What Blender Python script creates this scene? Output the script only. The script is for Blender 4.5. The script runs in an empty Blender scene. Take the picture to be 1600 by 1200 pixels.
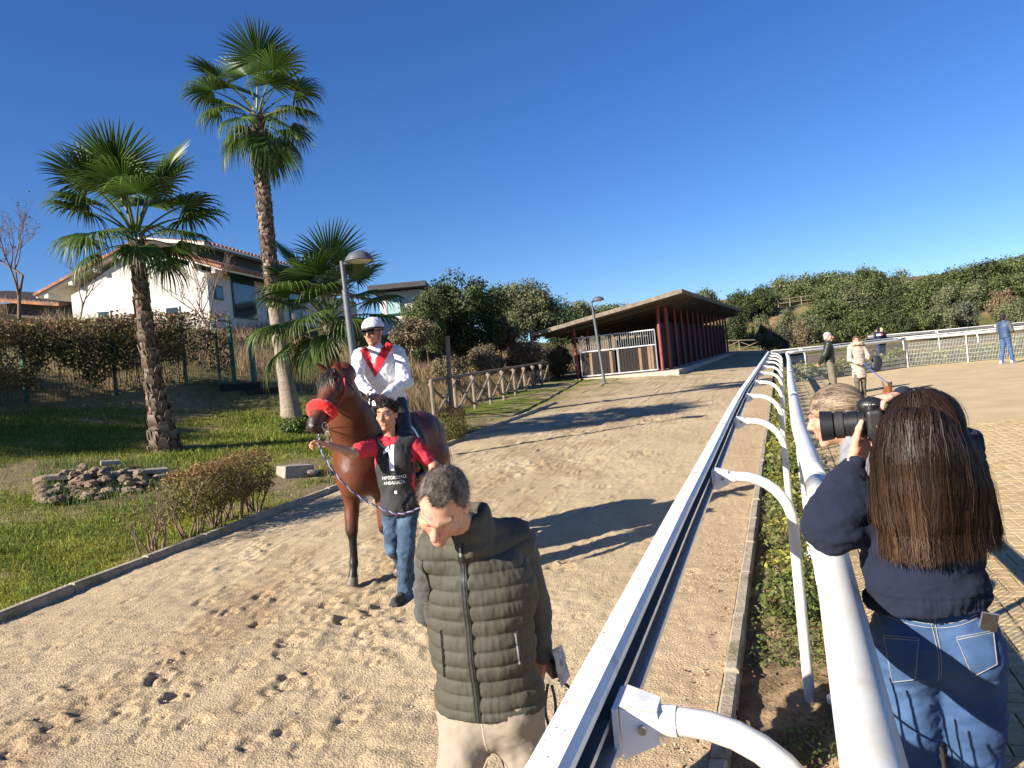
import bpy, math, random
import numpy as np
from mathutils import Vector, Matrix
from mathutils.bvhtree import BVHTree
SC = bpy.context.scene
COL = SC.collection
PI = math.pi
# ------------------------------------------------------------------ camera
FPX, ROLL, CAMZ = 1180.0, 0.0946, 2.0          # focal length in pixels of a 1600 px wide frame, sine of the roll
RC = math.sqrt(1 - ROLL * ROLL)
cam = bpy.data.objects.new('camera', bpy.data.cameras.new('camera'))
COL.objects.link(cam)
cam.data.sensor_width = 36.0
cam.data.lens = FPX / 1600 * 36
cam.data.clip_start = 0.05
cam.data.clip_end = 3000
cam.matrix_world = Matrix(((RC, ROLL, 0, 0), (0, 0, -1, 0), (-ROLL, RC, 0, CAMZ), (0, 0, 0, 1)))
SC.camera = cam
# ------------------------------------------------------------------ sky, sun, exposure
SUN_EL, SUN_AZ = math.radians(25.0), math.atan2(-0.848, -0.53)   # azimuth from +Y towards +X
world = bpy.data.worlds.new('World'); SC.world = world; world.use_nodes = True
wn = world.node_tree
sky = wn.nodes.new('ShaderNodeTexSky'); sky.sky_type = 'NISHITA'; sky.sun_disc = False
sky.sun_elevation = SUN_EL; sky.sun_rotation = SUN_AZ
sky.altitude = 0; sky.air_density = 1.0; sky.dust_density = 0.0; sky.ozone_density = 6.0
bg = wn.nodes['Background']; hs = wn.nodes.new('ShaderNodeHueSaturation'); hs.inputs['Saturation'].default_value = 1.15; hs.inputs['Hue'].default_value = 0.512; hs.inputs['Value'].default_value = 1.0
wn.links.new(sky.outputs[0], hs.inputs['Color']); wn.links.new(hs.outputs[0], bg.inputs[0]); bg.inputs[1].default_value = 0.062
sun = bpy.data.objects.new('sun', bpy.data.lights.new('sun', 'SUN')); COL.objects.link(sun)
sun.data.energy = 5.0; sun.data.angle = math.radians(0.53); sun.data.color = (1.0, 0.91, 0.79)
sdir = Vector((math.sin(SUN_AZ) * math.cos(SUN_EL), math.cos(SUN_AZ) * math.cos(SUN_EL), math.sin(SUN_EL)))
sun.rotation_euler = sdir.to_track_quat('Z', 'Y').to_euler()
SC.view_settings.view_transform = 'Standard'; SC.view_settings.look = 'None'
SC.view_settings.exposure = 1.3; SC.view_settings.gamma = 1.0
try: SC.view_settings.use_curve_mapping = False
except Exception: pass
SC.render.engine = 'CYCLES'
SC.cycles.max_bounces = 6; SC.cycles.transparent_max_bounces = 6

# ------------------------------------------------------------------ helpers: pixels and ground
PAV = .10                                        # the paved terrace lies a step higher
rng = np.random.default_rng(7)
def ray(u, v):
    dx = (u - 800) / FPX; dy = -(v - 600) / FPX
    return np.array((dx * RC + dy * ROLL, 1.0, -dx * ROLL + dy * RC))
def at(u, v, Y):                                # the point seen at pixel (u, v) at depth Y
    return ray(u, v) * Y + np.array((0, 0, CAMZ))
def kerb_l(y): return -7.1 + .31 * y
def kerb_r(y): return -.5 + .36 * y
_RY = [-5, 1.26, 2.2, 3.3, 4.53, 6.95, 9.96, 15.5, 32.5, 100]; _RX = [-2.215, -.012, .312, .69, 1.12, 1.96, 3.02, 5.04, 11.2, 35.]
_TY = [-5, 1.27, 2.17, 3.6, 5.7, 8.3, 12.5, 22.0, 100]; _TX = [-1.7, .55, .885, 1.42, 2.13, 3.07, 4.6, 8.1, 36.1]
def rail_x(y): return np.interp(y, _RY, _RX)     # line of the running rail
def tube_x(y): return np.interp(y, _TY, _TX)     # line of the tubular hand rail
def sstep(a, b, t):
    t = np.clip((t - a) / (b - a), 0, 1); return t * t * (3 - 2 * t)
def zg(x, y):                                   # height of the terrain
    x = np.asarray(x, float); y = np.asarray(y, float)
    yy = np.maximum(y, 0)
    p = np.clip((rail_x(y) - x) * .94, 0, 12)
    z = .035 * y + .0008 * yy * p
    fade = 1 - sstep(20, 31, y)
    q = np.maximum((kerb_l(y) - x) * .95, 0)
    z = z + fade * .13 * np.minimum(q, 6.0)
    w = sstep(18, 25, y)
    b = (kerb_l(y) - 6.2) * (1 - w) + (-8.6 + .22 * y) * w
    r = np.maximum((b - x) * .95, 0)
    bank = .20 * np.minimum(r, 6) * (1 - w) + .34 * np.maximum(r - 6 * (1 - w), 0)
    top = 5.2 - .035 * np.maximum(yy - 40, 0) - .8 * w
    z = z + np.minimum(bank, top)
    # hillside far right
    y0 = 90 - .45 * np.clip(x - 30, 0, 45)
    h = sstep(0, 1, (y - y0) / 14.) * 5.0 + np.clip((y - y0 - 14) * .08, 0, 6)
    side = sstep(2, 24, x - .1 * (y - 90))
    z = z + h * side
    return z
def zp(x, y): return zg(x, y)
def P(x, y, dz=0.): return np.array((x, y, float(zg(x, y)) + dz))
def hit(u, v, off=0.):                          # where the ray of a pixel meets the terrain
    d = ray(u, v); t = np.arange(1, 160, .02)
    k = np.argmax(CAMZ + d[2] * t < zg(d[0] * t, t) + off)
    return np.array((d[0] * t[k], t[k], CAMZ + d[2] * t[k] - off))

# ------------------------------------------------------------------ helpers: noise
def _hash(i, j, k, s):
    n = (i * 374761393 + j * 668265263 + k * 2147483647 + s * 1442695041) & 0x7fffffff
    n = ((n ^ (n >> 13)) * 1274126177) & 0x7fffffff
    n = n ^ (n >> 16)
    return (n & 0xffff) / 65535.0
def vnoise(Pn, f=1.0, s=0):                     # value noise in -1..1
    q = np.asarray(Pn, float) * f
    i = np.floor(q).astype(np.int64); t = q - i; t = t * t * (3 - 2 * t)
    out = 0
    for a in (0, 1):
        for b in (0, 1):
            for c in (0, 1):
                w = (t[..., 0] if a else 1 - t[..., 0]) * (t[..., 1] if b else 1 - t[..., 1]) * (t[..., 2] if c else 1 - t[..., 2])
                out = out + w * _hash(i[..., 0] + a, i[..., 1] + b, i[..., 2] + c, s)
    return out * 2 - 1
def fbm(Pn, f=1.0, s=0, o=3):
    r = 0; a = 1.0
    for k in range(o): r = r + a * vnoise(Pn, f * 2 ** k, s + k * 17); a *= .5
    return r

# ------------------------------------------------------------------ helpers: materials
MATS = {}
def mat(name, col, rough=.6, var=.12, scale=8., bump=0., bscale=60., metal=0., spec=.5, attr=None, sheen=0., sub=0., trans=0., coat=0., col2=None, c2scale=3., c2lo=.45, c2hi=.62, detail=5., stretch=None, aniso=0.):
    if name in MATS: return MATS[name]
    m = bpy.data.materials.new(name); m.use_nodes = True; MATS[name] = m
    nt = m.node_tree; N = nt.nodes; L = nt.links
    bs = N['Principled BSDF']
    bs.inputs['Roughness'].default_value = rough; bs.inputs['Metallic'].default_value = metal
    bs.inputs['Specular IOR Level'].default_value = spec
    if sheen: bs.inputs['Sheen Weight'].default_value = sheen
    if coat: bs.inputs['Coat Weight'].default_value = coat; bs.inputs['Coat Roughness'].default_value = .15
    if sub: bs.inputs['Subsurface Weight'].default_value = sub; bs.inputs['Subsurface Radius'].default_value = (.01, .004, .002)
    if aniso: bs.inputs['Anisotropic'].default_value = aniso
    tc = N.new('ShaderNodeTexCoord'); src = tc.outputs['Object']
    if stretch:
        mp = N.new('ShaderNodeMapping'); mp.inputs['Scale'].default_value = stretch; L.new(src, mp.inputs[0]); src = mp.outputs[0]
    if attr:
        at_ = N.new('ShaderNodeAttribute'); at_.attribute_name = attr; base = at_.outputs['Color']
    else:
        rg = N.new('ShaderNodeRGB'); rg.outputs[0].default_value = (*col, 1); base = rg.outputs[0]
    if col2 is not None:
        n2 = N.new('ShaderNodeTexNoise'); n2.inputs['Scale'].default_value = c2scale; n2.inputs['Detail'].default_value = 6; L.new(src, n2.inputs['Vector'])
        mr2 = N.new('ShaderNodeMapRange'); mr2.inputs[1].default_value = c2lo; mr2.inputs[2].default_value = c2hi; L.new(n2.outputs['Fac'], mr2.inputs[0])
        mx = N.new('ShaderNodeMix'); mx.data_type = 'RGBA'; L.new(mr2.outputs[0], mx.inputs[0]); L.new(base, mx.inputs[6]); mx.inputs[7].default_value = (*col2, 1)
        base = mx.outputs[2]
    if var:
        nz = N.new('ShaderNodeTexNoise'); nz.inputs['Scale'].default_value = scale; nz.inputs['Detail'].default_value = detail; L.new(src, nz.inputs['Vector'])
        mr = N.new('ShaderNodeMapRange'); mr.inputs[1].default_value = .25; mr.inputs[2].default_value = .75
        mr.inputs[3].default_value = 1 - var; mr.inputs[4].default_value = 1 + var; L.new(nz.outputs['Fac'], mr.inputs[0])
        ml = N.new('ShaderNodeVectorMath'); ml.operation = 'SCALE'; L.new(base, ml.inputs[0]); L.new(mr.outputs[0], ml.inputs['Scale'])
        base = ml.outputs[0]
    L.new(base, bs.inputs['Base Color'])
    if bump:
        nb = N.new('ShaderNodeTexNoise'); nb.inputs['Scale'].default_value = bscale; nb.inputs['Detail'].default_value = 4; L.new(src, nb.inputs['Vector'])
        bp = N.new('ShaderNodeBump'); bp.inputs['Strength'].default_value = bump; bp.inputs['Distance'].default_value = 1.0 / bscale
        L.new(nb.outputs['Fac'], bp.inputs['Height']); L.new(bp.outputs[0], bs.inputs['Normal'])
    if trans:
        tr = N.new('ShaderNodeBsdfTranslucent'); L.new(base, tr.inputs[0])
        ms = N.new('ShaderNodeMixShader'); ms.inputs[0].default_value = trans
        L.new(bs.outputs[0], ms.inputs[1]); L.new(tr.outputs[0], ms.inputs[2]); L.new(ms.outputs[0], N['Material Output'].inputs[0])
    return m

# ------------------------------------------------------------------ helpers: meshes and objects
def mk_mesh(name, V, F, m=None, smooth=False, col=None, mats=None, midx=None, sharp=None):
    """F is an (n,3) or (n,4) array, or a list of such arrays"""
    V = np.asarray(V, np.float32)
    me = bpy.data.meshes.new(name)
    FL = F if isinstance(F, list) and len(F) and isinstance(F[0], np.ndarray) and F[0].ndim == 2 else [np.asarray(F)]
    FL = [np.asarray(f, np.int32) for f in FL if len(f)]
    nf = sum(len(f) for f in FL); nl = sum(f.size for f in FL)
    me.vertices.add(len(V)); me.vertices.foreach_set('co', V.ravel())
    me.loops.add(nl); me.loops.foreach_set('vertex_index', np.concatenate([f.ravel() for f in FL]))
    me.polygons.add(nf)
    st = []; o = 0
    for f in FL:
        st.append(o + np.arange(len(f)) * f.shape[1]); o += f.size
    me.polygons.foreach_set('loop_start', np.concatenate(st).astype(np.int32))
    me.polygons.foreach_set('use_smooth', np.full(nf, bool(smooth)))
    if mats:
        for q in mats: me.materials.append(q)
        if midx is not None: me.polygons.foreach_set('material_index', np.asarray(midx, np.int32))
    elif m is not None: me.materials.append(m)
    if col is not None:
        a = me.attributes.new('Col', 'FLOAT_COLOR', 'POINT')
        c = np.ones((len(V), 4), np.float32); c[:, :3] = col; a.data.foreach_set('color', c.ravel())
    me.update(calc_edges=True); me.validate()
    if not smooth and nf < 4000:                 # flat faces, but round things stay round
        me.polygons.foreach_set('use_smooth', np.ones(len(me.polygons), bool)); me.set_sharp_from_angle(angle=math.radians(31))
    return me
def link(name, me, parent=None):
    o = bpy.data.objects.new(name, me); COL.objects.link(o)
    if parent is not None: o.parent = parent
    return o
def tag(o, label=None, cat=None, group=None, kind=None):
    if label: o['label'] = label
    if cat: o['category'] = cat
    if group: o['group'] = group
    if kind: o['kind'] = kind
    return o
def thing(name, label, cat, loc=(0, 0, 0), group=None, rz=0.):
    o = bpy.data.objects.new(name, None); o.empty_display_size = .1; COL.objects.link(o)
    o.location = tuple(float(c) for c in loc); o.rotation_euler = (0, 0, rz)
    return tag(o, label, cat, group)
def part(t, name, V, F, m=None, **k):           # V in world coordinates, t unrotated
    V = np.asarray(V, np.float32) - np.array(t.location, np.float32)
    return link(name, mk_mesh(name, V, F, m, **k), t)
def sub(pr, name, V, F, m=None, **k):           # sub-part: V in world coordinates, pr a part of an unrotated thing
    t = pr.parent
    V = np.asarray(V, np.float32) - np.array(t.location, np.float32)
    return link(name, mk_mesh(name, V, F, m, **k), pr)
def copy_tree(o, parent=None, label=None):
    c = o.copy(); COL.objects.link(c); c.parent = parent
    if label: c['label'] = label
    for ch in list(o.children): copy_tree(ch, c)
    return c
def mixc(a, b, t): return np.asarray(a) * (1 - t[:, None]) + np.asarray(b) * t[:, None]
class MB:                                       # collects quads
    def __init__(s): s.V = []; s.F = []; s.n = 0
    def add(s, V, F):
        V = np.asarray(V, float); F = np.asarray(F, int)
        s.V.append(V); s.F.append(F + s.n); s.n += len(V); return s
    def box(s, c, d, R=None, bev=0.):
        c = np.asarray(c, float); d = np.asarray(d, float) / 2
        if bev <= 0:
            q = np.array([(x, y, z) for z in (-1, 1) for y in (-1, 1) for x in (-1, 1)], float) * d
            f = [(0, 2, 3, 1), (4, 5, 7, 6), (0, 1, 5, 4), (2, 6, 7, 3), (0, 4, 6, 2), (1, 3, 7, 5)]
        else:                                   # bevelled top edges only
            lo = [(-1, -1), (1, -1), (1, 1), (-1, 1)]
            q = np.array([(x * d[0], y * d[1], -d[2]) for x, y in lo] + [(x * d[0], y * d[1], d[2] - bev) for x, y in lo] + [(x * (d[0] - bev), y * (d[1] - bev), d[2]) for x, y in lo])
            f = [(3, 2, 1, 0), (8, 9, 10, 11)] + [(i, (i + 1) % 4, 4 + (i + 1) % 4, 4 + i) for i in range(4)] + [(4 + i, 4 + (i + 1) % 4, 8 + (i + 1) % 4, 8 + i) for i in range(4)]
        if R is not None: q = q @ np.asarray(R).T
        return s.add(q + c, f)
    def bar(s, a, b, w, h, up=(0, 0, 1)):       # box from a to b
        a = np.asarray(a, float); b = np.asarray(b, float); x = b - a; L = np.linalg.norm(x); x = x / L
        y = np.cross(up, x)
        if np.linalg.norm(y) < 1e-3: y = np.cross((1, 0, 0), x)
        y = y / np.linalg.norm(y); z = np.cross(x, y)
        return s.box((a + b) / 2, (L, w, h), np.stack((x, y, z), 1))
    def tube(s, pts, r, n=8, cap=True):
        V, F = tube(pts, r, n, cap); return s.add(V, F)
    def get(s): return np.concatenate(s.V), np.concatenate(s.F)
def unit(v): v = np.asarray(v, float); return v / max(np.linalg.norm(v), 1e-9)
def tube(pts, r, n=8, cap=True, flat=1.0, ref=None):
    pts = np.asarray(pts, float); m = len(pts); r = np.broadcast_to(np.asarray(r, float), (m,))
    T = np.gradient(pts, axis=0); T /= np.linalg.norm(T, axis=1)[:, None] + 1e-12
    u = np.asarray(ref, float) if ref is not None else (np.array((0, 0, 1.)) if abs(T[0][2]) < .9 else np.array((1., 0, 0)))
    V = []
    for i in range(m):
        u = u - T[i] * (u @ T[i]); u /= np.linalg.norm(u) + 1e-12; w = np.cross(T[i], u)
        a = np.arange(n) * 2 * PI / n
        V.append(pts[i] + r[i] * (np.cos(a)[:, None] * u * flat + np.sin(a)[:, None] * w))
    V = np.concatenate(V); F = []
    i = np.arange(m - 1)[:, None] * n; j = np.arange(n)[None]; j2 = (j + 1) % n
    F = np.stack((i + j, i + j2, i + n + j2, i + n + j), -1).reshape(-1, 4)
    if cap:
        V = np.concatenate((V, pts[:1], pts[-1:])); c0 = m * n; c1 = c0 + 1; a = np.arange(n); b = (a + 1) % n
        F = np.concatenate((F, np.stack((a * 0 + c0, b, a, a * 0 + c0), 1)[:, [0, 1, 2, 2]], np.stack((a * 0 + c1, (m - 1) * n + a, (m - 1) * n + b, (m - 1) * n + b), 1)))
        # degenerate quads become triangles below
    return V, F
_mk = mk_mesh
def mk_mesh(name, V, F, m=None, **k):
    if not (isinstance(F, list) and len(F) and isinstance(F[0], np.ndarray) and F[0].ndim == 2):
        F = np.asarray(F)
        if F.ndim == 2 and F.shape[1] == 4:
            tri = F[:, 2] == F[:, 3]
            if tri.any():
                mi = k.get('midx')
                if mi is not None: k['midx'] = np.concatenate((np.asarray(mi)[~tri], np.asarray(mi)[tri]))
                F = [F[~tri], F[tri][:, :3]]
    return _mk(name, V, F, m, **k)
def smooth_path(pts, n):
    pts = np.asarray(pts, float); k = len(pts); t = np.linspace(0, k - 1, n)
    i = np.clip(t.astype(int), 0, k - 2); f = (t - i)[:, None]
    g = lambda j: pts[np.clip(j, 0, k - 1)]
    p0, p1, p2, p3 = g(i - 1), g(i), g(i + 1), g(i + 2)
    return .5 * (2 * p1 + (p2 - p0) * f + (2 * p0 - 5 * p1 + 4 * p2 - p3) * f ** 2 + (3 * p1 - p0 - 3 * p2 + p3) * f ** 3)

# ------------------------------------------------------------------ helpers: smooth solids (signed distance grids, surface nets)
class Grid:
    def __init__(s, lo, hi, h):
        s.lo = np.asarray(lo, float); s.h = h
        s.n = np.ceil((np.asarray(hi, float) - s.lo) / h).astype(int) + 1
        s.a = np.full(s.n, .2, np.float32)
    def _box(s, lo, hi):
        i = np.clip(np.floor((lo - s.lo) / s.h).astype(int), 0, s.n); j = np.clip(np.ceil((hi - s.lo) / s.h).astype(int) + 1, 0, s.n)
        if (j <= i).any(): return None, None
        g = np.stack(np.meshgrid(*[(s.lo[k] + np.arange(i[k], j[k]) * s.h).astype(np.float32) for k in range(3)], indexing='ij'), -1)
        return (slice(i[0], j[0]), slice(i[1], j[1]), slice(i[2], j[2])), g
    def _put(s, sl, d, k, cut):
        a = s.a[sl]
        if cut:
            h = np.clip(.5 - .5 * (a + d) / k, 0, 1) if k else None
            s.a[sl] = (a * (1 - h) + -d * h + k * h * (1 - h)) if k else np.maximum(a, -d)
        elif k:
            h = np.clip(.5 + .5 * (a - d) / k, 0, 1); s.a[sl] = a * (1 - h) + d * h - k * h * (1 - h)
        else: s.a[sl] = np.minimum(a, d)
    def cone(s, a, b, ra, rb=None, k=.02, cut=False, flat=None, fl=1.):
        rb = ra if rb is None else rb
        a = np.asarray(a, float); b = np.asarray(b, float); m = max(ra, rb) + k + 4 * s.h
        sl, g = s._box(np.minimum(a, b) - m, np.maximum(a, b) + m)
        if sl is None: return s
        ab = b - a; L2 = max(ab @ ab, 1e-9)
        t = np.clip(((g - a) @ ab) / L2, 0, 1)[..., None]
        d = g - a - t * ab
        if flat is not None:
            f = unit(flat); c = (d @ f)[..., None]; d = d + f * c * (1 / fl - 1)
        dd = np.sqrt((d * d).sum(-1)) - (ra + (rb - ra) * t[..., 0])
        s._put(sl, dd, k, cut); return s
    def chain(s, pts, rs, k=.02, **q):
        for i in range(len(pts) - 1): s.cone(pts[i], pts[i + 1], rs[i], rs[i + 1], k, **q)
        return s
    def ell(s, c, r, R=None, k=.02, cut=False):
        c = np.asarray(c, float); r = np.asarray(r, float); m = max(r) + k + 4 * s.h
        sl, g = s._box(c - m, c + m)
        if sl is None: return s
        q = g - c
        if R is not None: q = q @ np.asarray(R)          # columns of R are the ellipsoid's axes
        k0 = np.sqrt(((q / r) ** 2).sum(-1)); k1 = np.sqrt(((q / (r * r)) ** 2).sum(-1)) + 1e-9
        s._put(sl, k0 * (k0 - 1) / k1, k, cut); return s
    def box(s, c, d, R=None, rnd=.005, k=.01, cut=False):
        c = np.asarray(c, float); d = np.asarray(d, float) / 2 - rnd; m = np.linalg.norm(d) + rnd + k + 3 * s.h
        sl, g = s._box(c - m, c + m)
        if sl is None: return s
        q = g - c
        if R is not None: q = q @ np.asarray(R)
        q = np.abs(q) - d
        dd = np.sqrt((np.maximum(q, 0) ** 2).sum(-1)) + np.minimum(q.max(-1), 0) - rnd
        s._put(sl, dd, k, cut); return s
    def half(s, p, n, k=.0):                     # cut away everything on the side n points to
        sl, g = s._box(s.lo, s.lo + s.n * s.h)
        d = -((g - np.asarray(p)) @ unit(n)); s._put(sl, d, k, True); return s
    def mesh(s):
        a = s.a; ins = a < 0
        c = sum(ins[x:ins.shape[0] - 1 + x, y:ins.shape[1] - 1 + y, z:ins.shape[2] - 1 + z].astype(np.int8) for x in (0, 1) for y in (0, 1) for z in (0, 1))
        cell = np.argwhere((c > 0) & (c < 8)); idx = -np.ones(c.shape, np.int64); idx[tuple(cell.T)] = np.arange(len(cell))
        acc = np.zeros((len(cell), 3)); cnt = np.zeros(len(cell))
        cs = [(x, y, z) for x in (0, 1) for y in (0, 1) for z in (0, 1)]
        val = {o: a[cell[:, 0] + o[0], cell[:, 1] + o[1], cell[:, 2] + o[2]] for o in cs}
        for o in cs:
            for ax in range(3):
                if o[ax]: continue
                o2 = list(o); o2[ax] = 1; o2 = tuple(o2)
                v0, v1 = val[o], val[o2]; m = (v0 < 0) != (v1 < 0)
                t = np.where(m, v0 / np.where(m, v0 - v1, 1), 0)
                p = np.tile(np.array(o, float), (len(cell), 1)); p[:, ax] = t
                acc[m] += p[m]; cnt[m] += 1
        V = s.lo + (cell + acc / np.maximum(cnt, 1)[:, None]) * s.h
        F = []
        for ax in range(3):
            sl0 = [slice(1, -1)] * 3; sl1 = [slice(1, -1)] * 3
            sl0[ax] = slice(0, -1); sl1[ax] = slice(1, None)
            i0 = ins[tuple(sl0)]; i1 = ins[tuple(sl1)]
            for flip in (False, True):
                e = np.argwhere((i0 & ~i1) if not flip else (~i0 & i1))
                if not len(e): continue
                b = e.copy()
                for q in range(3):
                    if q != ax: b[:, q] += 1
                u, w = [(1, 2), (2, 0), (0, 1)][ax]
                def ix(du, dw):
                    c2 = b.copy(); c2[:, u] -= du; c2[:, w] -= dw; return idx[tuple(c2.T)]
                q4 = np.stack((ix(1, 1), ix(0, 1), ix(0, 0), ix(1, 0)), 1)
                F.append(q4[:, ::-1] if flip else q4)
        return V, np.concatenate(F)
def vnormals(V, F):
    n = np.zeros_like(V); f = np.cross(V[F[:, 2]] - V[F[:, 0]], V[F[:, 3]] - V[F[:, 1]])
    for k in range(4): np.add.at(n, F[:, k], f)
    return n / (np.linalg.norm(n, axis=1)[:, None] + 1e-12)
def relax(V, F, it=2, lam=.5):
    for _ in range(it):
        s = np.zeros_like(V); c = np.zeros(len(V))
        for k in range(4):
            a, b = F[:, k], F[:, (k + 1) % 4]
            np.add.at(s, a, V[b]); np.add.at(c, a, 1); np.add.at(s, b, V[a]); np.add.at(c, b, 1)
        V = V + lam * (s / np.maximum(c, 1)[:, None] - V)
    return V
def joinm(*ms):
    V = []; F = []; n = 0
    for v, f in ms: V.append(v); F.append(np.asarray(f) + n); n += len(v)
    return np.concatenate(V), np.concatenate(F)
def bvh(V, F): return BVHTree.FromPolygons([tuple(v) for v in np.asarray(V, float)], [tuple(int(i) for i in f) for f in F])
def project(pts, d, tree, off=.003, back=1.0):   # push points along d on to a surface
    d = Vector(unit(d)); out = []
    for p in pts:
        h = tree.ray_cast(Vector(p) - d * back, d, 4)
        out.append(np.array(h[0] - d * off) if h[0] is not None else np.array(p))
    return np.array(out)
def frame(fwd, up=(0, 0, 1)):                    # columns: right, forward, up
    f = unit(fwd); r = unit(np.cross(f, up)); u = np.cross(r, f); return np.stack((r, f, u), 1)
def ribbon(pts, nrm, w):                         # strip along pts, width w, facing nrm
    pts = np.asarray(pts, float); T = np.gradient(pts, axis=0); s = np.cross(T, np.broadcast_to(nrm, pts.shape)); s /= np.linalg.norm(s, axis=1)[:, None] + 1e-12
    w = np.broadcast_to(np.asarray(w, float), (len(pts),))[:, None] / 2
    V = np.stack((pts - s * w, pts + s * w), 1).reshape(-1, 3); i = np.arange(len(pts) - 1) * 2
    return V, np.stack((i, i + 1, i + 3, i + 2), 1)
def strands(roots, paths, w, seg):               # many thin ribbons: paths (n, seg, 3), w (n,)
    n = len(paths); T = np.gradient(paths, axis=1)
    side = np.cross(T, roots[:, None, :]); side /= np.linalg.norm(side, axis=2)[..., None] + 1e-9
    taper = np.linspace(1, .35, seg)[None, :, None]
    a = paths - side * w[:, None, None] * taper / 2; b = paths + side * w[:, None, None] * taper / 2
    V = np.stack((a, b), 2).reshape(-1, 3)
    i = (np.arange(n)[:, None] * seg + np.arange(seg - 1)[None]).ravel() * 2
    return V, np.stack((i, i + 1, i + 3, i + 2), 1)
# ================================================================== the ground
def sheet(xf, ys, zf):                           # xf(y) -> row of x values
    rows = [np.stack((xf(y), np.full(len(xf(y)), y)), 1) for y in ys]
    A = np.array(rows); n, m = A.shape[:2]
    V = np.concatenate((A.reshape(-1, 2), zf(A[..., 0], A[..., 1]).reshape(-1, 1)), 1)
    i = (np.arange(n - 1)[:, None] * m + np.arange(m - 1)[None]).ravel()
    return V, np.stack((i, i + 1, i + m + 1, i + m), 1)
def geo(a, b, s0, g=1.1):
    o = [a]; s = s0
    while o[-1] < b: o.append(o[-1] + s); s *= g
    return np.array(o)
m_ground = mat('ground_soil', (1, 1, 1), .95, .25, 1.5, .5, 14, attr='Col', detail=8, spec=.1)
m_lawn = mat('lawn_soil', (1, 1, 1), .95, .3, 5, .8, 30, attr='Col', detail=8, spec=.1)

def cover(x, y):                                 # 1 where a finer sheet lies on top
    a = sstep(-61, -58, x) * (1 - sstep(52, 54, x)) * sstep(-8, -7, y)
    return a * (1 - sstep(58, 61, y) * (1 - sstep(0, .01, x - kerb_l(y)))) * (1 - sstep(29.0, 30.0, y) * sstep(0, 1, x - tube_x(y))) * (1 - sstep(86, 89, y))
gx = np.concatenate((-geo(30, 1400, 3, 1.3)[::-1], np.arange(-29, 60, 1.), geo(60, 1400, 2, 1.25)))
gy = np.concatenate((-geo(8, 600, 3, 1.4)[::-1], np.arange(-7, 60, 1.), np.arange(60, 130, 1.5), geo(130, 1800, 4, 1.3)))
V, F = sheet(lambda y: gx, gy, lambda x, y: zg(np.clip(x, -80, 120), np.clip(y, -30, 160)) - .16 * cover(x, y) - .012 * np.maximum(y - 160, 0) - .01 * np.maximum(x - 90, 0) + .25 * fbm(np.stack((x, y, 0 * x), -1), .25, 3) * (1 - cover(x, y)) * sstep(60, 75, y))
n = fbm(V * (1, 1, 0), .12, 5); n2 = fbm(V * (1, 1, 0), .5, 9)
c = mixc((.17, .12, .06), (.075, .085, .03), np.clip(.5 + .9 * n, 0, 1)); c = mixc(c, (.27, .19, .10), np.clip(n2 * 1.2 - .3, 0, 1))
tag(link('ground', mk_mesh('ground', V, F, m_ground, smooth=True, col=c)), 'dry grassy earth stretching to the hillside and horizon', 'ground', kind='structure')

# lawn and dry bank left of the track
ql = np.concatenate((np.arange(0, 8, .12), np.arange(8, 24, .5), np.arange(24, 60, 2.)))
yl = np.concatenate((np.arange(-8, 4, .6), np.arange(4, 22, .15), np.arange(22, 61, .7)))
LN = lambda x, y: zg(x, y) + .02 * fbm(np.stack((x, y, 0 * x), -1), 1.2, 21) + .012 * vnoise(np.stack((x, y, 0 * x), -1), 6, 4) - .3 * sstep(55, 60, y)
V, F = sheet(lambda y: kerb_l(y) + .02 - ql[::-1], yl, LN)
def lawn_col(V):
    x, y = V[:, 0], V[:, 1]; q = (kerb_l(y) - x) * .95
    P0 = np.stack((x, y, 0 * x), 1)
    n1 = fbm(P0, .8, 31); n2 = fbm(P0, 3.0, 33); n3 = fbm(P0, .35, 35)
    c = mixc((.115, .140, .024), (.175, .175, .042), np.clip(.5 + n1 + .4 * n2, 0, 1))
    c = mixc(c, (.20, .19, .02), np.clip(n2 * .7 + .25, 0, .7) * (1 - sstep(.5, 2.2, q)))           # moss by the kerb
    c = mixc(c, (.20, .15, .09), np.clip(n1 * 1.6 + n2 * .5 - .35, 0, .8))
    soil = sstep(2.2, .6, np.hypot((x + 4.2) / 1.5, (y - 13.4) / 1.0)) if False else 1 - sstep(.5, 1.3, np.hypot((x + 4.0) / 1.6, (y - 13.0) / .9))
    c = mixc(c, (.22, .16, .10), soil * np.clip(.7 + n2 * .5, 0, 1))
    w = sstep(18, 25, y); b = (kerb_l(y) - 6.2) * (1 - w) + (-8.6 + .22 * y) * w
    bank = sstep(-.3, 2.5, b - 3.4 * (1 - w) - x + n3 * 1.5)
    dry = mixc((.235, .175, .09), (.11, .105, .04), np.clip(.45 + n1 * .8, 0, 1))
    c = mixc(c, dry, bank)
    sandy = sstep(24, 40, y) * (1 - bank) * np.clip(.5 + n1 * .9, 0, 1)
    c = mixc(c, (.33, .25, .155), np.clip(sandy, 0, 1))
    edge = (1 - sstep(0, .9, q + n2 * .5)) * sstep(17, 24, y)
    return mixc(c, (.36, .27, .17), edge * .8)
tag(link('lawn', mk_mesh('lawn', V, F, m_lawn, smooth=True, col=lawn_col(V))), 'rough green lawn rising to a dry bank left of the sandy track', 'lawn', kind='structure')

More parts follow.
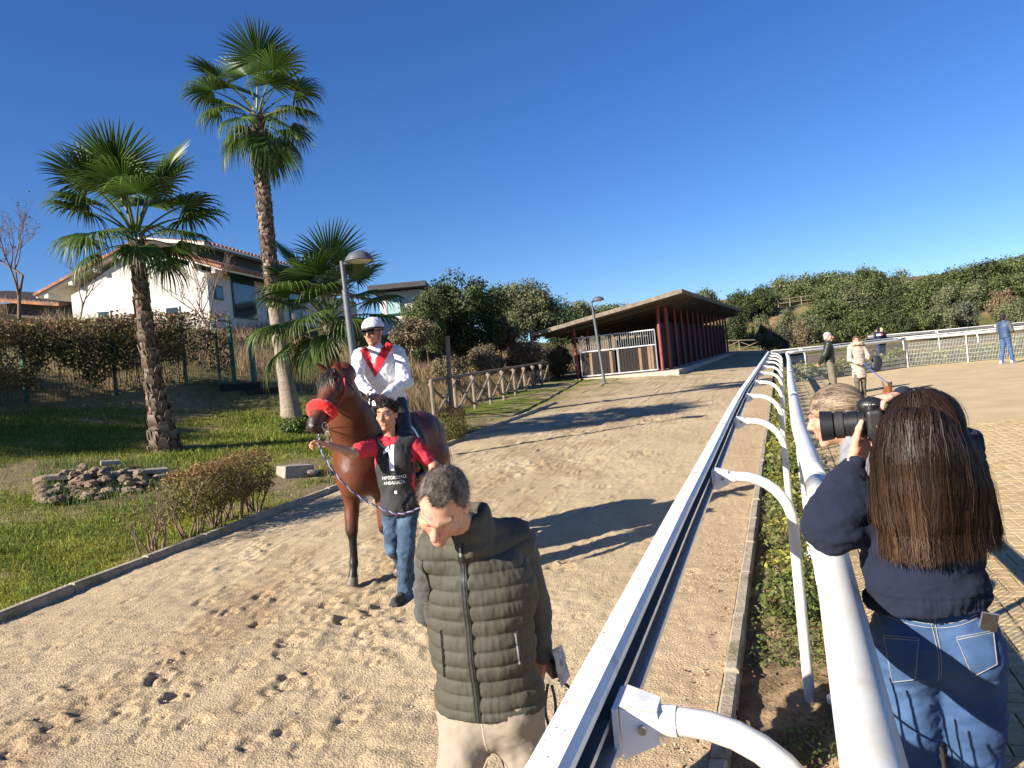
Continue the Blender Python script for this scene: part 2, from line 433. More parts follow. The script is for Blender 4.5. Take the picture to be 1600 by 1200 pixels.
# the sandy track with hoof prints
PR = [(350,992),(376,1010),(459,1006),(380,1045),(210,1054),(249,1062),(197,1084),(280,1089),(324,1067),(245,1124),(79,1089),(74,1124),(87,1139),(109,1159),(225,1152),(385,1106),(341,1163),(459,1071),(499,1071),(446,1150),(477,1172),(551,1119),(586,1038),(590,1006),(604,981),(411,931),(437,940),(516,944),(542,968),(503,890),(363,955),(455,909),(560,905),(300,1020),(150,1090),(30,1130),(160,1180),(20,1180),(300,1130),(410,975),(120,1070),(262,1035),(330,1040)]
r2 = random.Random(4)
prints = [(*hit(u, v)[:2], r2.uniform(-.5, .5), r2.uniform(.75, 1.25), r2.uniform(.5, 1.25)) for u, v in PR]
for k in range(560):
    y = r2.uniform(2.2, 30); f = min(.93, max(.05, r2.gauss(.45, .2)))
    prints.append((kerb_l(y) + f * (kerb_r(y) - kerb_l(y)), y, r2.uniform(-1, 1), r2.uniform(.7, 1.2), r2.uniform(.35, 1.)))
ux = np.linspace(0, 1, 390)
yt = np.concatenate((np.arange(-8, 2.5, .5), np.arange(2.5, 6.5, .019), np.arange(6.5, 9, .03), np.arange(9, 14, .06), np.arange(14, 24, .12), np.arange(24, 89, .8)))
def track_z(x, y):
    P0 = np.stack((x, y, 0 * x), -1)
    al = np.stack((x * .945 - y * .327, x * .12 + y * .3, 0 * x), -1)
    z = zg(x, y) + .006 + .010 * fbm(P0, 1.1, 41) + .004 * fbm(al, 5., 43) + .005 * fbm(P0, 9., 45) + .004 * vnoise(P0, 24., 46)
    f = (x - kerb_l(y)) / (kerb_r(y) - kerb_l(y))
    dist_ = np.clip(fbm(P0 * (1, .5, 1), .9, 141) + .9 - 2.6 * np.abs(f - .38), 0, 1)
    z = z + dist_ * (.014 * fbm(P0, 8, 143) + .022 * np.maximum(fbm(P0 * (1, .8, 1), 11, 145) - .15, 0) - .02 * np.maximum(fbm(al * (1.3, .8, 1), 7, 147) - .45, 0))
    return z - .02 * np.exp(-(f / .03) ** 2) * 0
V, F = sheet(lambda y: kerb_l(y) + .09 + ux * (kerb_r(y) - kerb_l(y) - .12), yt, track_z)
damp = np.zeros(len(V))
dirx, diry = -.327, -.945                        # walking direction
for (px, py, an, s, dp) in prints:
    m = (np.abs(V[:, 0] - px) < .4) & (np.abs(V[:, 1] - py) < .4); W = V[m]
    ca, sa = math.cos(an), math.sin(an); fx, fy = dirx * ca - diry * sa, dirx * sa + diry * ca
    a = ((W[:, 0] - px) * fx + (W[:, 1] - py) * fy) / s; b = ((W[:, 0] - px) * -fy + (W[:, 1] - py) * fx) / s
    rr = np.hypot(a / .075, b / .066)
    hole = np.exp(-(rr / 1.0) ** 4) * (.25 + .75 * sstep(-.07, .05, a + .03 * vnoise(W * (1, 1, 0), 22))); frog = np.exp(-(np.hypot((a + .02) / .035, b / .03)) ** 2)
    rim = np.exp(-((rr - 1.35) / .3) ** 2) * (a < .03) + .6 * np.exp(-(np.hypot((a + .14) / .09, b / .07)) ** 2)
    groove = np.exp(-((rr - .80) / .26) ** 2) * sstep(-.085, -.02, a + .02 * vnoise(W * (1, 1, 0), 26))
    V[m, 2] += dp * s * (-.020 * groove - .008 * hole + .013 * rim * (.6 + .8 * vnoise(W * (1, 1, 0), 35)))
    damp[m] = np.maximum(damp[m], dp * np.clip(1.0 * np.exp(-(np.hypot((a + .10) / .13, b / .10)) ** 4) * (.55 + .6 * vnoise(W * 30)), 0, 1))
x, y = V[:, 0], V[:, 1]; P0 = V * (1, 1, 0)
n1 = fbm(P0, .6, 51); n2 = fbm(P0 * (1, .35, 0), 2.2, 53); n3 = vnoise(P0, 40, 55)
c = mixc((.415, .325, .205), (.495, .395, .25), np.clip(.5 + .6 * n1 + .4 * n2, 0, 1))
c = mixc(c, (.27, .175, .095), np.clip(damp * .6, 0, .6))
c = mixc(c, (.52, .41, .265), np.clip(n3 * .4, 0, .5)); ff = (x - kerb_l(y)) / (kerb_r(y) - kerb_l(y)); c = mixc(c, (.33, .235, .14), np.clip((fbm(P0 * (1, .4, 0), 1.6, 151) + .35 - 2.2 * np.abs(ff - .4)) * 1.4 - .1, 0, .55))
f = (x - kerb_l(y)) / (kerb_r(y) - kerb_l(y)); c = mixc(c, (.17, .15, .06), np.clip((1 - sstep(.0, .25, f + .12 * n1)) * sstep(18, 27, y) * (.5 + .5 * n2), 0, .7))
c = mixc(c, (.42, .30, .19), np.clip(sstep(.84, .95, f), 0, 1) * .5)
def sand_material():
    m = mat('track_sand', (1, 1, 1), .97, .16, 55, .9, 75, attr='Col', detail=9, spec=.06)
    nt = m.node_tree; N = nt.nodes; L = nt.links; bs = N['Principled BSDF']    # pale and dark grit
    src = bs.inputs['Base Color'].links[0].from_socket
    tc = N.new('ShaderNodeTexCoord'); vo = N.new('ShaderNodeTexVoronoi'); vo.inputs['Scale'].default_value = 110; L.new(tc.outputs['Object'], vo.inputs['Vector'])
    rp = N.new('ShaderNodeValToRGB'); rp.color_ramp.elements[0].color = (.62, .62, .6, 1); rp.color_ramp.elements[1].color = (1.25, 1.22, 1.18, 1); rp.color_ramp.elements[0].position = .1; rp.color_ramp.elements[1].position = .95
    L.new(vo.outputs['Color'], rp.inputs[0])
    mu = N.new('ShaderNodeMix'); mu.data_type = 'RGBA'; mu.blend_type = 'MULTIPLY'; mu.inputs[0].default_value = .5; L.new(src, mu.inputs[6]); L.new(rp.outputs[0], mu.inputs[7]); L.new(mu.outputs[2], bs.inputs['Base Color'])
    return m
m_sand = sand_material()
tag(link('sand_track', mk_mesh('sand_track', V, F, m_sand, smooth=True, col=c)), 'sandy parade track with hoof prints running up to the shed', 'track', kind='structure')
TRK = (V, F)

# pebbles and grit on the sand
def pebbles(n, fn, m, name, label, smin, smax, kind='stuff'):
    base = np.array([(1, 0, 0), (0, 1, 0), (-1, 0, 0), (0, -1, 0), (0, 0, .6), (0, 0, -.4)], float); fb = np.array([(0, 1, 4), (1, 2, 4), (2, 3, 4), (3, 0, 4), (1, 0, 5), (2, 1, 5), (3, 2, 5), (0, 3, 5)])
    C = fn(n); s = rng.uniform(smin, smax, n) ** 1; a = rng.uniform(0, 6.28, n)
    B = base[None] * s[:, None, None] * rng.uniform(.6, 1.3, (n, 6, 1)); x = B[..., 0] * np.cos(a)[:, None] - B[..., 1] * np.sin(a)[:, None]; y = B[..., 0] * np.sin(a)[:, None] + B[..., 1] * np.cos(a)[:, None]
    V = np.stack((x, y, B[..., 2]), -1) + C[:, None]
    col = np.repeat(np.array((.42, .33, .22))[None] * rng.uniform(.5, 1.35, (n, 1)), 6, 0)
    return tag(link(name, mk_mesh(name, V.reshape(-1, 3), (fb[None] + np.arange(n)[:, None, None] * 6).reshape(-1, 3), m, col=col)), label, 'gravel', kind=kind)
m_peb = mat('pebble', (1, 1, 1), .9, .15, 30, attr='Col', spec=.2)
def on_track(n):
    y = 2.3 + 7.5 * rng.random(n) ** 1.5; f = rng.random(n); f = np.where(rng.random(n) < .45, 1 - .28 * rng.random(n) ** 1.5, f)
    x = kerb_l(y) + .1 + f * (kerb_r(y) - kerb_l(y) - .15); return np.stack((x, y, zg(x, y) + .006), 1)
pebbles(9000, on_track, m_peb, 'grit', 'loose grit and tiny pebbles scattered over the sandy track', .003, .011)

# ------------------------------------------------------------------ kerbs
m_kerb = mat('kerb_concrete', (.31, .26, .19), .92, .3, 9, .5, 40, col2=(.17, .15, .08), c2scale=4, c2lo=.54, c2hi=.74)
def kerb(name, label, xf, y0, y1, step, w, h, dz=0.):
    t = tag(thing(name, label, 'kerb', (float(xf(y0)), y0, float(zg(xf(y0), y0)))), kind='structure')
    y = y0; k = 0
    while y < y1:
        a = np.array((xf(y + .004), y + .004, 0)); b = np.array((xf(y + step - .004), y + step - .004, 0))
        a[2] = zg(a[0], a[1]) + dz + r2.uniform(-.012, .008); b[2] = zg(b[0], b[1]) + dz + r2.uniform(-.012, .008)
        d = unit(b - a); up = np.array((r2.uniform(-.05, .05), 0, 1)); s = unit(np.cross(d, up)); u = np.cross(s, d)
        mb = MB().box((a + b) / 2 - u * (.11 - h / 2) + u * h / 2, (w, np.linalg.norm(b - a), .22), np.stack((s, d, u), 1), bev=.014)
        Vk, Fk = mb.get(); part(t, 'kerb_stone', Vk, Fk, m_kerb); y += step; k += 1
    return t
kerb('kerb', 'mossy concrete kerb between the lawn and the sandy track', lambda y: kerb_l(y) + .04, 2.0, 27., .95, .10, .085)
kerb('kerb', 'pale concrete kerb below the white running rail beside the planting bed', lambda y: kerb_r(y) + .03, .8, 28.5, .9, .085, .07)

# ------------------------------------------------------------------ planting bed
yb = np.concatenate((np.arange(0, 8, .04), np.arange(8, 30, .25)))
ub = np.linspace(0, 1, 22)
V, F = sheet(lambda y: kerb_r(y) + .06 + ub * (tube_x(y) + .02 - kerb_r(y)), yb, lambda x, y: zg(x, y) - .03 + .035 * fbm(np.stack((x, y, 0 * x), -1), 4, 61) + .02 * fbm(np.stack((x, y, 0 * x), -1), 14, 63))
n1 = fbm(V * (1, 1, 0), 5, 65)
m_bed = mat('bed_soil', (1, 1, 1), .98, .25, 20, .8, 50, attr='Col', spec=.05)
tag(link('planting_bed', mk_mesh('planting_bed', V, F, m_bed, smooth=True, col=mixc((.27, .19, .11), (.13, .095, .055), np.clip(.5 + n1, 0, 1)))), 'strip of bare crumbly soil between the two white rails', 'planting bed', kind='structure')

# ------------------------------------------------------------------ paving

xr = np.concatenate((np.arange(.06, 9, .5), np.arange(9, 52, 3.)))
yr = np.arange(-7, 30.6, .5)
m_pav = mat('paving_bed', (.16, .125, .075), .95, .3, 6, .4, 60, spec=.1, col2=(.10, .12, .03), c2scale=2.5, c2lo=.55, c2hi=.7)
def pz(x, y): return zg(x, y) + PAV - .012 + .014 * sstep(12.5, 13.5, y)
V, F = sheet(lambda y: tube_x(y) + xr, yr, pz)
W = V.copy(); W[:, 2] -= .3
m_pav_far = mat('paving_far', (.46, .355, .205), .93, .14, 1.2, .3, 25, spec=.1, detail=7)
fy = V[F].mean(1)[:, 1]
tag(link('paving', mk_mesh('paving', V, F, mats=[m_pav, m_pav_far], midx=(fy > 13).astype(int), smooth=True)), 'yellowish block paving of the spectators terrace', 'paving', kind='structure')
PAVING = bpy.data.objects['paving']
m_paver = mat('paver', (1, 1, 1), .9, .2, 14, .35, 90, attr='Col', spec=.15, detail=7)
ax, bx_ = np.array((.337, .9415)), np.array((.9415, -.337))
cells = []
Wd = .105
for r in range(-20, 150):
    for c_ in range(1, 170):
        m4 = (c_ - r) % 4
        if m4 == 0: cc, dim = (c_ + 1, r + .5), (2, 1)
        elif m4 == 3: cc, dim = (c_ + .5, r + 1), (1, 2)
        else: continue
        p = np.array((.095, 0)) + .06 * bx_ + ax * cc[1] * Wd + bx_ * (cc[0] * Wd - .10)
        if p[1] < 1.2 or p[1] > 13.2 or p[0] < tube_x(p[1]) + .1: continue
        z = float(zg(*p)) + PAV; d = p[1]; u = 800 + (p[0] / d * RC - (z - CAMZ) / d * ROLL) * FPX; v = 600 - (p[0] / d * ROLL + (z - CAMZ) / d * RC) * FPX
        if u > 2100 or u < 1150: continue
        cells.append((p[0], p[1], z, dim, (u < 1600 and v < 1200 and u > 1380), d))
cells.sort(key=lambda q: (not q[4], q[5]))
protos = {}
def paver_shape(dim, j):
    V, F = MB().box((0, 0, -.03), (dim[0] * Wd - .009, dim[1] * Wd - .009, .06), bev=.005).get()
    ang = math.atan2(bx_[1], bx_[0]); R = np.array(((math.cos(ang), -math.sin(ang), 0), (math.sin(ang), math.cos(ang), 0), (0, 0, 1)))
    return V @ R.T, F
pc = [(.40, .30, .16), (.44, .335, .185), (.36, .265, .14), (.42, .31, .17), (.385, .30, .175)]
slope = .035
rest = MB(); rc = []
for k, (x, y, z, dim, vis, d) in enumerate(cells):
    j = r2.randrange(5)
    if k < 300:
        if (dim, j) not in protos:
            V, F = paver_shape(dim, j); V[:, 2] += V[:, 1] * slope
            protos[(dim, j)] = mk_mesh('paver', V, F, m_paver, col=np.tile(pc[j], (len(V), 1)))
        o = link('paver', protos[(dim, j)], PAVING); o.location = (x, y, z + r2.uniform(-.002, .002))
    else:
        V, F = paver_shape(dim, j); V[:, 2] += V[:, 1] * slope; rest.add(V + (x, y, z + r2.uniform(-.002, .002)), F); rc.append(np.tile(np.array(pc[j]) * r2.uniform(.92, 1.08), (len(V), 1)))
V, F = rest.get()
tag(link('paver_field', mk_mesh('paver_field', V, F, m_paver, col=np.concatenate(rc)), PAVING), kind='stuff')
# edge of the terrace towards the bed
V, F = sheet(lambda y: tube_x(y) + np.array((.03, .032, .07)), np.arange(0, 30, .5), lambda x, y: zg(x, y) + np.where(x - tube_x(y) < .031, -.12, PAV + .004))
tag(link('terrace_edge', mk_mesh('terrace_edge', V, F, m_kerb)), 'concrete edge of the paved terrace under the tubular rail', 'edging', kind='structure')

# ------------------------------------------------------------------ grass
m_grass = mat('grass_blade', (1, 1, 1), .7, .15, 3, attr='Col', trans=.3, spec=.2)
def blades(C, h, w, col, lean=.5, name='grass', label='', parent=None, bend=True):
    n = len(C); a = rng.uniform(0, 2 * PI, n); la = rng.uniform(0, 2 * PI, n); L = h * rng.uniform(.1, 1, n) * lean
    s = np.stack((np.cos(a), np.sin(a), 0 * a), 1) * (w / 2)[:, None]; t = np.stack((np.cos(la) * L, np.sin(la) * L, h), 1)
    mid = C + t * (.35, .35, .6)
    V = np.stack((C - s, C + s, mid + s * .7, mid - s * .7, C + t), 1).reshape(-1, 3); i = np.arange(n)[:, None] * 5
    F = [np.concatenate((i, i + 1, i + 2, i + 3), 1), np.concatenate((i + 3, i + 2, i + 4), 1)]
    cc = np.repeat(col, 5, 0)
    return V, F, cc
def scatter_lawn(n, ymin, ymax, qmax):
    y = ymin + (ymax - ymin) * rng.random(n) ** 1.6; q = .03 + qmax * rng.random(n); x = kerb_l(y) - q / .95
    u = 800 + x / y * FPX
    k = u > -140; x, y = x[k], y[k]
    return np.stack((x, y, LN(x, y)), 1)
C = scatter_lawn(230000, 5.5, 23, 13)
lc = lawn_col(C); n1 = fbm(C * (1, 1, 0), .8, 31); green = lc[:, 1] / lc[:, 0]
k = rng.random(len(C)) < np.clip((green - .8) * 1.8 + .08, .06, 1); C = C[k]; lc = lc[k]; n1 = n1[k]
h = rng.uniform(.02, .05, len(C)) * (1 + .5 * np.clip(-n1, -.5, 1)) * (1 + .04 * C[:, 1])
V, F, cc = blades(C, h, np.full(len(C), .006) + .0005 * C[:, 1], lc * rng.uniform(.6, 1.8, (len(C), 1)) * np.where(rng.random((len(C), 1)) < .12, np.array((1.7, 1.25, 1.2)), np.array((1., 1.08, .9))), 1.0)
tag(link('lawn_grass', mk_mesh('lawn_grass', V, F, m_grass, col=cc)), 'short green grass covering the lawn', 'grass', kind='stuff')
# dry tall grass on the bank
def dry(n, fx, name, label, hmin, hmax, c0, c1, w=.012):
    C = fx(n); t = rng.random((len(C), 1)); col = np.asarray(c0) * (1 - t) + np.asarray(c1) * t
    V, F, cc = blades(C, rng.uniform(hmin, hmax, len(C)), w * rng.uniform(.6, 1.5, len(C)) * np.maximum(1, C[:, 1] / 22), col, .8)
    tag(link(name, mk_mesh(name, V, F, m_grass, col=cc)), label, 'dry grass', kind='stuff')
def bank_pts(n):
    y = rng.uniform(23.5, 60, n); x = (-8.6 + .22 * y) - rng.uniform(-.6, 15, n) - (1 - sstep(18, 25, y)) * 3.5
    k = (fbm(np.stack((x, y, 0 * x), 1), .45, 71) > -.35); x, y = x[k], y[k]; return np.stack((x, y, zg(x, y)), 1)
dry(52000, bank_pts, 'dry_bank_grass', 'dry straw coloured grass over the bank behind the rustic fence', .15, .75, (.20, .14, .08), (.36, .26, .14))
# ================================================================== white rails
m_white = mat('white_plastic', (.80, .79, .75), .45, .05, 3, .05, 60, col2=(.46, .43, .35), c2scale=9, c2lo=.54, c2hi=.78)
m_tubew = mat('white_tube', (.62, .61, .56), .42, .06, 4, .03, 60, col2=(.50, .46, .36), c2scale=6, c2lo=.52, c2hi=.8)
m_alu = mat('aluminium', (.62, .63, .64), .35, .1, 8, .1, 40, metal=.75)
m_dark = mat('slot_shade', (.10, .10, .10), .7, .1, 8)  # shade inside the rail's slots, put into the colour of their faces
m_bolt = mat('bolt_steel', (.35, .33, .30), .45, .2, 30, metal=.9)
m_fleck = mat('dirt_fleck', (.05, .04, .03), .9, .1, 30)
RAIL_PROF = np.array([(-.040, -.005), (-.035, 0), (.020, 0), (.034, -.012), (.034, -.030), (.004, -.032), (.004, -.066), (.040, -.068), (.040, -.082), (.006, -.084), (.006, -.120), (.054, -.122), (.054, -.140), (-.044, -.140)])
def extrude(prof, pts, right, caps=True):
    pts = np.asarray(pts, float); n = len(prof); m = len(pts); up = np.array((0, 0, 1.))
    right = np.broadcast_to(right, pts.shape)
    V = (pts[:, None] + prof[None, :, :1] * right[:, None] + prof[None, :, 1:] * up).reshape(-1, 3)
    i = np.arange(m - 1)[:, None] * n; j = np.arange(n)[None]; j2 = (j + 1) % n
    return V, np.stack((i + j, i + n + j, i + n + j2, i + j2), -1).reshape(-1, 4)
def running_rail(label, path, side, posts, top, reach=.40, near=True, seg=5.0):
    """path: fn(s)->(x,y); side +1: posts on the right of the direction of travel"""
    s0, s1 = posts[0], posts[1]; step = posts[2]
    a0 = path(s0); t = thing('running_rail', label, 'rail', (a0[0], a0[1], float(zg(*a0))))
    def pt(s, dz=0.):
        x, y = path(s); return np.array((x, y, float(zg(x, y)) + top + dz))
    S = s0
    while S < s1 - .01:                          # rail lengths butted end to end
        E_ = min(S + seg, s1); ss = np.linspace(S + .003, E_ - .003, 8); pts = np.array([pt(s) for s in ss])
        d = unit(pts[-1] - pts[0]); rt = np.array((d[1], -d[0], 0)) * side
        V, F = extrude(RAIL_PROF, pts, rt / np.linalg.norm(rt))
        F = F if side > 0 else F[:, ::-1]
        seg_of = np.tile(np.arange(len(RAIL_PROF)), len(pts) - 1)
        mi = np.where(np.isin(seg_of, (4, 5, 6, 8, 9)), 1, np.where(np.isin(seg_of, (7, 10, 11)), 2, 0))
        part(t, 'rail_section', V, F, mats=[m_white, m_dark, m_alu], midx=mi); S = E_
    s = posts[3]
    while s < s1:
        c = pt(s, -.085); d = unit(pt(s + .1) - pt(s - .1)); rt = unit(np.array((d[1], -d[0], 0)) * side); up = np.array((0, 0, 1.))
        R0 = c + rt * .052
        th = np.linspace(0, PI / 2, 9); rad = .27
        arc = [R0 + rt * .08, R0 + rt * .11]
        arc += [R0 + rt * (reach - rad + rad * math.sin(a)) + up * (-(rad * (1 - math.cos(a)))) for a in th]
        foot = arc[-1].copy(); fz = float(zg(foot[0], foot[1])) - .12; n = 6
        arc += [np.array((foot[0], foot[1], foot[2] + (fz - foot[2]) * k / n)) for k in range(1, n + 1)]
        V, F = tube(arc, .029, 16 if near else 8); po = part(t, 'post', V, F, m_tubew, smooth=True)
        mb = MB(); A = np.stack((rt, d, up), 1)
        mb.box(R0 + rt * .002 - up * .005, (.012, .11, .10), A)
        mb.tube([R0 + rt * .085, R0 + rt * .120], .032, 14)
        # gusset walls of the bracket
        for sg in (-1, 1):
            q = np.array([R0 + rt * .012 + d * sg * .050 + up * .05, R0 + rt * .012 + d * sg * .050 - up * .062, R0 + rt * .085 + d * sg * .030 - up * .035, R0 + rt * .085 + d * sg * .030 + up * .035])
            mb.add(np.concatenate((q, q - d * sg * .008)), [(0, 1, 2, 3), (7, 6, 5, 4), (0, 3, 7, 4), (1, 5, 6, 2), (0, 4, 5, 1), (3, 2, 6, 7)])
        q = np.array([R0 + rt * .012 + d * .050 + up * .051, R0 + rt * .012 - d * .050 + up * .051, R0 + rt * .085 - d * .030 + up * .036, R0 + rt * .085 + d * .030 + up * .036])
        mb.add(np.concatenate((q, q - up * .008)), [(0, 1, 2, 3), (7, 6, 5, 4), (0, 3, 7, 4), (1, 5, 6, 2), (0, 4, 5, 1), (3, 2, 6, 7)])
        V, F = mb.get(); br = part(t, 'bracket', V, F, m_white)
        if near and s < 12:
            for sg in (-1, 1):
                b0 = R0 + rt * .055 + d * sg * .0445 + up * .0; V, F = MB().tube([b0 - d * sg * .006, b0 + d * sg * .006], .009, 8).get(); sub(br, 'bolt', V, F, m_bolt)
        s += step
    return t
DN = 1.062                                        # path length per metre of Y
rr = running_rail('long white running rail on curved gooseneck posts beside the sandy track', lambda s: (float(rail_x(s)), s), 1, (-1.0, 29.2, 2.66, 1.62), 1.30, reach=.40)
# dark specks and scratches on the near rail
def flecks():
    mb = MB()
    for k in range(70):
        y = 1.2 + 4 * r2.random() ** 1.5; x = rail_x(y) + r2.uniform(-.03, .03) / .943; z = float(zg(x, y)) + 1.3008; a = r2.uniform(0, 3); s = r2.uniform(.0007, .0018)
        mb.box((x, y, z), (s, s * r2.uniform(1, 3), .001), np.array(((math.cos(a), -math.sin(a), 0), (math.sin(a), math.cos(a), 0), (0, 0, 1))))
    V, F = mb.get(); o = part(rr, 'dirt_fleck', V, F, m_fleck); o['kind'] = 'stuff'
flecks()

# ------------------------------------------------------------------ tubular hand rail with mesh panels
m_wire = mat('white_wire', (.78, .78, .75), .5, .05, 5)
def mesh_panel(a, b, za, zb, dv=.055, dh=.16, r=.0026, t0=.0):
    a = np.asarray(a, float); b = np.asarray(b, float); L = np.linalg.norm(b - a); mb = MB(); d = (b - a) / L
    nrm = np.array((d[1], -d[0], 0))
    def wire(p, q, off):
        mb.bar(p + nrm * off, q + nrm * off, r * 2, r * 2)
    n = int(L / dv)
    for k in range(n + 1):
        p = a + d * (k + .5) * L / (n + 1); wire(p + (0, 0, za), p + (0, 0, zb), 0)
    z = za + .01
    while z < zb: wire(a + (0, 0, z), b + (0, 0, z), .005); z += dh
    return mb.get()
def hand_rail(label, pts, base, top, rad=.058, reps=None):
    """pts: list of (x, y) post positions along the fence"""
    G = lambda p, dz: np.array((p[0], p[1], float(zg(p[0], p[1])) + base + dz))
    t = thing('hand_rail', label, 'rail', G(pts[0], 0))
    for k in range(0, len(pts) - 1, 2):             # tube lengths span two bays, joined by flush sleeves
        e = min(k + 2, len(pts) - 1); a, b = np.asarray(pts[k]), np.asarray(pts[e]); n = 14
        ctrl = [np.asarray(pts[q]) for q in range(k, e + 1)]; L = np.linspace(0, 1, len(ctrl))
        pp = np.array([G((np.interp(f, L, [c_[0] for c_ in ctrl]), np.interp(f, L, [c_[1] for c_ in ctrl])), top - rad - .010 * math.sin(PI * f)) for f in np.linspace(.0005, .9995, n)])
        V, F = tube(pp, rad, 28, True); part(t, 'rail_tube', V, F, m_tubew, smooth=True)
        V, F = tube([pp[-1] - unit(pp[-1] - pp[-2]) * .04, pp[-1] + unit(pp[-1] - pp[-2]) * .04], rad + .0012, 28, False); part(t, 'joint_sleeve', V, F, m_tubew, smooth=True)
    for k in range(len(pts) - 1):
        V, F = mesh_panel(G(np.asarray(pts[k]), 0), G(np.asarray(pts[k + 1]), 0), .05, top - .20); part(t, 'mesh_panel', V, F, m_wire)
    for p in pts:
        b0 = G(p, -.02); V, F = MB().tube([b0, G(p, top - .1)], .026, 12).tube([G(p, -.01), G(p, .015)], .055, 12).get(); part(t, 'post', V, F, m_tubew, smooth=False)
    return t
ys = np.arange(-1.2, 28.5, 2.55)
hand_rail('thick white tubular hand rail with wire mesh beside the photographing woman', [(float(tube_x(y)), y) for y in ys], PAV - .02, 1.18)
C0 = (float(tube_x(ys[-1])), ys[-1])
fb = [hit(1418.8, 574, PAV)[:2], hit(1513, 566, PAV)[:2]]
fd = (fb[1] - fb[0]); fl = np.linalg.norm(fd)
far = [C0, (C0[0] + .35 * (fb[0][0] - C0[0]), C0[1] + .35 * (fb[0][1] - C0[1])), tuple(fb[0])] + [tuple(fb[0] + fd * k) for k in range(1, 6)]
hand_rail('white hand rail with wire mesh crossing behind the strolling couple', far, PAV - .01, 1.20, .055)
far2 = np.array([(rail_x(29.2), 29.2)] + [(p[0] + .1, p[1] + 1.1) for p in far[1:]])
def along(pl):
    L = np.concatenate(([0], np.cumsum(np.linalg.norm(np.diff(pl, axis=0), axis=1))))
    return (lambda s: (float(np.interp(s, L, pl[:, 0])), float(np.interp(s, L, pl[:, 1])))), L[-1]
pf, LL = along(far2)
running_rail('white running rail turning the corner behind the mesh fence', pf, 1, (0.1, LL, 2.8, 1.2), 1.32, near=False)
pl3 = np.array([(20.2, 42.5), (24, 41), (34, 40.3), (52, 40)]); pf3, L3 = along(pl3)
running_rail('farthest white rail along the racecourse behind the couple', pf3, 1, (0., L3, 3.0, .4), 1.3, near=False)
# ================================================================== palms
m_frond = mat('palm_leaf', (1, 1, 1), .45, .15, 6, attr='Col', trans=.34, spec=.4)
m_boot = mat('palm_trunk', (1, 1, 1), .9, .3, 14, .6, 40, attr='Col', spec=.15)
def frond_mesh(elev, seed, Lp=1.1, R=1.05, droop=.5, tone=1.0):
    g = np.random.default_rng(seed); e = math.radians(elev)
    mb = MB(); cols = []
    # petiole in the x-z plane, bending down
    n = 9; a = e; p = np.zeros(3); pts = [p.copy()]
    for k in range(n):
        a -= math.radians(2.2 + 2.0 * droop); p = p + np.array((math.cos(a), 0, math.sin(a))) * Lp / n; pts.append(p.copy())
    V, F = tube(pts, np.linspace(.028, .012, len(pts)), 5); mb.add(V, F); cols.append(np.tile((.13, .17, .05), (len(V), 1)))
    d = np.array((math.cos(a), 0, math.sin(a))); y = np.array((0, 1., 0)); nn = np.cross(d, y) * -1
    if nn[2] < 0 and e > 0: nn = -nn
    N = 46; span = math.radians(122 + g.uniform(-6, 6))
    st = np.array([.03, .22, .42, .58, .74, .88, 1.0])
    for i in range(N):
        ph = (i + .5) / N * 2 * span - span; half = span / N * 1.02
        Ls = R * (1 - .22 * (abs(ph) / span) ** 2) * g.uniform(.93, 1.05)
        dirv = math.cos(ph) * d + math.sin(ph) * y; sd = -math.sin(ph) * d + math.cos(ph) * y
        w = np.tan(half) * Ls * np.array([.03, .22, .42, .46, .33, .17, .02]) * np.array([1, 1, 1, .9, .9, .9, .9])
        sway = g.uniform(-.05, .05); gg = droop * g.uniform(.75, 1.3)
        ctr = pts[-1] + dirv * (st * Ls)[:, None] + nn * (.10 * abs(math.sin(ph)) * st * Ls * (1 - 1.6 * droop))[:, None]
        t = np.maximum(st - .35, 0) / .65
        ctr = ctr + np.array((0, 0, -1.)) * (gg * (.10 * st ** 2 + .62 * t ** 2.2) * Ls)[:, None] - dirv * (gg * .38 * t ** 2 * Ls)[:, None] + sd * (sway * t * Ls)[:, None]
        fold = .35
        A = ctr - sd * w[:, None] - nn * (w * fold)[:, None]; B = ctr + nn * (w * fold)[:, None]; Cc = ctr + sd * w[:, None] - nn * (w * fold)[:, None]
        V = np.stack((A, B, Cc), 1).reshape(-1, 3); k = np.arange(len(st) - 1)[:, None] * 3
        F = np.concatenate((np.concatenate((k, k + 1, k + 4, k + 3), 1), np.concatenate((k + 1, k + 2, k + 5, k + 4), 1)))
        mb.add(V, F)
        c = np.array((.052, .100, .016)) * g.uniform(.7, 1.4) * tone; tip = np.array((.125, .16, .035)) * tone
        tt = np.repeat(st, 3)[:, None] ** 3; cols.append(c * (1 - tt) + tip * tt)
    V, F = mb.get()
    return mk_mesh('frond', V, F, m_frond, col=np.concatenate(cols))
FR = {}
for e, dr in ((80, .10), (62, .22), (42, .42), (22, .62), (2, .8), (-20, .95), (-42, 1.0), (-62, 1.0)):
    FR[e] = [frond_mesh(e, 400 + e * 3 + s, 1.05, 1.05, dr) for s in range(2)]
dead = [frond_mesh(-60, 900 + s, .9, .8, 1.0) for s in range(1)]
